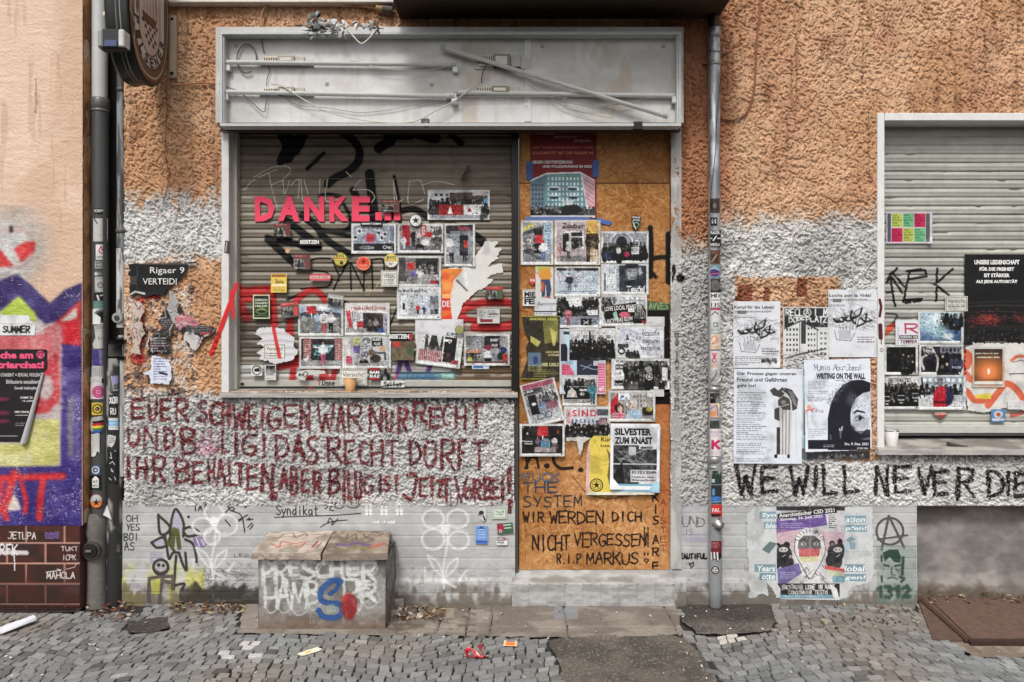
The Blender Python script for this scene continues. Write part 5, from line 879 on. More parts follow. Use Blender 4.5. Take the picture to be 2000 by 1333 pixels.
for q in ([(90, 960), (130, 952)], [(100, 975), (140, 966)], [(40, 936), (56, 932)], [(100, 1010), (130, 990)]): c.l(q, 1.2, (200, 196, 206), .7, .5)
for k in range(900):
    x, y = c.rs.uniform(60, 130), c.rs.uniform(632, 800); c.e(x, y, c.rs.uniform(.8, 2.2), c.rs.uniform(.8, 1.6), (214, 200, 200), .6 * (c.rs.random() < .6))
pad = lambda a, k: (np.roll(a, k, 0) + np.roll(a, -k, 0) + np.roll(a, k, 1) + np.roll(a, -k, 1) + a) / 5
for k in (1, 2, 2, 1): c.a[3:-3, 3:-3] = np.stack([pad(c.a[..., i], k) for i in range(3)], -1)[3:-3, 3:-3]; c.m[3:-3, 3:-3] = pad(c.m, k)[3:-3, 3:-3]
sp = vn(c.X / 2.2, c.Y / 1.8, 250); wear = sst(.66, .78, fbm(c.X / 30, c.Y / 36, 251, 3) * .55 + sp * .45); c.a = c.a * (1 - .6 * wear[..., None]) + np.array([.76, .72, .74]) * .6 * wear[..., None]; c.mott(5, 16, seed=8); c.mott(40, 22, seed=6)
graff(nwall, 'violet, red and yellow mural letters', c, YN, nb_y, .0012, .1)
c = Cv(0, 1030, 160, 1180, 1.5, (220, 210, 210), clear=True); WH = (226, 220, 222)
c.hw("JETLPA", 16, 1040, 70, 1053, 1.8, (206, 196, 190)); c.hw("SUANSE", 88, 1040, 116, 1046, 1.2, (120, 96, 160)); c.hw("NAPM", 90, 1048, 114, 1053, 1.2, (120, 96, 160)); c.hw("TUKT", 120, 1068, 152, 1076, 1.4, (196, 182, 178)); c.hw("ICPK", 122, 1084, 148, 1094, 1.4, (196, 182, 178)); c.l([(130, 1112), (146, 1108), (150, 1100)], 1.2, (196, 182, 178)); c.hw("MAHOLA", 92, 1118, 146, 1130, 1.8, (206, 196, 190)); c.l([(90, 1118), (120, 1114), (112, 1112)], 1.6, (206, 196, 190)); c.hw("RFK", 0, 1064, 34, 1084, 2.6, WH); c.l([(0, 1079), (52, 1080)], 8, (222, 214, 216), .8, 2); c.l([(28, 1080), (29, 1114)], 2.4, WH, .8)
graff(nbase, 'white pen tags on the brown tiles', c, YN - .012, tile_y, .0012)
c = Cv(162, 560, 182, 640, 1.5, (90, 66, 50), clear=True)
# ---- plinth tags
c = Cv(238, 984, 506, 1182, 1.3, (40, 38, 36), clear=True); KB = (46, 44, 42)
c.hw("OH", 247, 1007, 268, 1019, 1.5, KB); c.hw("YES", 247, 1024, 272, 1036, 1.5, KB); c.hw("BOI", 242, 1042, 270, 1056, 1.5, KB); c.hw("AS", 243, 1060, 262, 1075, 1.5, KB)
c.p([(334, 1040), (336, 1012), (344, 996), (356, 1010), (358, 1040)], (190, 186, 204), .7); c.p([(300, 1056), (320, 1052), (320, 1068), (304, 1070)], (190, 188, 206), .7); c.r(292, 1078, 318, 1100, (184, 180, 200), .45)
for q in ([(332, 1044), (336, 1012), (344, 995), (358, 1020), (358, 1048)], [(309, 1008), (312, 1040), (322, 1044), (332, 1030), (309, 1006)], [(358, 1034), (372, 1030), (390, 1042), (368, 1048), (360, 1042)], [(296, 1060), (318, 1050), (324, 1066), (306, 1070), (296, 1060)], [(322, 1048), (326, 1070), (330, 1092), (338, 1080), (350, 1080)], [(362, 1054), (376, 1062), (382, 1080), (384, 1098)], [(350, 1082), (356, 1100), (364, 1114), (362, 1080)], [(344, 1086), (342, 1110), (340, 1150)], [(340, 1144), (360, 1140), (356, 1152)], [(336, 1040), (330, 1060), (340, 1076)]): c.l(q, 5, (58, 58, 50), .92, 1, 5)
for q in ([(340, 1034), (336, 1070)], [(346, 1036), (350, 1070)], [(328, 1060), (336, 1066)]): c.l(q, 8, (86, 88, 46), .9, 1.5)
c.ring(314, 1108, 14, 6, (58, 56, 54), .95); c.e(314, 1108, 11.5, 11.5, (176, 175, 172), .9); c.e(310, 1104, 3.4, 3.8, (50, 48, 48)); c.e(319, 1105, 3, 3.4, (50, 48, 48)); c.l([(304, 1114), (314, 1119), (325, 1114)], 2.5, (70, 68, 66))
for q in ([(292, 1130), (310, 1127), (338, 1126)], [(292, 1130), (291, 1160), (292, 1175)], [(318, 1130), (314, 1152), (312, 1176)], [(316, 1134), (336, 1138)], [(338, 1126), (338, 1150)]): c.l(q, 6.5, (92, 82, 78), .85, 1.2)
c.p([(298, 1134), (314, 1134), (312, 1160), (296, 1160)], (186, 184, 92), .6); c.hw("TAT", 378, 986, 404, 998, 2, KB); c.e(368, 1010, 2.5, 2.5, KB)
for q in ([(440, 1002), (450, 992), (458, 994), (452, 998), (446, 990), (452, 984)], [(452, 998), (468, 1004), (472, 1014), (462, 1020)], [(440, 1016), (450, 1028)], [(484, 1006), (462, 1018)], [(474, 1012), (478, 1040)], [(482, 1016), (488, 1012), (486, 1016), (494, 1014)], [(455, 982), (459, 976)], [(462, 988), (466, 984)], [(478, 992), (484, 986)], [(484, 1030), (492, 1022)], [(488, 1034), (494, 1026)]): c.l(q, 2.2, KB, .9, .6, 4)
c.p([(376, 1052), (396, 1046), (408, 1060), (398, 1070), (380, 1070)], (150, 140, 170), .6)
for i in range(7): c.l([(378 + i * 3, 1050 + i), (384 + i * 3, 1070 - i)], 1.6, ((190, 60, 130), (60, 160, 200), (230, 230, 235))[i % 3], .9)
c.hw("LEGL", 458, 1082, 492, 1088, 1, (90, 88, 86), .8); 
for k in range(40): x, y = c.rs.uniform(395, 480), c.rs.uniform(1110, 1160); c.l([(x, y), (x + c.rs.normal(0, 10), y + c.rs.normal(0, 6)), (x + c.rs.normal(0, 12), y + c.rs.normal(0, 12))], .9, (60, 58, 54), .55, .4, 4)
graff(plinth, 'black leafy star drawing with a small panda figure', c, .004, plinth_y, .0014)
def flower(cx, cy, sc, label, petals, seed):
    c = Cv(cx - 62, cy - 60, cx + 62, cy + 120, 1.1, (222, 222, 222), clear=True); W2 = (236, 236, 236)
    for (px, py, rx, ry) in petals: th = np.linspace(0, 2 * math.pi, 16); c.l([(cx + px + rx * math.cos(t), cy + py + ry * math.sin(t)) for t in th], 6, W2, .72, 2.2)
    c.e(cx, cy, 10, 10, W2, .92, .3)
    for q in ([(cx + 4, cy + 8), (cx + 2, cy + 40), (cx - 4, cy + 75), (cx - 2, cy + 112)], [(cx - 34, cy + 52), (cx - 24, cy + 74), (cx - 6, cy + 92), (cx - 14, cy + 66), (cx - 34, cy + 52)], [(cx + 24, cy + 56), (cx + 22, cy + 72), (cx + 2, cy + 92), (cx + 6, cy + 70), (cx + 24, cy + 56)], [(cx - 40, cy + 76), (cx - 40, cy + 92)], [(cx + 40, cy + 82), (cx + 28, cy + 98)], [(cx, cy + 100), (cx + 20, cy + 110)]): c.l(q, 5.5, W2, .66, 2.2, 5)
    graff(plinth, label, c, .004, plinth_y, .0016, .2)
flower(870, 1034, 1, 'white sprayed four petal flower with leaves', ((-24, -20, 21, 18), (24, -20, 21, 18), (-24, 20, 22, 20), (26, 22, 20, 18)), 1)
flower(418, 1018, 1, 'white sprayed flower with overlapping ring petals', ((-22, 10, 20, 16), (24, 8, 22, 20), (0, -16, 18, 16), (-4, 30, 15, 16)), 2)
c = Cv(530, 978, 800, 1046, 1.5, (30, 28, 28), clear=True)
x = 540
for chh in "Syndikat": c.ch(chh, x, 988, x + 8, 1006, 2, (34, 32, 32), .95, .5); x += 10.4
c.l([(536, 1011), (580, 1009), (650, 1007), (705, 1003)], 1.8, (34, 32, 32), .9, .5, 4)
for q in ([(700, 988), (696, 992), (690, 992), (682, 991), (676, 986), (668, 992), (660, 993), (654, 990), (656, 982), (650, 980), (648, 988), (644, 996), (652, 998)], [(636, 986), (640, 990), (635, 994)], [(626, 1030), (640, 1022), (656, 1018), (678, 1016)], [(640, 1022), (644, 1012), (650, 1020), (648, 1026), (660, 1014)]): c.l(q, 1.8, (34, 32, 32), .9, .5, 4)
for cx in (720, 750, 780):
    for dx in (-4, 4): c.e(cx + dx, 990, 2.4, 2.6, (228, 228, 228)); c.p([(cx + dx - 4, 994), (cx + dx + 4, 994), (cx + dx + 2.6, 1008), (cx + dx - 2.6, 1008)], (226, 226, 226), .95)
c.hw("LOVE IS LOVE", 726, 1018, 772, 1023, 1.7, (228, 228, 228))
graff(plinth, 'thin black pen writing and white stencilled couples', c, .004, plinth_y, .0014)
c = Cv(1312, 1000, 1390, 1120, 1.5, (60, 58, 58), clear=True); c.hw("FUND", 1318, 1010, 1376, 1030, 1.3, (92, 88, 96), .8, .1, 1.5); c.hw("IS", 1338, 1034, 1352, 1046, 1, (120, 116, 128), .7); c.hw("BEAUTIFUL", 1322, 1082, 1380, 1092, 2.6, (26, 24, 24), .95); c.l([(1349, 1106), (1346, 1100), (1350, 1102), (1354, 1098), (1355, 1104), (1349, 1110)], 2, (26, 24, 24)); graff(plinth, 'black pen word with a small heart', c, .004, plinth_y, .0014)
c = Cv(1700, 1000, 1790, 1185, 1.3, (90, 88, 88), clear=True); c.ring(1738, 1038, 26, 4, (84, 82, 84), .9); c.l([(1722, 1074), (1736, 1008), (1766, 1070)], 4.5, (84, 82, 84), .9, 1.2); c.l([(1714, 1054), (1772, 1046)], 3.5, (84, 82, 84), .9, 1.2); c.r(1712, 1066, 1790, 1180, (140, 166, 152), .28)
GR = (44, 70, 58)
c.p([(1724, 1080), (1736, 1074), (1754, 1074), (1760, 1088), (1758, 1100), (1746, 1098), (1738, 1088), (1728, 1098)], GR, .9)
for q, w in (([(1722, 1086), (1722, 1096)], 4), ([(1764, 1090), (1762, 1122)], 6), ([(1727, 1104), (1736, 1106)], 4), ([(1748, 1106), (1758, 1104)], 4), ([(1742, 1108), (1741, 1122), (1748, 1124)], 2), ([(1722, 1126), (1722, 1136)], 4), ([(1734, 1130), (1744, 1128), (1752, 1131)], 2.5), ([(1758, 1128), (1766, 1130), (1760, 1136)], 5), ([(1750, 1112), (1756, 1116)], 2)): c.l(q, w, GR, .8, 1.6)
c.hw("1312", 1712, 1146, 1776, 1166, 6, (54, 78, 66), .75, .25, .6, 2.5); graff(plinth, 'grey circled letter above a green stencilled face', c, .004, plinth_y, .0014)
# ---- tags on the vent block
c = Cv(508, 1092, 754, 1220, 1.2, (210, 210, 210), clear=True); WB = (206, 206, 204)
for chh, q in zip("PRESCHER", ((514, 1096, 532, 1142), (538, 1096, 562, 1138), (566, 1097, 584, 1124), (588, 1096, 616, 1130), (618, 1098, 640, 1128), (648, 1098, 668, 1126), (680, 1098, 704, 1124), (708, 1096, 734, 1136))): c.ch(chh, *q, 7, WB, .85, 1.6, 1.2); c.ch(chh, q[0] + 4, q[1] + 5, q[2] + 4, q[3] + 8, 2.5, WB, .6, 1)
for chh, q in zip("HAMBURGER", ((518, 1150, 540, 1186), (542, 1130, 566, 1186), (570, 1140, 598, 1190), (600, 1134, 622, 1180), (0, 0, 1, 1), (672, 1130, 700, 1190), (0, 0, 1, 1), (700, 1136, 722, 1166), (706, 1140, 736, 1176))):
    if q[0]: c.ch(chh, *q, 6.5, WB, .82, 1.6, 1.2); c.l([(q[0], q[3]), ((q[0] + q[2]) / 2, q[3] + 12), (q[2] + 6, q[3] - 4), (q[2] - 6, q[1] + 8)], 3, WB, .6, 1.2, 5)
BL = (52, 88, 144)
c.l([(666, 1136), (650, 1134), (630, 1150), (626, 1170), (640, 1178), (662, 1180), (668, 1196), (654, 1206), (632, 1204), (622, 1192)], 11, BL, .92, 1.5, 6); c.l([(664, 1138), (656, 1152), (644, 1160)], 8, BL, .9, 1.5); c.e(646, 1190, 12, 9, (150, 160, 150), .8, .3); c.e(682, 1184, 16, 26, (140, 42, 44), .92, .2); c.e(674, 1168, 6, 6, (196, 70, 70), .6, .5)
for k in range(30): x = c.rs.uniform(540, 740); y = c.rs.uniform(1170, 1210); c.l([(x, y), (x + c.rs.normal(0, 1), y + c.rs.uniform(4, 18))], 1.6, (176, 174, 170), .35)
graff(block, 'white sprayed letters with a blue and red figure', c, YB, lambda X, Z: YB - blk(X, Z, 201), .0014, .2)
# ================================================================== POSTERS, PRINTS AND STICKERS (each a thing of its own)
REG = {'S': [.1035, None], 'D': [.0365, None], 'W': [-.0125, None], 'R': [.1045, None], 'P': [-.0005, None], 'N': [-.098, None]}
def cyl(px, Y, r): x0 = PX(px, Y); return lambda qx, qy: (lambda x: Y - np.sqrt(np.maximum(r * r - np.minimum(np.abs(x - x0), r * .985) ** 2, 0)))(PX(qx, Y - r * .8))
REG['1'] = [-.0015, cyl(196, .0, .0475)]; REG['2'] = [-.0015, cyl(226, .02, .0505)]; REG['3'] = [-.0012, cyl(1395, -.055, .0352)]; REG['4'] = [-.0012, cyl(1397, -.055, .0385)]
WH, BK, GY = (222, 221, 219), (26, 25, 26), (150, 150, 150)
LIVE = []
class Sheet(Cv):
    def snap(s):                                  # photographic clutter and tone inside the print
        x0, y0, x1, y1 = s.b; b = 4; f0 = s.a.copy()
        for k in range(int((x1 - x0) * (y1 - y0) / 26)):
            x, y = s.rs.uniform(x0 + b, x1 - b), s.rs.uniform(y0 + b, y1 - b - 2); i, j = np.searchsorted(s.xs, x) - 1, np.searchsorted(s.ys, y) - 1; cl = f0[min(j, s.h - 1), min(i, s.w - 1)] * 255 * s.rs.choice([.35, .6, 1.3, 1.6]); w, h = s.rs.uniform(.8, 4.5), s.rs.uniform(.7, 2.6)
            if s.rs.random() < .4: w, h = h * .6, w * 1.6
            s.r(x, y, min(x + w, x1 - b), min(y + h, y1 - b - 2), np.clip(cl, 0, 240), .55)
        s.mott(7, 22, seed=3); s.mott(1.7, 30, seed=5); q = s.sl(x0 + b, y0 + b, x1 - b, y1 - b - 2); v = s.a[q]; v = v * .72 + v.mean(-1, keepdims=True) * .28; s.a[q] = np.clip((v - .5) * 1.22 + .46, .03, .93)
    def fin(s):
        dep, fn = REG[s.reg]; REG[s.reg][0] -= .0008 if s.reg not in '1234' else .0002
        x0, y0, x1, y1 = s.b; ce = np.array([(x0 + x1) / 2, (y0 + y1) / 2]); ca, sa = math.cos(math.radians(s.rot)), math.sin(math.radians(s.rot))
        sd = int(abs(x0 * 7 + y0 * 3)) % 50
        def M(x, y, off):
            u, v = x - ce[0], y - ce[1]; X, Y = ce[0] + u * ca - v * sa, ce[1] + u * sa + v * ca
            if fn: Yd = fn(X, Y) + dep - off
            else:
                Yd = dep - off - (.004 if s.reg == 'W' else .002) * (vn(X / 34, Y / 30, 17) + .35 * vn(X / 9, Y / 9, 18))
                if s.curl:                       # corners lifting off the wall
                    cx, cy, rad, amt = s.curl; Yd = Yd - amt * sst(rad, 0, np.hypot(X - cx, Y - cy))
            p = P(X, Y, 0.0); k = (D + Yd) / D; return np.stack([(X - CX) * k / S, Yd + 0 * X, EYE - (Y - HY) * k / S], -1)
        m = MB(); keep = None
        if s.out is not None:
            q = (slice(None), slice(None)); ins = s.inpoly(np.array(s.out, float) , q) & (s.m > .5); keep = ins[:-1, :-1] & ins[1:, 1:] & ins[1:, :-1] & ins[:-1, 1:]
        if s.kind == 'photo_print': s.snap()
        s.g(s.grain); dirt = fbm(s.X / 26 + sd, s.Y / 30, sd, 4); s.a = np.clip(s.a * (1 - .14 * sst(.5, .75, dirt))[..., None], 0, 1)
        m.grid(M(s.X, s.Y, 0), lin(s.a * .9999), keep=keep)
        if not fn and s.wav > 0: m.grid(M(s.X[::4, ::4], s.Y[::4, ::4], -.0006), lin((150, 148, 144)), keep=None) if keep is None else 0
        for V, F, cl in s.T: m.add(M(V[:, 0], V[:, 1], .0005), F, lin(cl))
        o = m.build(s.kind, 'paper', None, True, label=s.lab, cat=s.cat, group=s.grp); return o
def sh(reg, kind, lab, box, base=WH, rot=0, res=1.15, out=None, grp=None, cat=None, wav=None, curl=None, grain=5):
    s = Sheet(*box, res, base); s.reg, s.kind, s.lab, s.rot, s.out, s.grp, s.curl, s.grain = reg, kind, lab, rot, out, grp, curl, grain
    if out is not None and kind == 'torn_poster':
        o2 = []
        for (xa, ya), (xb, yb) in zip(out, out[1:] + out[:1]):
            k = max(1, int(math.hypot(xb - xa, yb - ya) / 3.5)); o2 += [(xa + (xb - xa) * i / k + s.rs.normal(0, .9) * (i > 0), ya + (yb - ya) * i / k + s.rs.normal(0, .9) * (i > 0)) for i in range(k)]
        s.out = o2
    if curl is None and reg not in '1234P' and min(box[2] - box[0], box[3] - box[1]) > 40 and s.rs.random() < .6: s.curl = (box[s.rs.choice([0, 2])], box[s.rs.choice([1, 3, 3])], s.rs.uniform(14, 26), s.rs.uniform(.006, .016))
    s.cat = cat or kind.replace('_', ' '); s.wav = wav if wav is not None else (.004 if reg == 'W' else .0018); LIVE.append(s); return s
def photo(reg, lab, box, rot=0, base=(120, 120, 122), grp=None, b=4, curl=None):   # print in a clear sleeve with pale rim
    c = sh(reg, 'photo_print', lab, box, (184, 184, 180), rot, 1.3, None, grp, 'photo print', None, curl); x0, y0, x1, y1 = box
    c.r(x0 + 1, y0 + 1, x1 - 1, y1 - 1, (206, 206, 203)); c.r(x0 + b, y0 + b, x1 - b, y1 - b - 2, base); c.l([(x0 + 2, y1 - b), (x1 - b, y1 - b)], 2, (236, 236, 234)); c.p([(x1 - b, y1 - b - 3), (x1 - b, y1 - b + 1), (x1 - b - 4, y1 - b + 1)], (60, 60, 60)); return c
GS, GD = 'photo prints taped to the brown shutter', 'photo prints stapled to the boarded door'
# ---------------- brown shutter
c = sh('S', 'torn_poster', 'large torn orange poster with white ragged paper flaring to the right', (810, 465, 985, 690), (216, 214, 209), 0, 1.2, [(943, 480), (946, 472), (971, 471), (975, 474), (966, 484), (980, 484), (981, 488), (971, 501), (975, 506), (960, 513), (958, 517), (954, 521), (981, 513), (983, 534), (962, 537), (951, 544), (964, 546), (960, 553), (948, 563), (933, 568), (918, 582), (905, 592), (898, 614), (893, 627), (892, 672), (884, 688), (812, 686), (811, 625), (850, 618), (862, 600), (862, 525), (905, 522), (928, 500)], None, 'poster', .004)
OR = (224, 110, 50)
c.p([(862, 524), (906, 526), (886, 548), (879, 580), (885, 650), (836, 650), (852, 626), (862, 612)], OR); c.p([(862, 524), (906, 526), (893, 540), (862, 556)], (232, 140, 60)); c.e(874, 560, 12, 10, (236, 164, 90), .8, .5); c.e(870, 540, 9, 8, (214, 84, 50), .8, .5); c.r(862, 575, 882, 583, (240, 176, 110)); c.r(862, 583, 880, 607, (206, 56, 56)); c.p([(836, 650), (852, 626), (882, 612), (886, 650)], (218, 66, 44)); c.t("DE", 864, 588, 878, 600, WH); c.p([(895, 546), (910, 530), (916, 560)], (226, 228, 228)); c.l([(892, 548), (912, 568)], 4, (120, 116, 112)); c.l([(900, 620), (893, 640)], 1, (170, 166, 160)); c.hole = 1
c = sh('S', 'flyer', 'white sheet showing beneath the tilted doorway photo', (811, 624, 905, 664), (214, 212, 216), 0, 1, None, None, None); c.t("EM", 872, 650, 894, 656, (90, 100, 110))
c = photo('S', 'wide colour photo of a demonstration with a red banner and a white banner', (835, 371, 957, 430), grp=GS, base=(168, 168, 172)); c.r(839, 374, 890, 394, (196, 198, 200)); c.win(846, 376, 900, 386, 5, 1, (90, 90, 96)); c.r(878, 377, 952, 395, (96, 84, 78)); c.r(907, 376, 910, 400, (50, 44, 42)); c.r(922, 376, 952, 382, (190, 180, 178)); c.crowd(840, 390, 952, 408, 2, 40, 90, 3.2); c.r(839, 408, 953, 423, (60, 56, 60)); c.r(857, 400, 904, 421, (176, 40, 40)); c.p([(874, 418), (879, 403), (884, 418)], WH); c.r(906, 400, 945, 420, (214, 212, 214)); c.p([(912, 414), (916, 404), (922, 414)], (170, 40, 44)); c.tl(926, 404, 942, 418, 5, (90, 90, 96)); c.r(944, 388, 953, 397, (90, 150, 190)); c.r(839, 420, 953, 427, (150, 152, 164)); c.crowd(941, 402, 954, 418, 2, 26, 60, 3)
c = photo('S', 'blue grey photo of laundry machines hung around a red disc', (686, 437, 774, 496), grp=GS, base=(150, 156, 170)); c.r(690, 476, 770, 490, (38, 38, 42)); c.e(723, 465, 8.5, 8.5, (206, 60, 66)); c.ring(723, 465, 10, 2, (150, 110, 150))
for x, y in ((702, 452), (694, 464), (740, 455), (746, 465), (752, 458)): c.r(x - 5, y - 5, x + 5, y + 6, (196, 198, 204)); c.e(x, y, 3, 3, (60, 62, 70))
c.l([(692, 446), (704, 440)], 1, (80, 82, 90)); c.l([(736, 446), (742, 440), (750, 450)], 1, (80, 82, 90)); c.e(716, 484, 15, 4, (130, 132, 138)); c.hw("CNK", 748, 481, 766, 486, 1.2, (220, 220, 220)); c.r(762, 442, 770, 470, (120, 128, 150)); c.t("OCCUPY", 706, 436, 740, 440, (230, 230, 230))
c = photo('S', 'photo of three people with a dog before red posters', (776, 437, 866, 495), grp=GS, base=(150, 146, 144)); c.r(786, 440, 800, 480, (190, 44, 54)); c.r(822, 440, 832, 463, (190, 40, 44)); c.t("BUCH", 824, 442, 830, 460, WH); c.r(835, 441, 862, 480, (176, 172, 172)); c.crowd(842, 443, 862, 476, 5, 110, 90, 2); c.e(838, 458, 6, 6, (206, 44, 48)); c.r(780, 480, 862, 489, (110, 110, 112)); c.man(807, 482, 34, (58, 44, 46), (40, 36, 40)); c.man(817, 478, 28, (206, 190, 196), (90, 60, 66)); c.man(789, 487, 26, (196, 196, 214), (190, 190, 206)); c.e(820, 481, 8, 4, (30, 28, 28)); c.l([(814, 482), (812, 489)], 2, (30, 28, 28)); c.l([(826, 482), (828, 489)], 2, (30, 28, 28)); c.e(830, 474, 8, 6, (216, 214, 212))
c = photo('S', 'tall photo of a shop doorway with one round white sign and one red sign', (868, 437, 928, 521), grp=GS, base=(120, 122, 130)); c.p([(871, 441), (924, 439), (924, 450), (882, 452), (871, 456)], (64, 56, 62)); c.hw("Guma", 895, 441, 918, 449, 1.6, (186, 80, 100)); c.r(884, 458, 900, 500, (150, 160, 170)); c.r(898, 460, 914, 500, (36, 36, 44)); c.win(872, 456, 884, 500, 2, 5, (170, 174, 180)); c.r(871, 500, 924, 516, (146, 146, 150)); c.man(882, 514, 44, (150, 146, 150), (34, 34, 40)); c.e(877, 475, 9, 8.5, (222, 221, 221)); c.man(907, 511, 42, (90, 76, 84), (50, 54, 66), (220, 200, 150)); c.r(907, 470, 922, 484, (210, 62, 54)); c.r(914, 460, 924, 496, (140, 150, 156))
c = photo('S', 'photo of two people in front of a shop window beside a red placard', (776, 500, 862, 560), grp=GS, base=(126, 124, 124)); c.r(779, 503, 792, 553, (88, 86, 86)); c.r(812, 505, 855, 540, (56, 54, 56)); c.crowd(826, 512, 852, 532, 3, 90, 90, 2); c.r(822, 536, 856, 556, (170, 164, 162)); c.r(840, 548, 856, 555, (196, 60, 74)); c.r(779, 550, 840, 556, (150, 146, 142)); c.man(808, 556, 32, (104, 92, 160), (130, 124, 118)); c.man(820, 556, 38, (196, 194, 196), (180, 178, 180)); c.r(795, 513, 810, 527, (206, 58, 56)); c.l([(814, 522), (828, 532)], 2, (60, 60, 60)); c.l([(816, 528), (826, 524)], 2, (60, 60, 60))
c = photo('S', 'photo of a pale shop front with a lettered fascia and four small people', (775, 560, 862, 624), grp=GS, base=(186, 188, 190)); c.t("be Molli & alles Top", 778, 566, 834, 572, (44, 40, 42)); c.r(783, 577, 796, 615, (206, 212, 214)); c.r(786, 592, 791, 605, (50, 52, 56)); c.r(808, 577, 838, 606, (170, 180, 196)); c.win(809, 578, 836, 604, 5, 4, (206, 210, 214)); c.r(840, 578, 856, 616, (110, 116, 122)); c.man(816, 618, 24, (196, 52, 58), (60, 50, 60)); c.man(828, 618, 22, (60, 70, 120), (70, 90, 140)); c.man(844, 616, 24, (160, 164, 166), (90, 92, 96)); c.man(852, 616, 26, (130, 136, 140), (30, 30, 32)); c.r(778, 614, 856, 618, (190, 190, 192))
c = photo('S', 'colour photo of three women holding signs on a street', (582, 594, 671, 657), grp=GS, base=(168, 184, 206)); c.e(628, 602, 20, 4, (224, 228, 234), .9, .4); c.p([(586, 612), (610, 606), (666, 612), (666, 622), (586, 622)], (84, 90, 104)); c.r(586, 620, 667, 651, (132, 132, 128)); c.mott(7, 22, 586, 620, 667, 651); c.r(599, 598, 617, 613, (214, 58, 66)); c.l([(608, 613), (609, 622)], 2, (220, 220, 216)); c.man(620, 648, 40, (170, 186, 206), (130, 150, 176), (216, 170, 150)); c.man(633, 651, 42, (190, 190, 192), (196, 60, 80), (216, 170, 150)); c.man(646, 651, 44, (206, 190, 196), (30, 30, 34), (216, 180, 160)); c.r(626, 614, 640, 630, (226, 226, 224)); c.tl(628, 616, 639, 629, 4, (70, 70, 74)); c.r(640, 620, 656, 625, (224, 222, 220)); c.e(593, 622, 7, 5, (150, 156, 160))
c = photo('S', 'photo of a bakery front with a red lettered awning', (673, 592, 761, 656), grp=GS, base=(166, 160, 156)); c.r(676, 597, 756, 610, (206, 198, 194)); c.t("BACK- & KONDITORWAREN", 692, 599, 754, 606, (150, 44, 52)); c.p([(697, 606), (757, 609), (757, 613), (697, 610)], (216, 210, 206)); c.r(709, 612, 748, 648, (70, 62, 62)); c.r(690, 611, 707, 642, (196, 198, 206)); c.tl(692, 613, 705, 630, 6, (80, 80, 90)); c.r(697, 629, 710, 640, (206, 56, 66)); c.p([(675, 608), (684, 606), (688, 640), (682, 640)], (206, 60, 80)); c.man(722, 650, 26, (110, 104, 100), (36, 34, 36)); c.man(734, 650, 28, (150, 140, 136), (44, 42, 44)); c.r(738, 642, 752, 650, (50, 86, 150)); c.r(749, 613, 756, 646, (150, 146, 170)); c.r(676, 642, 716, 650, (150, 150, 148))
c = photo('S', 'photo of a dark gateway between red brick piers with a figure in pink trousers', (584, 658, 673, 721), grp=GS, base=(58, 66, 74)); c.r(588, 662, 592, 706, (40, 44, 52))
for x0, x1 in ((592, 607), (654, 668)):
    c.r(x0, 661, x1, 704, (156, 96, 92))
    for k in range(12): c.l([(x0, 662 + k * 3.6), (x1, 662 + k * 3.6)], .8, (206, 176, 170)); c.l([(x0 + 3 + (k % 2) * 4, 662 + k * 3.6), (x0 + 3 + (k % 2) * 4, 665 + k * 3.6)], .7, (206, 176, 170))
c.r(608, 664, 653, 671, (70, 60, 62)); c.r(588, 704, 669, 715, (150, 150, 152)); c.l([(612, 675), (650, 675), (640, 690)], 2.5, (110, 160, 160)); c.l([(614, 692), (630, 696), (618, 684), (614, 694)], 2, (120, 164, 164)); c.man(631, 713, 46, (206, 214, 220), (206, 90, 130), (190, 150, 130)); c.l([(612, 678), (628, 680)], 3, (200, 206, 210)); c.l([(634, 680), (650, 676)], 3, (200, 206, 210)); c.p([(586, 706), (606, 692), (602, 704)], (210, 206, 214))
c = photo('S', 'pale photo of a person on a bench before a wall with taped notes', (673, 657, 764, 721), grp=GS, base=(178, 178, 182)); c.r(676, 661, 685, 712, (206, 196, 196)); c.r(690, 660, 703, 674, (206, 204, 120)); c.r(690, 676, 703, 690, (110, 90, 150)); c.r(676, 696, 688, 710, (196, 70, 100)); c.e(716, 666, 8, 7, (120, 120, 126)); c.e(714, 668, 3, 3, (200, 200, 204)); c.r(726, 660, 747, 676, (44, 44, 46)); c.t("BLEIBT", 728, 661, 745, 666, WH); c.t("ALLES", 730, 669, 743, 674, WH); c.r(742, 677, 752, 686, (214, 160, 110)); c.man(726, 712, 34, (120, 96, 84), (46, 40, 40), (190, 160, 130)); c.e(735, 701, 9, 8, (80, 66, 58)); c.e(711, 708, 9, 6, (40, 38, 38)); c.l([(734, 690), (752, 690), (752, 702)], 3, (50, 46, 44)); c.r(676, 710, 760, 714, (150, 150, 152)); c.hw("GO", 706, 688, 718, 698, 2, (90, 90, 94))
c = photo('S', 'tilted photo of a man standing in a shop doorway behind a red striped fence', (814, 654, 902, 716), 7, grp=GS, base=(196, 196, 196), curl=(902, 716, 30, .02)); c.r(828, 657, 864, 690, (64, 64, 64)); c.p([(832, 657), (840, 657), (836, 680)], (190, 190, 190)); c.p([(850, 657), (860, 657), (858, 684)], (190, 190, 190)); c.crowd(830, 676, 862, 690, 2, 110, 90, 3); c.r(866, 657, 890, 706, (40, 40, 42)); c.r(864, 661, 880, 666, WH); c.man(876, 706, 42, (44, 44, 48), (90, 60, 66), (196, 180, 170)); c.r(818, 686, 864, 708, (190, 160, 160))
for i in range(13): c.l([(819 + i * 3.6, 687), (820 + i * 3.6, 706)], 1.4, (150, 56, 60))
c.r(884, 700, 898, 709, (160, 60, 66)); c.t("M", 884, 652, 890, 657, (70, 90, 70))
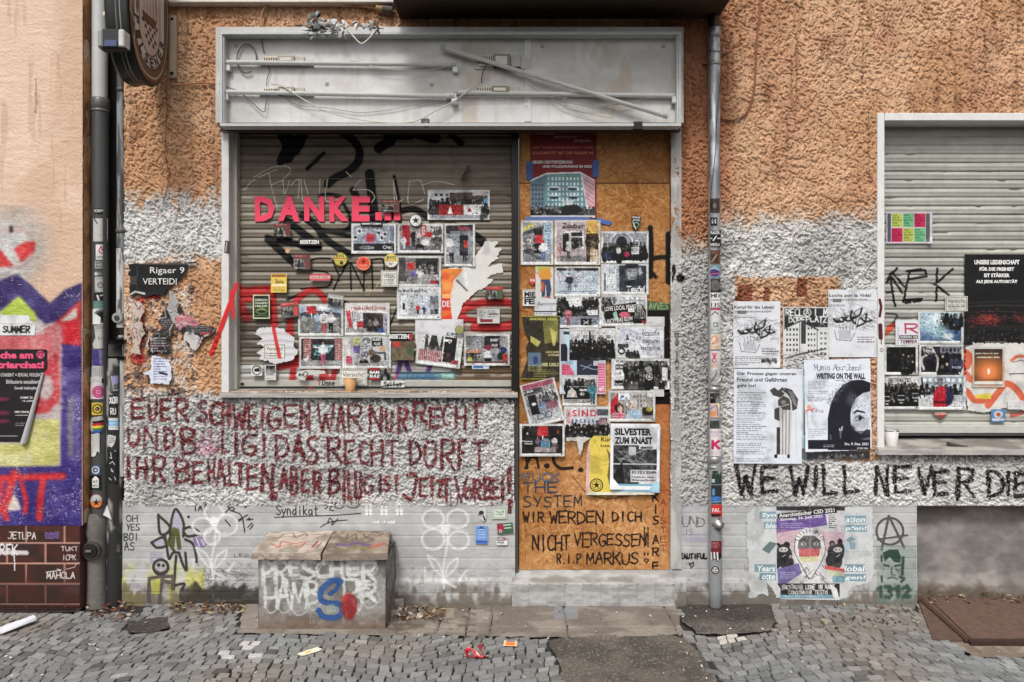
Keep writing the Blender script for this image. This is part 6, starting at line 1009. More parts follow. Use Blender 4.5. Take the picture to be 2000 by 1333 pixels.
c = photo('S', 'busy colour photo of a market stall with stacked crates and banners', (906, 652, 996, 715), grp=GS, base=(150, 150, 150)); c.tl(910, 656, 930, 676, 6, (70, 70, 80)); c.tl(932, 657, 945, 680, 6, (90, 90, 130)); c.r(946, 656, 976, 680, (56, 54, 54)); c.t("BLEIBT", 958, 662, 974, 667, WH); c.t("ALLES", 960, 672, 972, 677, WH); c.r(910, 684, 940, 690, (196, 130, 100)); c.r(910, 690, 940, 704, (80, 70, 70)); c.crowd(912, 690, 938, 702, 2, 120, 90, 2.2); c.p([(942, 680), (954, 672), (962, 676), (956, 686)], (130, 44, 66)); c.e(952, 693, 8, 9, (196, 200, 206)); c.r(946, 700, 960, 708, (40, 40, 44)); c.p([(960, 690), (974, 694), (982, 708), (962, 708)], (130, 130, 140)); c.e(982, 684, 8, 6, (50, 60, 110)); c.e(980, 696, 9, 8, (36, 60, 50)); c.r(982, 692, 992, 706, (206, 60, 50)); c.r(914, 698, 922, 706, (190, 200, 60)); c.r(910, 706, 992, 710, (120, 84, 70))
def besetzen(box, lab): c = sh('S', 'sticker', lab, box, BK); c.t("BESETZEN", box[0] + 3, box[1] + 3, box[2] - 3, box[3] - 3, WH, 2); return c
besetzen((583, 466, 626, 480), 'black sticker lettered in white near the thick black spray, left of the laundry photo'); c = besetzen((761, 650, 806, 665), 'black sticker lettered in white between the bakery photo and the tilted doorway photo'); c.T = [(V - [4, 0], F, cl) for V, F, cl in c.T]; c.r(799, 651, 806, 665, (170, 50, 60))
besetzen((704, 433, 747, 442), 'small black lettered sticker on top edge of the laundry photo')
def roundel(reg, lab, cx, cy, r, base, rim=None): c = sh(reg, 'sticker', lab, (cx - r, cy - r, cx + r, cy + r), base, 0, 1.8, [(cx + r * .98 * math.cos(t), cy + r * .98 * math.sin(t)) for t in np.arange(36) * math.pi / 18], None, None, .0004); rim and c.ring(cx, cy, r * .9, 1.4, rim); return c
c = roundel('S', 'round yellow sticker, left of the red round one', 665, 507, 14, (206, 196, 96), (150, 130, 60)); c.t("BVG", 656, 497, 672, 503, (70, 66, 44)); c.r(652, 504, 678, 506, (190, 90, 60)); c.r(652, 509, 678, 510.5, (150, 130, 60)); c.e(667, 514, 3.4, 3.4, (60, 40, 30))
c = roundel('S', 'round yellow and white sticker between the laundry photo and the shop window photo', 764, 509, 14, (216, 200, 110)); c.r(750, 511, 778, 524, (222, 220, 206)); c.t("BVG", 755, 500, 773, 507, (70, 66, 44)); c.l([(750, 510), (778, 510)], 1.4, (190, 130, 50)); c.t("IV", 760, 513, 767, 519, (90, 80, 50))
def star(c, cx, cy, r, col): c.p([(cx + (r if i % 2 == 0 else r * .42) * math.sin(i * math.pi / 5), cy - (r if i % 2 == 0 else r * .42) * math.cos(i * math.pi / 5)) for i in range(10)], col)
c = roundel('S', 'round red orange sticker with a small star', 710, 515, 14, (216, 70, 50), (240, 150, 120)); star(c, 710, 511, 6, (110, 30, 26)); c.t("RIGAER", 702, 517, 718, 521, (240, 170, 140)); c.l([(703, 524), (717, 524)], 1.2, (240, 170, 140))
c = roundel('S', 'round white sticker with a black star above the red poster photo', 812, 431, 13, WH, BK); star(c, 812, 431, 7.5, BK)
c = sh('S', 'sticker', 'long red pill shaped sticker on the shutter', (601, 535, 649, 549), (206, 84, 90), 0, 1.8, [(607, 535.5), (643, 535.5), (648, 542), (643, 548.5), (607, 548.5), (602, 542)], None, None, .0004); c.r(606, 539, 644, 545, (226, 196, 194)); c.t("KALLE KIEZ", 608, 540, 642, 544, (150, 40, 50))
c = sh('S', 'flyer', 'small yellow flyer with handwriting on the shutter', (529, 535, 560, 572), (222, 190, 90)); c.r(530, 536, 559, 542, (150, 100, 50)); c.hw("zola", 538, 547, 553, 553, 1.2, (70, 50, 30)); c.r(530, 556, 559, 559, (240, 226, 190)); c.tl(533, 562, 556, 569, 3, (130, 100, 50))
c = sh('S', 'flyer', 'black flyer with pale green lettering and an eye on the left of the shutter', (494, 576, 527, 623), (214, 220, 180)); c.r(496, 578, 525, 621, (28, 34, 26))
for i, tx in enumerate(("DIFACH", "DAGOSCH", "HALDE!")): c.t(tx, 499, 584 + i * 6, 522, 588.5 + i * 6, (222, 232, 200))
c.e(511, 608, 11, 6, (150, 176, 110), 1, .4); c.e(511, 609, 8, 3, (30, 34, 28)); c.r(498, 616, 523, 618, (90, 110, 80))
for i, (box, rot, lab, band) in enumerate((((535, 437, 567, 463), 0, 'small brown printed card under the pink letter D', (120, 40, 44)), ((573, 498, 606, 527), 0, 'small brown printed card below the black lettered sticker', (130, 60, 66)), ((549, 591, 583, 621), -6, 'red and grey printed card left of the three women photo', (200, 70, 70)), ((745, 391, 780, 415), 0, 'small brown photo card at the dots of the pink lettering', (110, 56, 50)), ((948, 560, 982, 585), 0, 'green and red photo card right of the torn white paper', (190, 60, 60)))):
    c = sh('S', 'photo_card', lab, box, (92, 80, 72), rot, 1.4, None, 'small photo cards on the brown shutter', 'card'); x0, y0, x1, y1 = box; c.r(x0, y0, x1, y0 + 6, band); c.tl(x0 + 3, y0 + 2, x1 - 4, y0 + 5, 1, (220, 196, 186)); c.r(x0 + 2, y0 + 9, x1 - 12, y1 - 3, (170, 164, 156)); c.crowd(x0 + 3, y0 + 10, x1 - 12, y1 - 5, 2, 50, 90, 2.6); c.r(x1 - 10, y0 + 10, x1 - 2, y1 - 4, band if i != 4 else (70, 100, 70)); c.tl(x0 + 4, y1 - 4, x1 - 8, y1 - 1.5, 1, (226, 220, 210))
c = sh('S', 'sticker', 'small orange hexagon sticker on the black spray', (556, 483, 569, 497), (214, 160, 110), 0, 1.8, [(562 + 6 * math.cos(t), 490 + 6.4 * math.sin(t)) for t in np.arange(6) * math.pi / 3 + .5], None, None, .0004); c.e(562, 490, 3, 3, (230, 196, 150))
c = sh('S', 'sticker', 'sticker with black and red text lines right of the torn poster', (932, 604, 976, 632), (196, 194, 190)); c.tl(936, 607, 950, 626, 5, (40, 40, 40)); c.tl(952, 607, 974, 622, 4, (60, 60, 60)); c.r(938, 624, 962, 630, (130, 44, 56)); c.t("MIETEN", 956, 612, 974, 616, BK)
c = sh('S', 'flyer', 'torn black and white strip above the bakery photo', (639, 576, 671, 596), (150, 148, 146), 8); c.r(642, 578, 668, 583, (206, 204, 200)); c.tl(644, 579, 666, 583, 1, (60, 60, 60)); c.crowd(642, 584, 668, 593, 1, 40, 60, 3)
def versicht(reg, box, lab, full=True, rot=0, w="Vorsicht!"):
    c = sh(reg, 'flyer', lab, box, (218, 216, 206), rot, 1.5); x0, y0, x1, y1 = box; c.l([(x0 + 2, y0 + 2), (x1 - 2, y0 + 2), (x1 - 2, y1 - 2), (x0 + 2, y1 - 2), (x0 + 2, y0 + 2)], .8, (60, 60, 58)); h = y1 - y0; c.t(w, x0 + 5, y0 + h * .18, x1 - 5, y0 + h * .45, (44, 42, 40), 0); c.tl(x0 + 5, y0 + h * .56, x1 - 5, y1 - 3, 3, (60, 58, 56)); return c
versicht('S', (744, 529, 777, 560), 'pale warning flyer with a folded corner left of the shop window photo', w="VERSIC"); versicht('S', (664, 722, 717, 753), 'pale warning flyer behind the tan paper cup', w="Versicht!")
c = sh('S', 'torn_poster', 'bundle of torn white paper layers at the lower left of the shutter', (494, 636, 584, 714), (206, 204, 206), 0, 1.3, [(500, 650), (506, 640), (530, 638), (556, 642), (558, 650), (576, 660), (574, 676), (582, 686), (572, 704), (540, 712), (506, 702), (510, 694), (500, 690), (516, 678), (500, 672), (512, 662), (496, 652)], None, 'poster', .008)
for i in range(9): c.l([(502 + i * 2, 648 + i * 6.5), (540, 644 + i * 7.2), (574, 650 + i * 6)], 1.3, (150, 148, 152) if i % 2 else (228, 228, 230), .9, .6, 5)
c.r(516, 673, 557, 701, (220, 218, 210)); c.l([(517, 674), (556, 674), (556, 700), (517, 700), (517, 674)], 1, (60, 60, 60)); c.t("Versicht!", 520, 677, 553, 685, (50, 48, 46), 0); c.tl(519, 690, 553, 699, 2, (60, 58, 56)); c.l([(534, 640), (540, 670), (546, 698)], 7, (204, 48, 48), .95, 1)
c = sh('S', 'sticker', 'white square sticker with a flag in a black ring at the shutter foot', (491, 713, 512, 734), WH); c.ring(501.5, 723.5, 8.4, 1.8, BK); c.p([(496, 721), (507, 719), (508, 726), (497, 727)], BK)
c = sh('S', 'sticker', 'black and white photo sticker beside the flag sticker', (517, 713, 539, 743), (206, 204, 200)); c.r(519, 714, 538, 729, (30, 30, 30)); c.crowd(520, 717, 537, 727, 1, 60, 90, 2.4); c.tl(520, 732, 537, 735, 1, (80, 80, 80)); c.tl(520, 739, 536, 742, 1, (80, 80, 80))
c = sh('S', 'sticker', 'black red and white two line word sticker beneath the bench photo', (720, 719, 743, 743), (24, 22, 22)); c.r(721, 720, 742, 723, (196, 46, 50)); c.r(721, 739, 742, 742, (196, 46, 50)); c.t("BAM", 722, 724.5, 741, 730.5, WH, 2); c.t("BULE", 722, 732, 741, 738, WH, 2)
c = sh('S', 'sticker', 'grey photo sticker right of the two line word sticker', (744, 719, 764, 743), (130, 124, 118)); c.crowd(745, 722, 763, 740, 2, 40, 110, 3)
c = sh('S', 'sticker', 'black and white ornament sticker on the bottom rail', (744, 744, 790, 757), (206, 206, 204), 0, 1.6); c.hw("Syllas", 750, 746, 784, 755, 2, BK); c.l([(744, 756), (770, 752), (790, 750)], 2, BK)
c = sh('S', 'sticker', 'white rounded sticker with a pen heart left of the purple tag', (576, 722, 640, 746), (196, 196, 192), 0, 1.3, [(580, 726), (600, 722), (634, 724), (638, 730), (600, 734), (596, 744), (584, 742), (577, 734)]); c.l([(592, 730), (598, 726), (602, 731), (594, 738)], 1.4, BK); c.hw("me", 584, 728, 594, 735, 1.2, BK)
c = roundel('S', 'round olive sticker under the torn white paper', 897, 645, 9, (160, 160, 96), (110, 110, 70))
c = sh('S', 'sticker', 'small blue and white sticker hanging below the market photo', (922, 713, 955, 721), (190, 206, 220)); c.r(924, 714, 944, 720, (70, 100, 150)); c.tl(945, 715, 954, 720, 1, (90, 90, 90))
c = sh('S', 'photo_card', 'olive and red photo card beneath the lettered sticker, left of the white sheet', (766, 667, 808, 704), (104, 92, 72), 0, 1.2, None, 'small photo cards on the brown shutter', 'card'); c.r(767, 668, 782, 678, (190, 60, 62)); c.p([(794, 680), (800, 676), (808, 690), (798, 696)], (70, 100, 74)); c.mott(5, 30)
# pink cut-out letters
for chh, x0, x1 in (("D", 498, 536), ("A", 543, 586), ("N", 594, 633), ("K", 643, 681), ("E", 687, 723)):
    V, F = text2d(chh, x0, 384, x1, 433, 2); an = math.radians({"D": -.8, "A": 1.2, "N": .4, "K": -1.0, "E": .7}[chh]); ce = V.mean(0); V = (V - ce) @ np.array([[math.cos(an), math.sin(an)], [-math.sin(an), math.cos(an)]]) + ce + rng.normal(0, .35, V.shape); mb = MB(); a = P(V[:, 0], V[:, 1], .0995); b = P(V[:, 0], V[:, 1], .1065); n = len(V); mb.add(a, F, lin((240, 74, 104)))
    ed = {}
    for t in F:
        for i in range(3): e = (int(t[i]), int(t[(i + 1) % 3])); ed[tuple(sorted(e))] = ed.get(tuple(sorted(e)), 0) + 1
    mb.add(np.concatenate([a, b]), [[i, j, j + n, i + n] for (i, j), k in ed.items() if k == 1], lin((226, 60, 92))); mb.build('cutout_letter', 'paper', None, label='pink cut-out capital letter %s of the thank-you word on the shutter' % chh, cat='letter', group='pink cut-out letters on the shutter')
for x0, lab in ((733, 'first pink square dot, right after the pink letter E'), (751, 'middle one of the three pink square dots'), (769, 'last pink square dot, farthest from the pink letters')): mb = MB(); bx(mb, x0, 415, x0 + 13, 431, .0995, .1065, (240, 74, 104), .001); mb.build('cutout_dot', 'paper', None, label=lab, cat='dot', group='pink cut-out letters on the shutter')
# ---------------- boarded door
c = sh('D', 'poster', 'tall dark red poster with a teal house above the photos on the board', (1036, 258, 1165, 427), (118, 36, 40)); c.mott(50, 14)
c.t("LASST UNSERE HÄUSER", 1046, 259, 1084, 263, (190, 160, 150)); c.t("BEDROHTE", 1082, 266, 1126, 270, (190, 160, 150)); c.t("VERTEIDIGEN", 1120, 273, 1154, 278, (190, 160, 150)); c.t("LASST UNSERE NACHBARN NICHT ALLEIN", 1040, 286, 1158, 291, (196, 112, 96)); c.t("SOLIDARITÄT MIT DER RIGAER 94", 1040, 295, 1158, 302, (206, 130, 104)); c.t("GEGEN GENTRIFIZIERUNG", 1040, 314, 1118, 320, WH); c.t("UND POLIZEIPRÄSENZ IM KIEZ!", 1060, 322, 1156, 328, WH)
c.p([(1036, 352), (1068, 338), (1134, 336), (1162, 352), (1162, 426), (1036, 426)], (214, 212, 214)); c.p([(1036, 355), (1067, 341), (1064, 420), (1036, 420)], (90, 110, 124)); c.p([(1067, 341), (1134, 339), (1146, 410), (1062, 414)], (96, 134, 140)); c.p([(1136, 340), (1162, 354), (1162, 410), (1148, 406)], (206, 166, 174)); c.r(1070, 342, 1134, 352, (110, 150, 140), .6)
for j in range(6): c.win(1068, 345 + j * 10, 1140, 354 + j * 10, 10, 1, (196, 206, 210), .5); c.win(1038, 358 + j * 9, 1062, 366 + j * 9, 4, 1, (50, 60, 70), .6); c.l([(1140 + j, 350 + j * 9), (1160, 362 + j * 9)], 1.4, (160, 90, 100), .7)
for x, y in ((1082, 369), (1118, 369), (1082, 386), (1120, 386)): c.e(x, y, 9, 3.6, (36, 50, 60)); c.r(x - 9, y - 5, x + 9, y - 2, (176, 190, 194))
c.t("TO RENT", 1096, 392, 1120, 401, (216, 222, 224)); c.r(1036, 408, 1162, 422, (34, 32, 36)); c.crowd(1038, 404, 1160, 420, 2, 30, 90, 3.4); c.e(1116, 410, 20, 10, (20, 20, 22)); c.r(1036, 421, 1162, 424, (196, 200, 206))
for box, lab in (((1028, 316, 1040, 352), 'blue tape on the left edge of the dark red poster'), ((1158, 314, 1169, 346), 'blue tape on the right edge of the dark red poster')): c = sh('D', 'tape', lab, box, (54, 92, 150), 0, 1.2, None, 'blue tape strips on the door poster')
c = sh('D', 'tape', 'long blue tape strip beneath the dark red poster', (1026, 423, 1200, 442), (92, 110, 160), 0, 1, [(1026, 424), (1166, 424), (1198, 434), (1190, 441), (1170, 436), (1026, 431)], 'blue tape strips on the door poster'); c.l([(1168, 432), (1194, 436)], 6, (60, 100, 170), .9, 2)
c = photo('D', 'photo of a person with a red placard outside a shop, top left of the board', (1017, 431, 1081, 518), grp=GD, base=(150, 152, 156)); c.p([(1021, 446), (1042, 434), (1044, 442), (1021, 454)], (196, 180, 90)); c.p([(1021, 454), (1062, 440), (1062, 448), (1021, 462)], (90, 88, 86)); c.r(1043, 448, 1060, 495, (40, 36, 40)); c.crowd(1023, 462, 1042, 494, 4, 110, 90, 2.4); c.r(1062, 436, 1077, 495, (156, 176, 196)); c.tl(1068, 440, 1076, 490, 9, (90, 110, 140)); c.p([(1021, 496), (1077, 500), (1077, 511), (1021, 511)], (130, 132, 140)); c.l([(1021, 490), (1056, 506)], 2, (70, 70, 76)); c.man(1061, 511, 42, (216, 214, 216), (96, 120, 160), (214, 70, 70), .26, (206, 60, 60)); c.r(1044, 459, 1060, 475, (206, 60, 66))
c = photo('D', 'pinkish photo of a shop front with script lettering and an orange label strip', (1083, 430, 1173, 518), grp=GD, base=(186, 168, 170)); c.hw("Zauber", 1100, 437, 1142, 446, 1.8, (70, 56, 58)); c.r(1097, 451, 1113, 492, (206, 204, 206)); c.r(1099, 456, 1111, 492, (44, 40, 42)); c.r(1114, 451, 1140, 486, (216, 212, 214)); c.r(1116, 454, 1137, 462, (60, 58, 60)); c.r(1116, 464, 1137, 484, (66, 60, 62)); c.crowd(1118, 466, 1136, 482, 3, 60, 110, 1.8); c.r(1087, 500, 1144, 511, (128, 126, 126)); c.man(1093, 506, 30, (170, 110, 116), (190, 120, 130)); c.man(1110, 504, 28, (190, 188, 190), (40, 38, 40)); c.r(1106, 472, 1115, 480, (226, 224, 222)); c.r(1145, 431, 1169, 457, (214, 166, 84)); c.hw("L.", 1147, 448, 1153, 453, 1.4, (110, 70, 30)); c.r(1145, 457, 1169, 512, (84, 60, 36)); c.crowd(1147, 462, 1168, 486, 3, 70, 70, 3, (1.2, 1, .7)); c.r(1153, 488, 1167, 512, (206, 188, 160)); c.tl(1155, 490, 1166, 510, 7, (110, 60, 44))
c = sh('D', 'photo_card', 'colour photo of a figure in an orange shirt and blue jeans, head cut off', (1046, 521, 1081, 586), (206, 204, 196)); c.e(1062, 524, 14, 8, (170, 176, 90), 1, .3); c.p([(1054, 526), (1074, 524), (1078, 540), (1074, 546), (1056, 546), (1052, 540)], (206, 146, 60)); c.p([(1056, 546), (1074, 546), (1077, 566), (1074, 580), (1068, 580), (1066, 556), (1064, 580), (1058, 580), (1057, 564)], (60, 66, 100)); c.e(1058, 560, 6, 10, (190, 90, 60), .9, .3); c.e(1052, 560, 5, 12, (196, 206, 190), .9, .4); c.l([(1066, 580), (1076, 583)], 2, (190, 60, 80)); c.p([(1050, 540), (1046, 532), (1056, 530)], (206, 160, 130))
c = sh('D', 'sticker', 'red diamond sticker corner on the left of the board', (1030, 538, 1048, 560), (196, 60, 54), 0, 1.5, [(1031, 548), (1046, 539), (1047, 552), (1040, 559)]); c.t("FA", 1036, 545, 1046, 551, WH)
c = sh('D', 'sticker', 'white and black block letter sticker at the left edge of the board', (1021, 566, 1048, 598), WH); c.r(1022, 567, 1047, 568, BK); c.t("MIE", 1024, 570, 1046, 580, BK, 2); c.t("FEI", 1024, 584, 1046, 595, BK, 2); c.r(1022, 581, 1047, 583, BK)
c = photo('D', 'pale blue photo of a lone figure before a wall with chalked letters', (1083, 521, 1173, 580), grp=GD, base=(176, 188, 200)); c.r(1087, 524, 1169, 529, (56, 52, 56)); c.r(1106, 524, 1122, 529, (130, 130, 134)); c.hw("WMUT WJEK", 1092, 546, 1160, 553, 1, (150, 150, 166)); c.hw("Gestillte", 1090, 538, 1135, 543, 1, (206, 160, 166)); c.l([(1087, 570), (1169, 569)], 1.4, (110, 116, 124)); c.man(1112, 572, 38, (60, 66, 84), (120, 136, 156)); c.r(1104, 538, 1114, 541, (200, 206, 214))
c = sh('D', 'flyer', 'white flyer strip with serif lettering under the orange shirt photo', (1044, 584, 1088, 617), (206, 208, 212)); c.t("Autonom", 1050, 590, 1086, 597, (40, 44, 52), 0); c.r(1044, 608, 1088, 610, (60, 60, 62)); c.tl(1046, 612, 1086, 616, 1, (90, 90, 92))
c = photo('D', 'blue grey photo of a street march with one red clad person', (1086, 580, 1175, 641), grp=GD, base=(160, 164, 172)); c.r(1090, 583, 1171, 600, (206, 208, 212)); c.crowd(1090, 582, 1112, 602, 3, 40, 50, 3); c.crowd(1140, 584, 1170, 600, 3, 60, 50, 3); c.crowd(1090, 600, 1170, 616, 2, 40, 80, 3); c.r(1146, 606, 1168, 616, (206, 208, 210)); c.r(1090, 618, 1171, 635, (132, 136, 150)); c.man(1110, 637, 30, (170, 90, 106), (150, 60, 70)); c.e(1110, 612, 8, 6, (190, 110, 120)); c.r(1134, 623, 1155, 636, (26, 26, 28)); c.l([(1140, 627), (1149, 633)], 1.5, WH); c.l([(1149, 627), (1140, 633)], 1.5, WH)
c = photo('D', 'dark photo of a crowd under a church arch', (1174, 452, 1267, 515), grp=GD, base=(150, 152, 160)); c.ring(1214, 476, 22, 2.2, (190, 192, 200)); c.ring(1214, 476, 18, 1.6, (110, 112, 120)); c.e(1214, 476, 11, 15, (60, 58, 64)); c.win(1234, 470, 1262, 482, 4, 1, (80, 84, 96)); c.crowd(1178, 478, 1262, 498, 3, 24, 44, 3.6); c.r(1178, 494, 1262, 509, (32, 30, 36)); c.r(1233, 483, 1248, 497, (196, 198, 202)); c.tl(1234, 485, 1246, 495, 4, (90, 90, 94)); c.e(1224, 497, 6, 5, (176, 40, 74)); c.r(1198, 497, 1213, 509, (26, 30, 30)); c.r(1180, 490, 1194, 508, (50, 60, 84)); c.e(1208, 490, 5, 6, (190, 190, 188))
c = photo('D', 'photo of a poster door with a large grey face and white script', (1174, 516, 1267, 576), grp=GD, base=(150, 156, 166)); c.r(1178, 519, 1204, 570, (190, 196, 204)); c.r(1184, 537, 1200, 555, (216, 220, 222)); c.tl(1185, 539, 1199, 553, 4, (140, 146, 156)); c.r(1180, 534, 1183, 568, (90, 96, 110)); c.r(1209, 519, 1262, 570, (66, 72, 82)); c.e(1234, 532, 11, 17, (150, 152, 158), 1, .25); c.e(1234, 519, 13, 6, (40, 40, 46)); c.l([(1227, 530), (1232, 530)], 1.5, (40, 40, 46)); c.l([(1237, 530), (1242, 530)], 1.5, (40, 40, 46)); c.l([(1231, 543), (1239, 543)], 1.5, (70, 64, 68)); c.l([(1234, 532), (1235, 538)], 1.2, (90, 90, 96)); c.e(1250, 530, 3, 8, (176, 178, 182)); c.e(1236, 553, 14, 6, (50, 54, 62)); c.t("Teufel", 1223, 559, 1258, 570, (228, 230, 232), 1, 0, .12)
c = photo('D', 'photo of a protester with long pale hair by a black hand lettered banner', (1174, 576, 1264, 638), grp=GD, base=(166, 168, 172)); c.win(1200, 579, 1260, 596, 6, 2, (200, 202, 206)); c.crowd(1178, 580, 1200, 598, 2, 60, 90, 3); c.p([(1178, 600), (1242, 590), (1248, 628), (1186, 632), (1180, 620)], (30, 28, 30)); c.t("LOVE LOCAL PEARS", 1181, 597, 1242, 606, WH, 1, .04, 0, -5); c.t("HATE FEARS GLOW", 1186, 621, 1236, 629, WH, 1, .04, 0, -7); c.e(1220, 615, 11, 6, (206, 90, 110)); c.p([(1197, 612), (1204, 608), (1208, 624), (1200, 626)], (150, 200, 176)); c.r(1227, 603, 1239, 610, (220, 220, 216)); c.p([(1236, 632), (1240, 606), (1252, 594), (1262, 606), (1262, 632)], (40, 38, 40))
for i in range(6): c.l([(1250, 594), (1242 + i * 3, 606 + abs(i - 3)), (1240 + i * 4, 622)], 1.2, (190, 190, 184), .9, .4, 3)
c.r(1254, 626, 1260, 632, (190, 50, 70))
c = sh('D', 'poster', 'olive black poster with yellow border on the lower left of the board', (1015, 616, 1095, 742), (50, 44, 30), 0, 1.15, [(1018, 617), (1094, 617), (1094, 741), (1016, 742), (1018, 734), (1030, 700), (1026, 680), (1034, 664), (1024, 648)]); c.l([(1018, 618), (1094, 618)], 2, (170, 160, 70)); c.t("ANDREAS GEISEL", 1034, 621, 1090, 626, (190, 190, 90)); c.r(1020, 629, 1056, 660, (40, 36, 28)); c.p([(1060, 626), (1090, 624), (1090, 668), (1064, 672)], (120, 116, 60)); c.p([(1036, 656), (1056, 668), (1050, 678), (1036, 668)], (170, 166, 90)); c.p([(1074, 640), (1088, 650), (1084, 676), (1080, 676)], (190, 186, 110)); c.mott(8, 22)
c.t("LASS E ANKE", 1066, 686, 1092, 690, (206, 196, 140)); c.t("AUTONOME", 1070, 692, 1092, 696, (206, 196, 140)); c.r(1031, 689, 1056, 715, (90, 110, 130)); c.e(1046, 704, 5, 8, (40, 60, 100)); c.t("HIER CARLO", 1058, 709, 1092, 716, (206, 200, 150)); c.t("HE", 1037, 716, 1050, 725, (30, 28, 22)); c.r(1031, 714, 1058, 726, (176, 170, 120), .5); c.tl(1042, 722, 1092, 738, 5, (170, 164, 90)); c.l([(1018, 741), (1094, 741)], 2, (190, 176, 70))
c = sh('D', 'poster', 'pink and dark flyer with light triangle in the middle of the board', (1093, 643, 1183, 770), (190, 194, 204)); c.r(1095, 672, 1108, 706, (30, 28, 34)); c.p([(1100, 650), (1116, 650), (1126, 720), (1120, 724)], (176, 206, 220)); c.r(1100, 648, 1116, 654, (50, 56, 66)); c.t("LAND", 1098, 705, 1120, 712, (90, 130, 150)); c.p([(1097, 712), (1112, 712), (1122, 733), (1097, 733)], (206, 96, 124)); c.r(1127, 703, 1170, 733, (38, 40, 52)); c.l([(1134, 714), (1160, 722), (1168, 722)], 1.5, (150, 170, 196)); c.l([(1138, 722), (1156, 712)], 1.2, (150, 150, 190)); c.r(1159, 705, 1170, 715, (190, 190, 196)); c.tl(1098, 714, 1112, 732, 5, (120, 30, 60)); c.r(1168, 710, 1182, 768, (206, 100, 130))
for i in range(10): c.l([(1168, 715 + i * 5), (1181, 715 + i * 5)], 1.6, (232, 196, 206), .8)
c.t("e!", 1170, 754, 1179, 764, WH)
c = photo('D', 'black and white photo of a dense crowd in front of a pale building', (1112, 641, 1202, 704), grp=GD, base=(196, 196, 198)); c.tl(1124, 645, 1176, 648, 1, (70, 70, 72)); c.r(1150, 646, 1154, 668, (50, 50, 52)); c.win(1120, 652, 1196, 664, 5, 1, (130, 130, 134)); c.crowd(1116, 664, 1198, 698, 4, 20, 40, 3.8); c.r(1116, 688, 1198, 698, (26, 26, 28), .7)
c = photo('D', 'photo of a pale banner sheet lettered about neighbourhood culture', (1202, 637, 1297, 701), grp=GD, base=(196, 198, 208))
for i in range(7): c.l([(1206 + i * 3, 640), (1222 + i * 10, 655 + i * 3), (1290, 662 + i * 5)], 1, (150, 152, 164), .7, .6, 5)
c.t("KIEZKULTUR", 1254, 649, 1288, 656, (60, 60, 66)); c.t("VON UNTEN", 1254, 664, 1288, 671, (50, 50, 56)); c.t("VERTEIDIGEN", 1252, 678, 1290, 685, (60, 60, 66)); c.p([(1222, 664), (1225, 652), (1229, 664)], BK); c.e(1214, 686, 7, 7, (40, 40, 42)); c.e(1214, 686, 5, 3.4, WH); c.r(1206, 672, 1228, 680, (70, 70, 76)); c.r(1228, 670, 1248, 685, (206, 208, 212)); c.crowd(1226, 684, 1250, 698, 1, 40, 60, 3); c.r(1222, 688, 1242, 698, (60, 60, 62))
c = sh('D', 'flyer', 'small blank grey paper on the black painted square', (1264, 619, 1298, 638), (204, 204, 203)); c.tl(1266, 629, 1276, 633, 2, (110, 110, 110)); c = sh('D', 'flyer', 'blank pale paper strip on the right edge below the star band photo', (1270, 758, 1297, 775), (196, 195, 190))
c = photo('D', 'black and white photo of a crowd around a black shirt with a star', (1194, 701, 1308, 761), grp=GD, base=(120, 120, 122)); c.r(1197, 703, 1219, 756, (206, 206, 208)); c.t("FÜR", 1204, 703, 1218, 709, BK); c.r(1202, 712, 1218, 722, BK); c.t("FÜR", 1204, 714, 1217, 720, WH); c.tl(1200, 730, 1218, 733, 1, (90, 90, 90)); c.r(1200, 743, 1218, 754, BK); c.t("PLOTT", 1202, 749, 1216, 752, WH); c.crowd(1222, 708, 1303, 752, 4, 24, 110, 4.4); c.p([(1258, 756), (1260, 728), (1276, 728), (1280, 756)], BK); c.ring(1268, 736, 6, 1.4, WH); star(c, 1268, 736, 4.4, WH); c.e(1267, 722, 6, 7, (160, 158, 156)); c.r(1293, 718, 1304, 744, (196, 196, 196))
c = photo('D', 'photo of a dark banner with tent and moon shapes and a teal coated figure', (1098, 735, 1166, 793), grp=GD, base=(160, 158, 156)); c.r(1104, 738, 1162, 750, (196, 196, 198)); c.crowd(1104, 742, 1162, 752, 1, 60, 80, 3); c.r(1101, 753, 1152, 780, (34, 32, 36)); c.tl(1108, 755, 1150, 758, 1, (210, 210, 210)); c.p([(1107, 776), (1110, 764), (1117, 758), (1125, 765), (1127, 776)], (190, 184, 178)); c.e(1137, 770, 5, 3, (190, 188, 186)); c.r(1131, 760, 1150, 764, (196, 194, 192)); c.r(1102, 781, 1162, 788, (150, 146, 142)); c.man(1157, 790, 44, (70, 130, 140), (60, 100, 112), (190, 176, 160), .3)
c = photo('D', 'photo of a rally below a house with a big red lettered banner', (1101, 794, 1192, 855), grp=GD, base=(190, 192, 198)); c.t("SIND", 1118, 801, 1166, 814, (190, 40, 52), 1, .08); c.r(1166, 800, 1188, 812, (90, 92, 100)); c.win(1106, 816, 1170, 830, 8, 1, (110, 120, 150)); c.crowd(1105, 828, 1188, 849, 3, 28, 60, 3.6); c.r(1106, 800, 1116, 828, (200, 150, 156)); c.r(1170, 816, 1186, 830, (150, 120, 124))
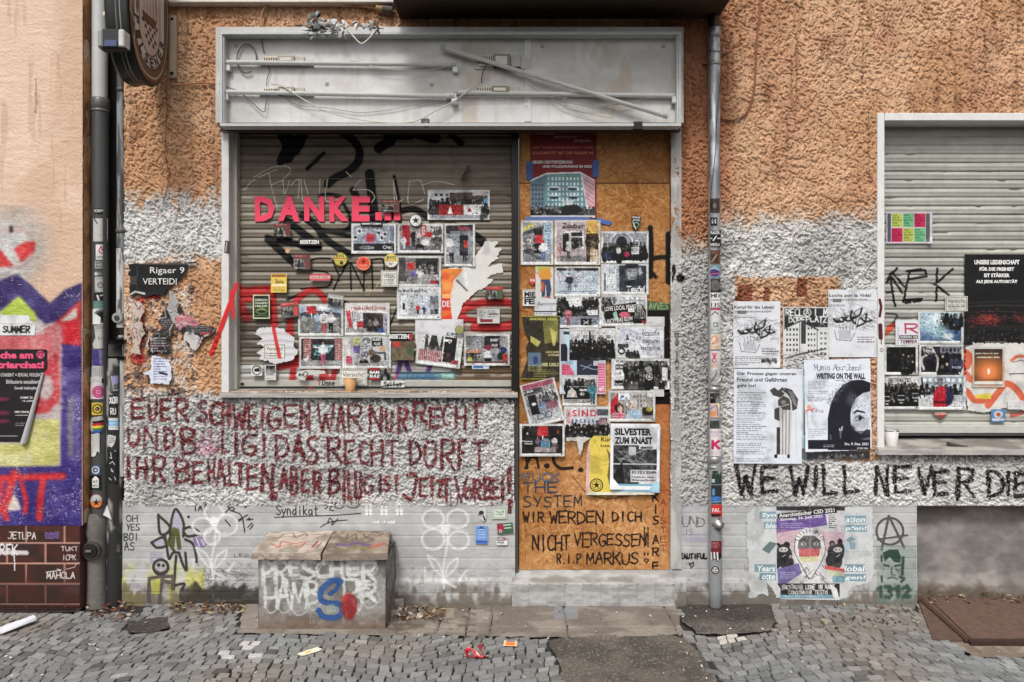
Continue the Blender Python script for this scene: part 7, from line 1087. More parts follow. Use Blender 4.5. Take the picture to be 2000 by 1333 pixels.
c = photo('D', 'tilted photo of a cyclist outside a street corner shop', (1024, 744, 1094, 830), -14, grp=GD, base=(150, 148, 148)); c.r(1028, 746, 1090, 755, (160, 80, 100)); c.t("1 EUR", 1030, 758, 1048, 762, WH); c.r(1028, 756, 1066, 766, (56, 54, 58), .7); c.r(1034, 768, 1050, 806, (44, 42, 46)); c.r(1053, 766, 1088, 800, (170, 170, 176)); c.crowd(1056, 768, 1088, 790, 3, 110, 90, 2.6); c.r(1066, 786, 1088, 802, (140, 90, 104)); c.r(1028, 806, 1090, 824, (176, 178, 184)); c.man(1058, 818, 40, (120, 140, 170), (130, 140, 160)); c.ring(1050, 812, 6, 1.4, (50, 50, 54)); c.ring(1066, 812, 6, 1.4, (50, 50, 54)); c.e(1042, 786, 5, 3, WH)
c = photo('D', 'colour photo of a woman in red stripes and a man in a checked shirt', (1188, 763, 1280, 824), grp=GD, base=(150, 144, 140)); c.r(1230, 766, 1262, 800, (176, 172, 168)); c.win(1236, 770, 1262, 796, 4, 3, (110, 106, 104)); c.p([(1192, 786), (1208, 766), (1206, 800), (1192, 812)], (206, 50, 60)); c.r(1208, 768, 1230, 781, (206, 214, 232)); c.hw("ja", 1212, 770, 1218, 777, 1.6, (70, 80, 140)); c.l([(1222, 781), (1226, 796)], 2, (214, 212, 206)); c.e(1209, 797, 9, 10, (60, 44, 40)); c.e(1211, 799, 5, 7, (206, 166, 146)); c.p([(1196, 818), (1199, 806), (1218, 804), (1220, 818)], (196, 56, 80)); [c.l([(1197, 808 + i * 3), (1219, 808 + i * 3)], .9, (232, 206, 210)) for i in range(4)]; c.p([(1222, 818), (1226, 804), (1238, 798), (1250, 804), (1256, 818)], (150, 180, 206)); [c.l([(1226 + i * 4, 801), (1226 + i * 4, 818)], .7, (206, 222, 234)) for i in range(8)]; c.e(1238, 792, 6, 8, (206, 176, 160)); c.e(1238, 786, 6.4, 4, (200, 196, 192)); c.r(1254, 796, 1276, 812, (50, 46, 40)); c.e(1268, 800, 6, 5, (170, 150, 70)); c.r(1264, 768, 1276, 776, (206, 206, 206))
c = photo('D', 'dark photo of seated people with a red placard above them', (1015, 828, 1103, 892), grp=GD, base=(52, 48, 50)); c.r(1019, 832, 1030, 870, (30, 28, 30)); c.man(1030, 884, 40, (50, 48, 50), (36, 34, 38), (196, 186, 178)); c.r(1022, 860, 1042, 869, (30, 30, 32)); c.t("RÄUMUNG", 1024, 861, 1040, 864, WH); c.t("VERHINDERN", 1024, 866, 1040, 868.5, WH); c.r(1049, 833, 1070, 852, (206, 52, 60)); c.l([(1060, 852), (1060, 858)], 2, WH); c.r(1076, 834, 1098, 870, (40, 32, 32)); c.e(1090, 842, 3, 6, (120, 70, 50)); c.man(1050, 878, 24, (120, 100, 130), (90, 80, 100)); c.r(1056, 860, 1074, 876, (90, 140, 170)); c.e(1066, 861, 7, 5, (110, 120, 140)); c.e(1083, 862, 6, 6.5, (214, 210, 206)); c.e(1084, 872, 7, 6, (120, 110, 110)); c.r(1044, 874, 1086, 884, (150, 140, 138))
c = sh('D', 'poster', 'yellow poster with a ring star emblem on the lower board', (1143, 850, 1280, 969), (220, 196, 88), 0, 1.15, [(1160, 851), (1279, 851), (1279, 967), (1143, 968), (1146, 880), (1152, 858)], None, None, .005); c.r(1143, 850, 1152, 968, (216, 180, 170)); c.p([(1150, 962), (1280, 962), (1280, 969), (1143, 969)], (232, 226, 206)); c.t("Kun", 1174, 854, 1194, 863, BK); c.t("Redebe", 1173, 868, 1194, 874, (110, 70, 30)); c.ring(1165, 948, 12, 2, (50, 44, 24)); star(c, 1165, 948, 8, (50, 44, 24)); c.ring(1165, 948, 8.4, .8, (50, 44, 24))
for q in ([(1152, 890), (1180, 900), (1195, 896)], [(1150, 915), (1196, 905)], [(1160, 860), (1172, 880)]): c.l(q, 1.1, (170, 144, 50), .7)
c.p([(1184, 874), (1194, 890), (1194, 960), (1186, 930), (1190, 900)], (60, 50, 30), .7)
c = sh('D', 'poster', 'blue edged sheet peeking out under the black and white demo poster', (1196, 832, 1289, 962), (150, 190, 206), 1); c.r(1196, 832, 1289, 840, (226, 226, 226))
c = sh('D', 'poster', 'black and white demo poster for new year eve with bold capitals', (1192, 828, 1288, 957), (232, 232, 236), .6, 1.3, None, None, None, .003, (1200, 955, 26, .015)); c.r(1198, 834, 1283, 950, (206, 206, 208)); c.t("SILVESTER", 1200, 837, 1272, 851, BK, 2); c.t("ZUM KNAST", 1200, 854, 1274, 868, BK, 2); c.t("demo", 1250, 871, 1274, 877, BK, 2); c.r(1198, 870, 1248, 946, (58, 58, 60)); c.r(1248, 878, 1283, 918, (58, 58, 60)); c.mott(6, 60, 1198, 870, 1283, 946, 5); c.r(1228, 873, 1242, 889, (190, 190, 192))
for i in range(16): c.l([(1198 + c.rs.uniform(0, 80), 876 + c.rs.uniform(0, 30)), (1198 + c.rs.uniform(0, 80), 876 + c.rs.uniform(0, 30))], 1.2, (170, 170, 172), .7)
c.r(1198, 906, 1283, 908, (190, 190, 192)); c.p([(1198, 930), (1216, 900), (1220, 946), (1198, 946)], (24, 24, 26)); c.r(1232, 918, 1283, 942, (206, 206, 208)); c.t("31.12 | 23:00", 1234, 920, 1282, 927, BK, 2); c.t("Frankfurter Allee/", 1234, 930, 1278, 934, (50, 50, 52)); c.t("Möllendorffstraße", 1234, 936, 1280, 940, (50, 50, 52)); c.r(1198, 946, 1283, 950, (110, 170, 186)); c.p([(1194, 930), (1212, 952), (1194, 955)], (222, 222, 226))
c = sh('D', 'sticker', 'black guitar pick shaped sticker above the church photo', (1231, 420, 1253, 451), (28, 34, 30), 4, 1.8, [(1232, 424), (1236, 421), (1248, 421), (1252, 424), (1251, 436), (1243, 450), (1240, 450), (1233, 436)]); c.t("GONX", 1234, 423, 1250, 427, WH); c.t("ANTIFA", 1235, 429, 1250, 432, WH); c.ring(1243, 440, 5, 1.6, (130, 180, 150)); c.l([(1236, 434), (1243, 448)], 1.5, WH)
c = sh('D', 'torn_poster', 'narrow torn pinkish paper strip left of the yellow poster', (1104, 852, 1158, 892), (200, 198, 192), 0, 1, [(1106, 854), (1134, 853), (1150, 854), (1156, 856), (1140, 866), (1134, 890), (1130, 888), (1128, 872), (1126, 862), (1106, 862)], None, 'poster', .008)
# ---------------- rough wall, right of the drainpipe
INK = (50, 50, 52)
def plant(c, x0, y0, x1, y1):
    w, h = x1 - x0, y1 - y0
    for i in range(90): a = (x0 + c.rs.uniform(0, w), y0 + c.rs.uniform(0, h)); c.l([a, (min(x1, a[0] + c.rs.normal(0, 6)), a[1] + c.rs.normal(0, 3)), (a[0] + c.rs.normal(0, 8), a[1] + c.rs.normal(0, 6))], .8, (90, 90, 94), .6, .4, 3)
    for (u, v, a, L) in ((.25, .55, -.3, .2), (.4, .5, 0, .22), (.52, .45, 1.3, .25), (.7, .6, -.9, .3), (.8, .55, .2, .2), (.6, .25, -.8, .25), (.15, .6, .4, .15)):
        p0 = np.array([x0 + u * w, y0 + v * h]); d = np.array([math.cos(a), math.sin(a)]) * L * w; n = np.array([-d[1], d[0]]) * .35; c.l([p0 - d * .6, p0 + n * .8, p0 + d * .6], 3.6, (26, 26, 28), .95, .7, 5); c.l([p0 - d * .5, p0 - n * .6, p0 + d * .7], 1.6, (30, 30, 32), .9, .5, 5)
    for i in range(6): c.l([(x0 + w * (.2 + .08 * i), y0 + h * .8), (x0 + w * (.22 + .07 * i), y0 + h * 1.08)], 1, (60, 60, 64), .8)
def fight(box, title, lab, rows):
    c = sh('W', 'poster', lab, box, (216, 217, 222)); x0, y0, x1, y1 = box; c.t(title, x0 + 2, y0 + 8, x1 - 12, y0 + 16, (36, 36, 38)); c.tl(x0 + 3, y0 + 19, x1 - 3, y0 + 24, 2, INK); c.r(x0 + 8, y0 + 18, x0 + 26, y0 + 25, (110, 110, 112)); c.tl(x0 + 2, y0 + 28, x0 + 44, y0 + 34, 2, INK); plant(c, x0 + 4, y0 + 36, x1 - 4, y0 + 76); c.tl(x0 + 56, y0 + 92, x1 - 2, y0 + 106, 3, INK)
    for i in range(10): c.l([(x0 + 20 + i * 2.5, y0 + 80), (x0 + 22 + i * 2.4, y0 + 96)], .8, (70, 70, 74), .8)
    c.l([(x0 + 12, y0 + 80), (x0 + 16, y0 + 98), (x0 + 44, y0 + 100), (x0 + 52, y0 + 84)], 1.1, (50, 50, 54), .9)
    if rows: c.tl(x0 + 3, y1 - 22, x0 + 66, y1 - 4, 5, INK); c.crowd(x0 + 56, y1 - 20, x1 - 8, y1 - 12, 1, 60, 50, 1.6)
    return c
c = sh('W', 'poster', 'black and white drawn poster of a corner house with reclaim lettering', (1529, 600, 1619, 722), (206, 206, 206)); c.r(1532, 602, 1617, 640, (44, 44, 46)); c.hw("RECL", 1535, 604, 1568, 617, 2.2, (226, 226, 226)); c.ring(1577, 611, 7, 1.6, (226, 226, 226)); c.hw("A", 1573, 606, 1581, 616, 1.8, (226, 226, 226)); c.hw("I M", 1589, 604, 1616, 617, 2.2, (226, 226, 226)); c.hw("DORFPLATZ", 1541, 619, 1615, 630, 2, (226, 226, 226), 1, .2, .8); c.p([(1532, 642), (1564, 626), (1600, 644), (1617, 640), (1617, 722), (1532, 722)], (212, 212, 212)); c.l([(1532, 642), (1564, 627), (1598, 645)], 2.6, (40, 40, 42)); c.r(1564, 630, 1574, 672, (60, 60, 62)); c.l([(1562, 630), (1562, 690)], 1.2, (60, 60, 62)); c.l([(1596, 646), (1596, 690)], 1.2, (60, 60, 62))
for j in range(5): c.win(1534, 640 + j * 10, 1560, 648 + j * 10, 4, 1, (66, 66, 68)); c.win(1576, 638 + j * 11, 1594, 646 + j * 11, 3, 1, (60, 60, 62)); c.win(1600, 648 + j * 10, 1616, 655 + j * 10, 2, 1, (90, 90, 92))
c.l([(1598, 640), (1606, 632), (1616, 644)], 1, (150, 150, 150))
for i in range(90): a = (c.rs.uniform(1532, 1614), c.rs.uniform(690, 720)); c.l([a, (a[0] + c.rs.normal(0, 7), a[1] + c.rs.normal(0, 3))], 1.3, (50, 50, 52), .8)
c.l([(1536, 700), (1570, 690), (1612, 682)], 2.4, (40, 40, 42))
fight((1432, 589, 1524, 719), "Kampf für das Leben!", 'pale grey flyer with thorny drawing, lower one at the left by the drainpipe', 1)
fight((1618, 566, 1713, 698), "Lucha por la Vida!", 'pale grey flyer with thorny drawing, upper one by the white frame', 0)
c = sh('W', 'poster', 'white text poster with a tall broken column drawing', (1433, 721, 1567, 906), (218, 222, 230), .3); c.t("Der Prozess gegen unseren", 1439, 727, 1555, 735, (40, 42, 46), 1); c.t("Freund und Gefährten", 1439, 738, 1537, 746, (40, 42, 46), 1); c.t("geht los!", 1439, 750, 1476, 759, (40, 42, 46), 1)
for y0, n in ((767, 5), (785, 6), (808, 13), (866, 5), (882, 2), (896, 2)): c.tl(1439, y0, 1501, y0 + n * 4.1, n, (90, 92, 98))
c.p([(1519, 770), (1524, 888), (1542, 888), (1546, 770)], (196, 194, 192)); c.r(1517, 835, 1524, 888, (56, 54, 56))
for i in range(6): c.l([(1525 + i * 3.4, 800), (1526 + i * 3, 888)], 1.4, (96, 94, 92) if i % 2 else (226, 224, 222), .8, .6)
c.l([(1546, 800), (1544, 880)], .8, (170, 168, 168)); c.l([(1555, 800), (1556, 890)], .8, (190, 190, 190))
for pts in ([(1504, 763), (1512, 758), (1520, 764), (1528, 757), (1535, 766), (1524, 776), (1510, 772)], [(1532, 758), (1546, 762), (1558, 780), (1556, 798), (1548, 802), (1546, 782), (1536, 768)], [(1520, 782), (1530, 774), (1542, 780), (1544, 800), (1530, 800), (1520, 790)], [(1513, 800), (1521, 796), (1522, 822), (1513, 818)]): c.p(pts, (70, 68, 68)); c.l(pts + [pts[0]], 1.2, (30, 30, 30))
for i in range(9): c.l([(1540 + i * 1.2, 764 + i * 3), (1550 + i, 768 + i * 3.6)], 1, (170, 168, 166), .9)
c.l([(1528, 764), (1542, 778), (1546, 800)], 2.4, (206, 204, 200), .9, .6, 4); c.e(1530, 786, 5, 4, (130, 128, 126)); c.l([(1520, 796), (1540, 790)], 1.6, (200, 198, 196)); c.r(1513, 888, 1519, 895, BK); c.r(1538, 888, 1543, 895, BK)
for y in (786, 843, 858): c.l([(1434, y), (1460, y + 5), (1500, y)], .9, (170, 174, 182), .6)
c = sh('W', 'poster', 'teal and black sheet layered beneath the face poster', (1566, 714, 1600, 896), (110, 168, 156)); c.r(1566, 714, 1569, 878, (200, 202, 206)); c.r(1569, 780, 1600, 850, (40, 60, 60), .6); c.r(1566, 876, 1600, 896, (90, 92, 96)); c.r(1569, 720, 1574, 735, (60, 66, 70))
c = sh('W', 'poster', 'dark photo strip showing below the face poster', (1576, 882, 1699, 896), (44, 42, 50)); c.crowd(1600, 886, 1690, 894, 1, 50, 70, 3)
c = sh('W', 'poster', 'white poster with half a large black haired face and bold title', (1569, 700, 1703, 884), (222, 226, 236), 0, 1.5, [(1570, 704), (1700, 700), (1703, 872), (1700, 879), (1573, 884)]); c.hw("Mumia Abu-Jamal", 1590, 712, 1684, 724, .9, (70, 72, 80), .9, -.1, .6); c.t("WRITING ON THE WALL", 1594, 729, 1690, 741, (28, 28, 32), 2); c.tl(1632, 743, 1650, 746, 1, INK); c.tl(1578, 746, 1622, 772, 7, (130, 134, 144)); c.tl(1578, 776, 1618, 786, 3, (130, 134, 144)); c.e(1580, 796, 4, 5, (226, 150, 110), .9, .4); c.l([(1574, 803), (1590, 799)], 3, (214, 90, 90), .8); c.l([(1577, 803), (1578, 836)], 1, (206, 120, 116), .8); c.hw("Ma Africa", 1584, 799, 1608, 806, .8, (150, 120, 120)); c.tl(1578, 838, 1616, 858, 5, (140, 144, 154))
FK = (30, 29, 38); c.p([(1617, 880), (1617, 815), (1622, 790), (1632, 768), (1646, 752), (1664, 743), (1684, 742), (1700, 748), (1700, 880)], FK); c.p([(1699, 765), (1686, 768), (1672, 778), (1664, 792), (1661, 812), (1662, 830), (1670, 842), (1682, 848), (1690, 842), (1700, 842)], (212, 216, 226)); c.e(1662, 780, 9, 14, (90, 90, 100), .7, .8); c.p([(1667, 805), (1674, 800), (1690, 808), (1680, 806)], FK); c.l([(1668, 808), (1674, 802), (1688, 806)], 3, FK); c.e(1679, 817, 7, 4, (200, 204, 212)); c.e(1680, 817, 4, 4, FK); c.l([(1670, 817), (1679, 812), (1688, 818)], 2, FK, .95, .5, 4); c.l([(1672, 821), (1682, 822)], 1, (90, 90, 100)); c.p([(1682, 848), (1692, 838), (1700, 840), (1700, 850)], (70, 70, 80)); c.p([(1682, 858), (1700, 854), (1700, 860), (1690, 860)], (196, 196, 204)); c.e(1664, 840, 6, 8, FK, .8, .6)
for k in range(420): x, y = c.rs.uniform(1664, 1699), c.rs.uniform(770, 840); c.e(x, y, .7, .7, (120, 122, 132), .7 * (c.rs.random() < .5 + .4 * (x < 1676)))
for k in range(220): t = c.rs.uniform(0, 1); x, y = 1622 + 40 * t + c.rs.normal(0, 5), 790 - 45 * t + c.rs.normal(0, 4); c.e(x - 3, y - 3, .8, .8, (90, 92, 102), .7)
for q in ([(1622, 850), (1623, 862)], [(1640, 838), (1642, 856)], [(1645, 834), (1641, 852)]): c.l(q, 2.4, (206, 210, 220), .95)
c.r(1578, 860, 1700, 878, FK); c.tl(1608, 869, 1632, 875, 2, (190, 192, 200)); c.t("Do, 9. Dez. 2021", 1650, 865, 1696, 871, (224, 226, 232)); c.t("19.00 Uhr", 1674, 874, 1696, 878, (200, 202, 210)); c.r(1620, 842, 1700, 862, FK, .6)
# ---------------- plinth, right
PB = (200, 204, 204); LB = (122, 154, 170)
c = sh('P', 'torn_poster', 'large pale torn poster with light blue lettering behind the rainbow march poster', (1456, 986, 1710, 1174), PB, 0, 1, [(1476, 990), (1600, 990), (1704, 990), (1706, 1078), (1708, 1120), (1702, 1136), (1690, 1142), (1664, 1146), (1656, 1160), (1660, 1166), (1640, 1172), (1560, 1170), (1516, 1168), (1508, 1150), (1496, 1136), (1502, 1160), (1500, 1166), (1488, 1160), (1478, 1168), (1462, 1168), (1462, 1100), (1458, 1060), (1458, 1004)], None, 'poster', .004); c.mott(30, 12); c.mott(8, 10)
for tx, q in (("Synd", (1484, 1000, 1528, 1014)), ("blei", (1492, 1020, 1520, 1034)), ("ation", (1648, 1008, 1692, 1022)), ("pfen!", (1648, 1026, 1694, 1040)), ("Years", (1474, 1103, 1516, 1118)), ("otte", (1484, 1120, 1516, 1134)), ("lobal", (1646, 1103, 1690, 1118)), ("gen!", (1646, 1122, 1692, 1136))): c.r(*q, LB if q[1] < 1050 else (112, 140, 152)); c.t(tx, q[0] + 3, q[1] + 2, q[2] - 3, q[3] - 1.5, (224, 230, 232), 1, 0, .2)
c.p([(1488, 1074), (1504, 1058), (1518, 1062), (1502, 1082)], (84, 104, 104)); c.p([(1650, 1056), (1662, 1048), (1672, 1054), (1660, 1060)], LB); c.r(1650, 1058, 1658, 1078, (170, 196, 210)); c.r(1660, 1060, 1671, 1074, LB); c.l([(1650, 1078), (1706, 1078)], 1, (170, 176, 178)); [c.l([(x, y), (x + c.rs.normal(0, 5), y + c.rs.uniform(8, 30))], c.rs.uniform(.6, 1.6), (176, 176, 172), .6) for x, y in zip(c.rs.uniform(1460, 1705, 70), c.rs.uniform(990, 1140, 70))]; c.r(1456, 986, 1710, 1174, (176, 176, 172), .16)
c = sh('P', 'poster', 'colourful march poster with hooded figure and a rainbow veil', (1515, 988, 1652, 1174), (206, 204, 208), 0, 1.4, [(1516, 989), (1650, 989), (1650, 1140), (1640, 1160), (1650, 1168), (1640, 1173), (1524, 1171), (1524, 1150), (1517, 1140)], None, None, .004)
c.r(1516, 988, 1652, 998, (40, 38, 40)); c.p([(1518, 1004), (1634, 991), (1635, 1002), (1518, 1014)], BK); c.t("Anarchistischer CSD 2021", 1521, 998, 1630, 1006, WH, 1, 0, 0, -6); c.p([(1516, 1014), (1612, 1004), (1616, 1026), (1516, 1042)], (104, 78, 150)); c.t("Samstag, 26. Juni 2021", 1524, 1009, 1606, 1016, WH, 1, 0, 0, -5); c.tl(1524, 1022, 1580, 1034, 3, (190, 176, 214)); c.p([(1516, 1034), (1652, 1040), (1652, 1080), (1516, 1066)], (196, 140, 156), .5)
c.r(1618, 1004, 1634, 1036, (206, 204, 206)); c.tl(1619, 1006, 1633, 1034, 7, BK); c.crowd(1516, 1056, 1548, 1100, 2, 26, 30, 6); c.crowd(1620, 1056, 1650, 1100, 2, 26, 30, 6)
for x in (1530, 1636): c.e(x, 1080, 13, 17, (34, 33, 36)); c.e(x, 1074, 9, 5, (206, 200, 196)); c.e(x - 3, 1074, 1.6, 1.4, BK); c.e(x + 4, 1074, 1.6, 1.4, BK); c.p([(x - 9, 1080), (x + 9, 1080), (x + 5, 1100), (x - 5, 1100)], (24, 24, 26)); c.l([(x - 2, 1088), (x + 4, 1084)], 1.4, (190, 190, 190))
HD = (224, 222, 222); c.p([(1554, 1100), (1550, 1066), (1556, 1046), (1572, 1032), (1590, 1032), (1606, 1044), (1614, 1064), (1610, 1090), (1600, 1110), (1602, 1140), (1552, 1140), (1566, 1118)], HD)
for i in range(11): t = -1.25 + i * .25; c.l([(1582 + 24 * math.sin(t), 1062 - 22 * math.cos(t)), (1582 + 31 * math.sin(t), 1064 - 30 * math.cos(t))], 1.4, (40, 40, 42), .9)
c.hw("A", 1590, 1035, 1599, 1043, 1.4, BK); c.p([(1560, 1056), (1570, 1046), (1590, 1046), (1602, 1056), (1604, 1072), (1558, 1072)], (96, 92, 94)); c.e(1569, 1063, 5, 3, (206, 204, 204)); c.e(1594, 1063, 5, 3, (206, 204, 204)); c.e(1570, 1063, 2, 2, BK); c.e(1594, 1063, 2, 2, BK); c.l([(1562, 1057), (1570, 1054), (1577, 1059)], 1.8, BK, .95, .5, 4); c.l([(1586, 1059), (1594, 1054), (1602, 1057)], 1.8, BK, .95, .5, 4); c.p([(1560, 1072), (1602, 1072), (1600, 1087), (1561, 1088)], (196, 90, 92)); c.p([(1561, 1088), (1600, 1087), (1596, 1098), (1568, 1098)], (206, 200, 150)); c.l([(1554, 1050), (1552, 1078), (1566, 1106), (1580, 1132)], 1.6, (60, 60, 62), .9, .5, 5); c.l([(1608, 1050), (1612, 1078), (1600, 1106), (1584, 1132)], 1.6, (60, 60, 62), .9, .5, 5)
for i in range(24): a = (c.rs.uniform(1556, 1608), c.rs.uniform(1104, 1138)); c.l([a, (a[0] + c.rs.normal(0, 6), a[1] + c.rs.uniform(4, 12))], 1.1, (70, 68, 70), .8)
c.p([(1518, 1112), (1560, 1100), (1566, 1120), (1536, 1140), (1520, 1140)], (110, 100, 160)); c.tl(1524, 1118, 1556, 1132, 4, (206, 204, 222)); c.p([(1610, 1104), (1650, 1112), (1650, 1118), (1612, 1112)], (206, 84, 84)); c.p([(1612, 1112), (1650, 1118), (1650, 1130), (1616, 1124)], (196, 200, 170)); c.r(1626, 1126, 1650, 1138, (120, 170, 180))
c.r(1518, 1140, 1640, 1166, (30, 28, 34)); c.hw("¡DESTRUIR LEBE IN RABE".replace('¡', '!'), 1526, 1143, 1630, 1151, 1.5, WH, 1, .2, .6); c.hw("CONSTRUIR TESTO", 1540, 1154, 1616, 1161, 1.5, WH, .9, .2, .6); c.r(1524, 1162, 1636, 1169, (110, 150, 166)); c.tl(1530, 1164, 1630, 1168, 1, (206, 222, 226)); c.p([(1620, 1140), (1634, 1150), (1640, 1172), (1628, 1168)], (226, 224, 222)); c.mott(3, 26); c.mott(14, 14); c.r(1515, 988, 1652, 1174, (150, 148, 148), .14); c.l([(1582, 990), (1583, 1170)], .9, (190, 188, 190), .7); c.l([(1518, 1078), (1650, 1080)], .9, (170, 168, 170), .4)
# ---------------- right shutter
c = sh('R', 'poster', 'sheet of six small red, yellow and green panels on the right shutter', (1731, 415, 1821, 476), (206, 190, 204)); c.r(1733, 417, 1740, 473, (70, 84, 100)); c.r(1808, 417, 1816, 473, (80, 90, 84))
for i in range(3):
    for j in range(2):
        cl = ((176, 190, 90), (110, 180, 130), (190, 40, 84))[(i + j * 2) % 3]; x, y = 1741 + i * 22.4, 417 + j * 28.6; c.r(x, y, x + 21.5, y + 27.4, cl)
        for k, tx in enumerate(("HOLD", "OUT OF", "EVICTION", "STRUGGLE")): c.t(tx, x + 2, y + 2 + k * 5, x + 12 + (k % 3) * 4, y + 5.4 + k * 5, np.array(cl) * .4)
        c.tl(x + 2, y + 23, x + 18, y + 26, 1, np.array(cl) * .4)
c = sh('R', 'poster', 'large black poster with white gothic capitals and red city lights', (1884, 497, 2040, 674), (20, 19, 21)); c.r(1884, 497, 2040, 560, (24, 23, 25))
for tx, q in (("UNSERE LEIDENSCHAFT", (1903, 508, 1991, 517)), ("FÜR DIE FREIHEIT", (1913, 521, 1981, 529.5)), ("IST STÄRKER", (1922, 533, 1972, 542)), ("ALS JEDE AUTORITÄT", (1906, 546, 1987, 555))): c.t(tx, *q, (228, 226, 224), 2)
for k in range(220): x, y = c.rs.normal(1928, 16), 624 + c.rs.normal(0, 7); c.e(x, y, c.rs.uniform(.8, 3), c.rs.uniform(.6, 1.4), (c.rs.uniform(120, 220), 60, 50), .5, .6)
for k in range(90): x, y = c.rs.uniform(1980, 2036), 622 + c.rs.normal(0, 6); c.e(x, y, c.rs.uniform(.8, 3), c.rs.uniform(.6, 1.6), (c.rs.uniform(120, 220), 60, 60), .5, .6)
for k in range(12): y = c.rs.uniform(590, 650); c.l([(1890, y), (1950, y - 2), (2030, y + c.rs.normal(0, 3))], .6, (120, 96, 92), .45)
for k in range(140): c.e(c.rs.uniform(1890, 2036), c.rs.uniform(645, 664), .8, .8, (170, 150, 140), .6 * (c.rs.random() < .5))
c.t("MIETSTREIK SYNDIKAT", 1924, 667, 1966, 671, (120, 118, 116))
c = sh('R', 'torn_poster', 'wide torn white poster with orange shapes behind the orb poster', (1884, 668, 2040, 812), (212, 209, 204), 0, 1, [(1886, 670), (2040, 670), (2040, 800), (1990, 803), (1962, 798), (1930, 806), (1890, 804), (1886, 760)], None, 'poster'); OG = (206, 92, 62)
for q, w in (([(1888, 690), (1894, 700), (1888, 716)], 14), ([(1886, 730), (1896, 742)], 12), ([(1888, 764), (1904, 782), (1930, 782)], 12), ([(1930, 792), (1952, 764), (1966, 750), (1984, 760), (2008, 792)], 13), ([(1976, 704), (1990, 696), (2014, 700)], 6), ([(1998, 806), (1976, 812)], 6)): c.l(q, w, OG, .92, 1.4, 5)
c.p([(1904, 772), (1936, 768), (1936, 780), (1906, 778)], (216, 196, 70)); c.l([(1972, 731), (2030, 729)], 2, (60, 58, 56)); c.l([(1978, 708), (1996, 704), (2010, 712)], 1.4, (80, 50, 44)); c.mott(12, 14)
versicht('R', (1846, 579, 1890, 608), 'pale warning flyer left of the black capitals poster', w="Versicht")
c = sh('R', 'flyer', 'white flyer with a red script letter on the right shutter', (1749, 626, 1796, 674), (216, 215, 222)); c.hw("R", 1768, 633, 1792, 651, 3.4, (170, 50, 80), .95, 0, 0); c.r(1756, 655, 1796, 662, (30, 28, 30)); c.t("WENN DE", 1758, 656.5, 1792, 661, WH); c.t("TEMPER", 1758, 664, 1792, 671, (110, 44, 50)); c.l([(1754, 640), (1754, 672)], .8, (90, 90, 96))
GR_ = 'photo prints on the right shutter'
c = photo('R', 'photo of a figure in a cloud of pale blue smoke', (1793, 609, 1882, 672), grp=GR_, base=(110, 140, 170)); c.r(1797, 612, 1878, 630, (150, 176, 190)); c.crowd(1838, 614, 1878, 640, 3, 40, 40, 4, (.9, 1, 1.1)); c.r(1797, 645, 1878, 666, (84, 110, 150)); c.e(1818, 632, 18, 20, (176, 200, 210), .9, .7); c.e(1834, 648, 16, 12, (150, 190, 200), .9, .7); c.e(1830, 622, 7, 12, (206, 222, 226), .9, .5); c.man(1868, 652, 34, (50, 56, 76), (40, 46, 66)); c.e(1852, 657, 11, 6, (196, 206, 200), .9, .4); c.l([(1848, 660), (1868, 668)], 2, (206, 214, 220))
c = photo('R', 'very dark photo with faint night figures', (1727, 674, 1793, 733), grp=GR_, base=(28, 27, 29)); c.mott(9, 26); c.crowd(1764, 690, 1788, 724, 3, 14, 60, 3.6); c.l([(1730, 686), (1756, 700)], 2, (90, 88, 88), .6); c.l([(1758, 684), (1766, 720)], 2, (96, 94, 92), .6)
c = photo('R', 'dark photo of raised hands holding a pale cardboard sign', (1795, 673, 1882, 733), grp=GR_, base=(56, 52, 66)); c.p([(1802, 680), (1820, 676), (1828, 690), (1806, 696)], (196, 192, 190)); c.hw("Ohne", 1804, 679, 1820, 684, 1.2, (50, 46, 50)); c.hw("Maske", 1806, 687, 1824, 693, 1.2, (50, 46, 50)); c.r(1836, 677, 1878, 692, (130, 128, 140)); c.win(1838, 678, 1876, 690, 5, 1, (60, 56, 70)); c.e(1818, 714, 10, 11, (36, 34, 44)); c.l([(1804, 722), (1800, 704), (1806, 694)], 4, (190, 184, 182), .95, .6, 4); c.l([(1830, 724), (1832, 704), (1828, 694)], 4, (190, 184, 182), .95, .6, 4); c.crowd(1838, 694, 1878, 726, 2, 30, 50, 6, (.9, .9, 1.15)); c.t("POLIZEI", 1860, 716, 1877, 720, (190, 190, 206))
c = photo('R', 'black and white photo of helmeted police backs before a crowd', (1714, 735, 1796, 800), grp=GR_, base=(150, 150, 152)); c.r(1718, 738, 1792, 750, (206, 206, 208)); c.hw("RETRAITE", 1736, 740, 1776, 747, 1.2, (60, 60, 62)); c.crowd(1728, 750, 1792, 775, 4, 20, 110, 3)
for x, y in ((1732, 772), (1760, 770), (1788, 766)): c.e(x, y, 7, 7, (24, 24, 26)); c.l([(x - 6, y + 3), (x + 6, y + 3)], 1.6, (190, 190, 192)); c.p([(x - 16, 794), (x - 12, y + 10), (x + 12, y + 10), (x + 16, 794)], (20, 20, 22)); c.t("POLIZEI", x - 6, y + 10, x + 6, y + 13, (206, 206, 208)); c.r(x - 3, y + 16, x + 3, y + 19, (170, 170, 172))
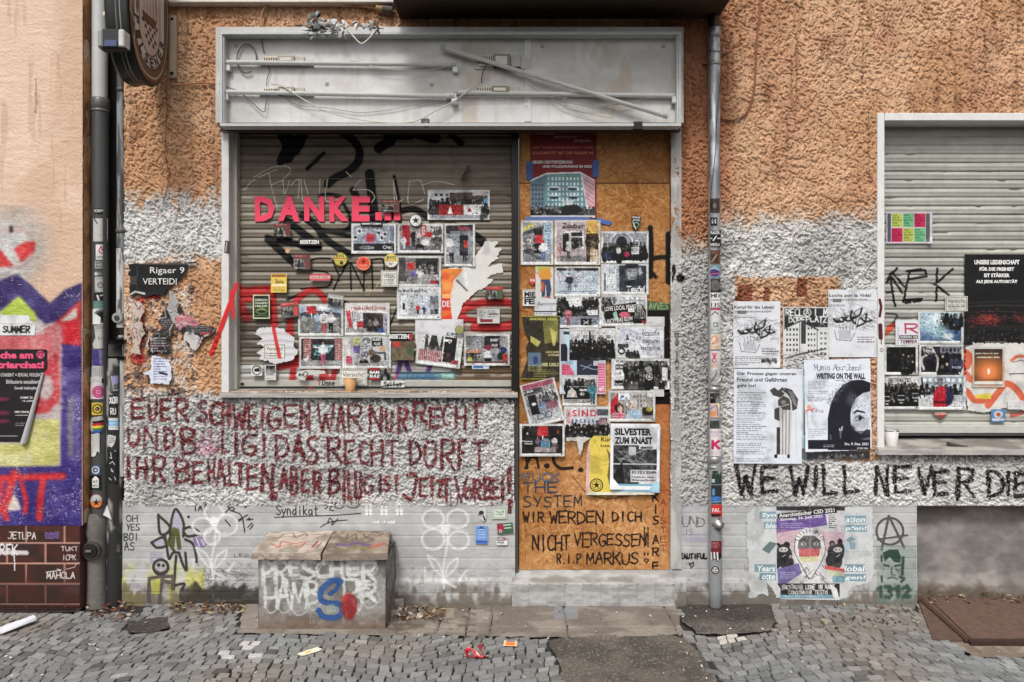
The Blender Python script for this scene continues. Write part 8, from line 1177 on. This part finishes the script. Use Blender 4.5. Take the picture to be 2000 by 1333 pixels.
c = photo('R', 'colour photo of a person in a red jacket and grey cap seen from behind', (1794, 733, 1887, 801), grp=GR_, base=(190, 198, 206)); c.r(1798, 736, 1882, 752, (150, 160, 170)); c.win(1800, 737, 1880, 748, 7, 1, (206, 212, 216)); c.crowd(1798, 752, 1882, 770, 2, 50, 80, 4, (.9, .95, 1.1)); c.r(1798, 772, 1882, 795, (190, 192, 196)); c.l([(1800, 740), (1806, 775)], 3, (44, 40, 40)); c.p([(1822, 795), (1823, 770), (1830, 756), (1845, 754), (1850, 795)], (196, 36, 52)); c.p([(1846, 754), (1856, 760), (1864, 776), (1858, 790), (1848, 795)], (56, 60, 90)); c.r(1824, 784, 1848, 788, (120, 20, 40)); c.e(1836, 748, 6, 8, (110, 106, 108)); c.e(1836, 743, 6, 5, (130, 128, 130)); [c.l([(1862, 776 + i * 4), (1882, 774 + i * 5)], .7, (130, 130, 136), .7) for i in range(5)]
c = sh('R', 'poster', 'small framed poster with a glowing orange orb', (1899, 678, 1962, 757), (196, 194, 188)); c.r(1903, 682, 1958, 753, (60, 44, 36)); c.e(1931, 726, 30, 26, (206, 120, 60), .95, .8); c.e(1931, 727, 14, 13, (226, 130, 80), .9, .6); c.e(1931, 726, 3, 6, (244, 220, 200)); c.t("Jedes Herz ist eine", 1905, 689, 1950, 693, (226, 214, 190)); c.t("revolutionäre Zelle", 1908, 696, 1952, 700, (226, 214, 190)); c.r(1903, 745, 1958, 751, (220, 216, 206)); c.l([(1910, 742), (1950, 742)], 1, (90, 60, 44))
c = sh('R', 'sticker', 'triangular red and green sticker below the red jacket photo', (1817, 802, 1857, 822), (60, 100, 80), 0, 1.5, [(1817, 802), (1857, 803), (1838, 822)]); c.p([(1822, 805), (1852, 806), (1838, 818)], (176, 44, 50)); c.t("GEGEN", 1826, 806, 1848, 811, (226, 190, 180))
c = sh('R', 'sticker', 'blue and white cartoon style sticker low on the right shutter', (1936, 800, 1964, 825), (90, 130, 176)); c.e(1950, 810, 9, 7, (206, 206, 206)); c.r(1938, 817, 1962, 822, (216, 218, 220)); c.tl(1940, 818, 1960, 821, 1, (60, 80, 120)); c.e(1950, 810, 4, 4, (190, 90, 80))
c = sh('R', 'sticker', 'white sticker with faint text at the right edge of the shutter', (1968, 783, 2000, 800), (220, 218, 218)); c.tl(1971, 786, 1997, 797, 4, (150, 140, 144))
# ---------------- neighbour house and left of the window
c = sh('N', 'flyer', 'torn white paper with bold pen capitals on the mural', (-30, 614, 71, 658), (222, 222, 222), 0, 1.2, [(-30, 614), (57, 616), (60, 626), (70, 634), (68, 656), (-30, 656)], None, None, .004); c.hw("SUMMER", 6, 638, 58, 650, 2.8, (34, 32, 32), 1, .22, .5); c.r(-30, 632, 70, 634, (190, 190, 190))
c = sh('N', 'poster', 'black event poster with pink headline and a peeled right edge', (-40, 681, 93, 865), (30, 26, 28), 0, 1.2, [(-40, 682), (92, 682), (92, 720), (84, 728), (40, 864), (-40, 864)], None, None, .003); PK = (226, 84, 124)
c.t("che am", 0, 687, 65, 701, PK, 2); c.t("triarchat!", -6, 706, 86, 720, PK, 2); c.e(79, 693, 8, 8, PK); c.hw("FZ", 74, 689, 84, 697, 1.6, (90, 30, 50)); c.t("NO CONSENT = SEXUAL VIOLENCE", -10, 729, 84, 736, (196, 190, 190)); c.t("Bildbasierte sexualisierte", 12, 742, 80, 750, (190, 186, 186)); c.t("Gewalt bekämpfen", 28, 755, 72, 763, (190, 186, 186)); c.t("KOMMT ZU", 40, 775, 64, 779, WH); c.t("14. JUNI", 44, 782, 64, 786, WH); c.t("OMEY PLENUM", 28, 803, 56, 807, WH); c.r(30, 811, 54, 812, WH); c.tl(30, 826, 50, 834, 2, (190, 186, 186)); c.r(-10, 851, 34, 853, (150, 146, 146))
for y in (780, 807, 823): c.e(4, y, 14, 4, (120, 40, 66), .8, .6)
m = MB(); a, b = P(84, 728, -.1), P(42, 866, -.1); U, V = np.meshgrid(np.linspace(0, 1, 30), np.linspace(-.4, 3.4, 12)); ax = b - a; m.grid(a + U[..., None] * ax + np.stack([(.006 + .014 * U) * (1 - np.cos(V)) - .002, -.004 - (.006 + .016 * U) * np.abs(np.sin(V)) , 0 * U], -1), lin((176, 174, 176))); m.build('paper_curl', 'paper', None, True, label='grey rolled paper edge peeling from the black event poster', cat='paper')
c = sh('W', 'torn_poster', 'torn black poster with white serif lettering beside the narrow drainpipe', (247, 508, 392, 584), (24, 23, 24), 0, 1.3, [(250, 518), (262, 514), (300, 514), (350, 512), (384, 512), (386, 518), (368, 520), (362, 534), (352, 545), (336, 556), (324, 570), (320, 578), (300, 576), (284, 582), (270, 574), (252, 578), (254, 550)], None, 'poster', .003); c.r(268, 514, 370, 517, (120, 118, 116), .6); c.tl(256, 513, 340, 516, 1, (170, 170, 170)); c.t("Rigaer 9", 293, 522, 360, 538, (226, 224, 222), 0); c.t("VERTEIDI", 279, 544, 345, 556, (226, 224, 222), 0); c.hw("von", 368, 513, 384, 519, 1, (206, 204, 200)); c.r(252, 540, 266, 556, (90, 88, 86), .6); c.l([(254, 576), (264, 570), (282, 574)], 4, (196, 194, 190)); c.l([(268, 520), (267, 572)], .8, (90, 88, 88))
for box, out, lab, base in (((284, 585, 345, 712), [(332, 588), (342, 606), (338, 634), (334, 660), (326, 688), (318, 690), (316, 662), (296, 692), (286, 690), (300, 664), (318, 636), (308, 630), (318, 610)], 'ragged strip of torn black poster hanging down the orange wall', (52, 46, 48)), ((334, 596, 424, 686), [(340, 604), (352, 600), (362, 616), (386, 628), (392, 634), (420, 640), (422, 652), (400, 662), (384, 664), (376, 684), (366, 676), (360, 654), (346, 644), (336, 622)], 'ragged torn black and red poster remnants right of the hanging strip', (44, 40, 42))):
    c = sh('W', 'torn_poster', lab, box, base, 0, 1.2, out, 'torn poster remnants on the orange wall', 'poster', .008)
    for k in range(90): x, y = c.rs.uniform(box[0], box[2]), c.rs.uniform(box[1], box[3]); c.l([(x, y), (x + c.rs.normal(0, 9), y + c.rs.normal(0, 9))], c.rs.uniform(1, 3), ((190, 186, 184), (150, 60, 80), (80, 92, 74), (206, 204, 202), (30, 28, 30))[c.rs.integers(5)], .9)
    c.tl(box[0] + 30, box[1] + 40, box[2] - 8, box[1] + 56, 4, (150, 148, 146)); c.r(box[0] + 58, box[1] + 54, box[0] + 76, box[1] + 58, (170, 60, 60))
for i, (box, out, lab, base) in enumerate((((318, 560, 372, 640), [(330, 566), (342, 574), (350, 590), (346, 604), (352, 620), (338, 636), (332, 616), (324, 604), (330, 588)], 'grey and white torn scrap just below the black serif lettered poster', (176, 174, 172)), ((336, 612, 400, 668), [(340, 622), (356, 612), (374, 620), (392, 630), (384, 640), (366, 634), (352, 646), (344, 640)], 'pinkish torn strip lying over the black poster remnants', (186, 120, 128)), ((284, 640, 346, 716), [(290, 664), (310, 650), (330, 660), (334, 690), (322, 694), (306, 688), (288, 694)], 'black scrap with small white print below the hanging strip', (34, 32, 33)), ((352, 640, 410, 700), [(362, 646), (380, 652), (398, 660), (390, 676), (376, 690), (370, 672), (358, 664)], 'small white and red torn scrap under the black poster remnants', (196, 192, 190)), ((252, 586, 292, 700), [(256, 592), (270, 588), (284, 600), (276, 624), (284, 650), (272, 676), (276, 694), (260, 690), (256, 640)], 'weathered pale paper residue beside the narrow drainpipe', (190, 172, 158)))):
    c = sh('W', 'torn_poster', lab, box, base, 0, 1.2, out, 'torn poster remnants on the orange wall', 'poster', .008)
    for k in range(60): x, y = c.rs.uniform(box[0], box[2]), c.rs.uniform(box[1], box[3]); c.l([(x, y), (x + c.rs.normal(0, 8), y + c.rs.normal(0, 8))], c.rs.uniform(.8, 2.6), ((200, 196, 194), (150, 50, 70), (90, 86, 80), (216, 214, 212), (40, 38, 40))[c.rs.integers(5)], .8)
    if i == 2: c.tl(294, 660, 330, 690, 6, (200, 198, 196))
c = sh('W', 'torn_poster', 'torn white and pale blue poster scrap above the band of red lettering', (270, 692, 350, 770), (206, 212, 226), 0, 1.2, [(296, 694), (312, 696), (330, 706), (334, 716), (336, 738), (330, 752), (318, 750), (294, 750), (292, 736), (276, 730), (294, 722)], None, 'poster', .006); c.tl(300, 700, 330, 745, 9, (90, 90, 130)); c.r(294, 700, 300, 750, (222, 228, 236)); c.l([(312, 728), (326, 732)], 4, (50, 46, 60)); c.mott(7, 20)
# ---------------- plinth stickers
GP = 'small stickers on the grey plinth'
c = sh('P', 'sticker', 'blue text sticker on the plinth left of the doorway', (929, 1028, 953, 1063), (110, 150, 206), 0, 1.5, None, GP); c.p([(932, 1034), (940, 1027), (950, 1034)], (60, 90, 140)); [c.tl(934, 1034 + i * 5, 949, 1037 + i * 5, 1, (226, 232, 240)) for i in range(4)]; c.r(930, 1056, 952, 1062, (70, 90, 170))
c = sh('P', 'sticker', 'pale green outlined sticker near the doorway edge of the plinth', (961, 992, 990, 1014), (196, 206, 190), 0, 1.5, None, GP); c.l([(963, 994), (988, 994), (988, 1012), (963, 1012), (963, 994)], .8, (90, 110, 90)); c.l([(968, 998), (976, 1002), (984, 998), (980, 1006), (970, 1004)], 1, (70, 80, 70))
c = sh('P', 'sticker', 'red and green diagonal sticker on the plinth by the doorway', (971, 1022, 1002, 1043), (60, 96, 72), -5, 1.5, None, GP); c.p([(971, 1024), (986, 1022), (984, 1038), (971, 1040)], (150, 46, 60)); c.l([(984, 1026), (998, 1026)], 2, (206, 216, 206)); c.l([(986, 1032), (998, 1032)], 2, (206, 216, 206)); c.ring(977, 1037, 2.6, 1, WH)
c = sh('P', 'sticker', 'small black and white letter sticker below the red and green one', (970, 1049, 991, 1065), WH, 0, 1.8, None, GP); c.r(971, 1050, 986, 1056.5, (40, 36, 40)); c.t("GRL", 972, 1051, 985, 1055.5, WH); c.t("PWR", 972, 1058, 985, 1063, BK); c.r(987, 1050, 990, 1056, (190, 70, 100))
c = sh('P', 'sticker', 'torn black and white paper scrap above the blue text sticker', (929, 990, 952, 1022), (196, 196, 194), 0, 1.4, [(936, 992), (948, 991), (951, 1000), (950, 1014), (944, 1021), (938, 1014), (940, 1004), (931, 1004)], GP); c.e(940, 1002, 5, 4, (40, 40, 40)); c.l([(944, 1008), (947, 1016)], 3, (40, 40, 40))
m = MB(); bx(m, 992, 985, 999, 1003, -.0005, .004, (96, 44, 50), .001); m.build('painted_plate', 'painted_metal', None, label='tiny dark red plate at the doorway edge of the plinth', cat='plate')
# ---------------- stickers on the drainpipes
G1, G2, G3 = 'stickers on the wide drainpipe', 'stickers on the narrow black pipe', 'stickers on the zinc drainpipe'
def pst(reg, grp, lab, box, base, res=1.6, out=None, dr=None):
    c = sh(reg, 'sticker', lab, box, base, 0, res, out, grp, None, 0); dr and dr(c); return c
pst('1', G1, 'black sticker with white lettering, topmost on the wide drainpipe', (183, 407, 209, 418), (34, 34, 34), dr=lambda c: c.t("SCHUFTER", 184, 409, 208, 415, WH))
pst('1', G1, 'blank pale rectangle with tape marks on the wide drainpipe', (182, 427, 210, 472), (190, 189, 186), dr=lambda c: (c.l([(184, 428), (190, 437)], 2, (70, 68, 66)), c.l([(206, 462), (210, 470)], 2, (70, 68, 66)), c.mott(9, 10)))
pst('1', G1, 'white sticker with a red flame mark', (187, 478, 208, 508), WH, dr=lambda c: (c.l([(193, 490), (198, 482), (200, 490), (205, 482), (203, 494), (196, 494), (193, 490)], 2.2, (190, 40, 70), .95, .5, 4), c.tl(190, 501, 206, 506, 2, BK)))
pst('1', G1, 'grey two row letter sticker under the flame sticker', (185, 510, 206, 525), (150, 156, 154), dr=lambda c: (c.t("DATEN", 187, 511, 205, 516, (70, 74, 74)), c.t("SCHUTZ", 187, 518.5, 205, 523, (70, 74, 74))))
pst('1', G1, 'small grey strip sticker with a white dot', (184, 531, 209, 540), (90, 92, 92), dr=lambda c: (c.e(187.5, 535, 3.4, 3.6, (210, 210, 208)), c.tl(192, 533, 207, 538, 2, (190, 190, 190))))
pst('1', G1, 'pale square sticker with a circled arrow', (185, 541, 207, 571), (176, 176, 172), dr=lambda c: (c.ring(196, 557, 5, 1.2, BK), c.l([(194, 557), (198, 555)], 1.2, BK), c.tl(188, 544, 205, 548, 1, (90, 90, 90))))
pst('1', G1, 'black and white splash sticker over a teal strip', (183, 573, 206, 606), (36, 36, 36), dr=lambda c: (c.l([(190, 578), (193, 586)], 3.5, WH), c.l([(196, 578), (203, 576)], 2.5, WH), c.r(183, 588, 206, 604, (110, 150, 140)), c.tl(185, 590, 204, 602, 4, (40, 80, 70))))
pst('1', G1, 'white sticker with a black spiky animal, in the middle of the wide drainpipe', (181, 604, 209, 634), WH, dr=lambda c: [c.l([(198, 620), (198 + 14 * math.cos(t), 618 + 13 * math.sin(t))], 2.2, BK) for t in np.linspace(-2.6, 1.6, 18)])
pst('1', G1, 'torn paper remnant with small print below the spiky animal sticker', (180, 634, 211, 682), (186, 184, 180), 1.4, [(183, 636), (206, 634), (208, 650), (206, 681), (182, 682), (180, 672), (186, 660), (184, 646)], lambda c: (c.tl(188, 638, 204, 644, 2, BK), c.hw("nc", 192, 655, 202, 664, 1.2, (120, 118, 116)), c.e(206, 638, 3, 2, WH)))
pst('1', G1, 'violet smeared sticker on the wide drainpipe', (180, 683, 204, 716), (120, 112, 150), dr=lambda c: (c.p([(180, 684), (192, 684), (196, 716), (182, 716)], (70, 60, 130)), c.mott(6, 24)))
pst('1', G1, 'pale scratched sticker under the violet one', (179, 715, 204, 737), (176, 176, 178), dr=lambda c: [c.l([(182 + i * 4, 718), (186 + i * 3, 734)], .9, (110, 110, 112)) for i in range(5)])
pst('1', G1, 'small white label strip beside a black square', (177, 737, 206, 752), (196, 196, 196), dr=lambda c: (c.r(199, 739, 206, 749, BK), c.tl(180, 741, 196, 748, 2, (130, 130, 130))))
pst('1', G1, 'sticker with a large pink dotted ball', (176, 752, 207, 780), (206, 196, 200), dr=lambda c: (c.e(192, 766, 12, 12, (176, 60, 110)), [c.e(192 + 9 * math.cos(t) * q, 766 + 9 * math.sin(t) * q, .9, .9, (230, 170, 200)) for t in np.arange(12) * .52 for q in (.4, .95)]))
pst('1', G1, 'yellow square sticker with a black ring emblem', (179, 787, 201, 811), (206, 180, 70), dr=lambda c: (c.ring(190, 799, 8.4, 2.2, (60, 50, 24)), c.e(190, 799, 4.4, 4, (40, 30, 40)), c.e(189, 799, 2, 1.6, (190, 110, 150))))
pst('1', G1, 'rainbow striped torn sticker beneath the yellow square', (175, 812, 208, 850), (190, 188, 184), 1.6, [(178, 816), (200, 812), (207, 826), (206, 838), (190, 850), (178, 844), (174, 832)], lambda c: [c.p([(178, 824 + i * 4.6), (207, 820 + i * 5), (207, 825 + i * 5), (184, 829 + i * 4.6)], cl) for i, cl in enumerate(((30, 30, 34), (190, 40, 50), (220, 190, 60), (60, 120, 70), (50, 80, 150)))])
pst('1', G1, 'tall blank white sticker with a torn lower edge', (178, 847, 195, 893), (210, 209, 206), 1.6, [(178, 848), (195, 847), (195, 886), (190, 882), (186, 892), (178, 893)])
pst('1', G1, 'dark blue sticker with a white wreath ring', (177, 909, 196, 928), (70, 90, 120), dr=lambda c: (c.ring(186.5, 918.5, 6.4, 2, (220, 224, 228)), c.e(186.5, 918.5, 2.4, 2.4, (210, 214, 220))))
pst('1', G1, 'black house shaped letter sticker', (176, 929, 197, 956), (24, 24, 24), dr=lambda c: (c.p([(180, 936), (186.5, 930), (193, 936), (193, 953), (180, 953)], WH), c.t("AZ", 181.5, 938, 191.5, 944, BK), c.t("MENZ", 181.5, 947, 191.5, 951, BK)))
rr = lambda cx, cy, r: [(cx + r * math.cos(t), cy + r * math.sin(t)) for t in np.arange(30) * math.pi / 15]
pst('1', G1, 'round white and orange sticker with a black star, lowest on the wide drainpipe', (173, 964, 203, 994), (190, 188, 188), 1.8, rr(188, 979, 14), lambda c: (c.p([(173, 982), (203, 978), (203, 994), (173, 994)], (226, 130, 70)), star(c, 188, 982, 8, (50, 30, 24)), c.ring(188, 979, 13, 1.2, (130, 60, 44))))
pst('2', G2, 'violet picture sticker on the narrow pipe', (215, 733, 233, 765), (90, 92, 96), dr=lambda c: (c.p([(218, 736), (232, 734), (232, 748), (222, 752)], (150, 140, 190)), c.l([(217, 735), (222, 763), (231, 762)], 1, (206, 206, 206))))
pst('2', G2, 'white scrawled tag sticker under the violet one', (212, 772, 232, 812), (36, 36, 36), dr=lambda c: (c.hw("XOB", 214, 776, 230, 788, 2, WH), c.hw("RU", 216, 798, 226, 810, 1.6, WH)))
pst('2', G2, 'pale blue striped label sticker', (212, 817, 236, 840), (206, 210, 212), dr=lambda c: (c.r(212, 822, 236, 832, (120, 170, 206)), c.tl(214, 819, 234, 821, 1, (110, 130, 150)), c.tl(214, 825, 234, 830, 2, (220, 232, 240)), c.tl(214, 834, 232, 838, 1, (130, 140, 150))))
pst('2', G2, 'small white text sticker with a ragged end', (209, 849, 227, 875), (206, 206, 202), 1.6, [(211, 849), (227, 852), (225, 866), (218, 875), (209, 870)], lambda c: c.tl(212, 853, 225, 867, 4, (70, 70, 70)))
pst('2', G2, 'white chalk scribble panel low on the black pipe', (210, 880, 232, 945), (32, 32, 32), dr=lambda c: [c.l(q, 1.4, (206, 206, 204)) for q in ([(216, 884), (218, 896), (214, 894)], [(214, 906), (220, 902), (224, 908)], [(217, 916), (221, 922), (217, 920)], [(213, 934), (217, 938)], [(224, 932), (226, 938)], [(222, 878), (226, 882)])])
m = MB(); q = [P(209, 987, -.06), P(218, 1015, -.055), P(201, 1006, -.05), P(204, 996, -.062)]; m.add(q, [[0, 1, 2, 3]], lin((222, 220, 218))); m.add([p + [0, .003, 0] for p in q], [[0, 1, 2, 3]], lin((200, 198, 196))); m.build('paper_flap', 'paper', None, label='white torn paper flap sticking out between the two dark pipes', cat='paper')
def t3(lab, y0, y1, base, dr=None, x0=1385, x1=1406, reg='3', out=None): return pst(reg, G3, lab, (x0, y0, x1, y1), base, 1.8, out, dr)
t3('brown framed photo sticker, topmost on the zinc drainpipe', 388, 416, (70, 54, 50), lambda c: (c.r(1389, 394, 1402, 411, (40, 34, 34)), c.e(1396, 402, 4, 6, (110, 96, 90))))
t3('black sticker with two white figures', 425, 441, (28, 27, 28), lambda c: c.t("44", 1387, 428, 1399, 437, WH), 1386, 1401)
t3('black and white crest sticker with two bands of letters', 451, 483, (30, 30, 30), lambda c: (c.t("PRAGER", 1386, 452, 1406, 458, WH), c.l([(1384, 466), (1408, 466)], 2.4, WH), c.t("MARGLA", 1386, 475, 1406, 481, WH), c.e(1396, 466, 5, 7, (28, 28, 28)), c.l([(1393, 470), (1399, 462)], 2.4, WH)), 1384, 1408)
t3('brown tilted picture sticker', 489, 516, (110, 72, 54), lambda c: (c.r(1389, 496, 1403, 514, (60, 46, 42)), c.l([(1390, 512), (1400, 498)], 3, (150, 130, 110))))
t3('round multicoloured sticker with a violet centre', 518, 543, (120, 150, 160), lambda c: (c.e(1396, 533, 9, 8, (70, 50, 110)), c.l([(1388, 536), (1404, 534)], 2, (200, 90, 120)), c.l([(1389, 526), (1396, 524), (1404, 528)], 2, (190, 200, 210))), 1386, 1407)
t3('dark sticker with grey swirl lines', 545, 572, (60, 54, 54), lambda c: [c.ring(1397, 558, r, 1.2, (140, 134, 128)) for r in (3, 6, 9)], 1388, 1407)
t3('white sticker with bold black letters and numerals', 572, 601, WH, lambda c: (c.t("HD", 1389, 574, 1406, 582, BK, 2), c.t("CREW", 1389, 585, 1405, 588, BK), c.t("135", 1389, 592, 1406, 600, BK)), 1387, 1407)
t3('pink topped text sticker with scribbles', 602, 619, (206, 204, 202), lambda c: (c.r(1388, 602, 1407, 606, (170, 70, 90)), c.l([(1390, 616), (1396, 609), (1403, 614)], 1.6, BK)), 1388, 1407)
t3('pale paper label with a small square', 619, 651, (204, 206, 206), lambda c: (c.r(1393, 630, 1402, 639, (110, 112, 112)), c.r(1395, 632, 1400, 637, (206, 206, 206)), c.tl(1388, 643, 1405, 650, 3, (130, 130, 130))), 1386, 1408)
t3('cream sticker with orange scribbles', 652, 683, (214, 202, 186), lambda c: (c.l([(1388, 664), (1396, 656), (1402, 668), (1390, 672), (1404, 662)], 1.8, (214, 110, 60), .9, .5, 3), c.r(1387, 676, 1406, 680, (220, 170, 120), .6)), 1386, 1408)
t3('white sticker with a pink hand drawing', 686, 722, (214, 206, 204), lambda c: ([c.l([(1395, 702), (1391 + i * 3, 690)], 1.5, (190, 60, 90)) for i in range(4)], c.ring(1395, 704, 4, 1.4, (190, 60, 90)), c.tl(1388, 712, 1404, 720, 3, (220, 150, 90))), 1387, 1408)
t3('torn grey paper with ink leaf shapes', 722, 752, (176, 174, 172), lambda c: (c.mott(4, 40), c.l([(1390, 745), (1400, 728)], 2, (80, 78, 76))), 1386, 1406)
m = MB(); q = [P(1399, 750, -.10), P(1410, 732, -.094), P(1407, 744, -.092)]; m.add(q, [[0, 1, 2]], lin((226, 226, 224))); m.add([p + [0, .003, 0] for p in q], [[0, 1, 2]], lin((206, 206, 204))); m.build('paper_flap', 'paper', None, label='white pointed paper flap peeling from the zinc drainpipe', cat='paper')
t3('black and white photo sticker below the pipe clip', 768, 788, (60, 60, 60), lambda c: c.crowd(1388, 772, 1405, 786, 1, 30, 130, 4), 1386, 1405)
t3('orange and lilac map like sticker', 788, 816, (206, 176, 160), lambda c: (c.l([(1386, 800), (1400, 792), (1402, 812)], 2, (120, 110, 190)), c.r(1388, 804, 1398, 814, (220, 140, 70)), c.p([(1400, 788), (1406, 790), (1404, 800)], (230, 230, 150))), 1385, 1406)
t3('dark green strip sticker', 822, 838, (60, 70, 64), lambda c: c.mott(4, 40), 1386, 1405)
t3('white sticker with a large pink letter K', 838, 892, (216, 210, 212), lambda c: (c.r(1388, 842, 1407, 847, (190, 180, 196)), c.tl(1390, 849, 1406, 856, 2, (180, 90, 120)), c.ch("K", 1392, 862, 1404, 876, 5, (196, 40, 90)), c.tl(1390, 882, 1404, 888, 2, (190, 120, 140))), 1387, 1408)
t3('dark green picture sticker with a pale square', 920, 946, (40, 56, 50), lambda c: (c.r(1390, 936, 1396, 943, (170, 190, 200)), c.l([(1398, 926), (1406, 924)], 2, (90, 130, 110))), 1389, 1409, '4')
t3('blue and black landscape sticker', 948, 984, (44, 50, 60), lambda c: (c.r(1389, 970, 1409, 978, (60, 120, 190)), c.r(1391, 955, 1396, 968, (110, 160, 200)), c.l([(1389, 981), (1409, 980)], 2, (120, 170, 190))), 1389, 1409, '4')
t3('red sticker with bold white letters', 986, 1010, (196, 50, 50), lambda c: (c.t("FAL", 1391, 993, 1407, 1001, WH), c.p([(1388, 1004), (1409, 1004), (1404, 1010), (1390, 1010)], (36, 30, 32))), 1387, 1410, '4')
t3('dark red torn sticker with white drips', 1056, 1098, (110, 34, 40), lambda c: (c.tl(1388, 1060, 1406, 1072, 3, (206, 170, 170)), c.r(1385, 1082, 1410, 1098, (26, 24, 26)), [c.l([(1389 + i * 6, 1080), (1390 + i * 6, 1094)], 3, WH) for i in range(3)]), 1386, 1410, '4', [(1386, 1057), (1410, 1057), (1410, 1088), (1402, 1098), (1396, 1092), (1390, 1097), (1386, 1080)])
t3('small round black and white sticker, lowest on the zinc drainpipe', 1104, 1124, WH, lambda c: (c.ring(1397, 1114, 7, 2, BK), c.t("GE GEN", 1391, 1110, 1403, 1113, BK), c.t("EN", 1394, 1115, 1400, 1119, BK)), 1388, 1406, '4', rr(1397, 1114, 9))
for c in LIVE: c.fin()
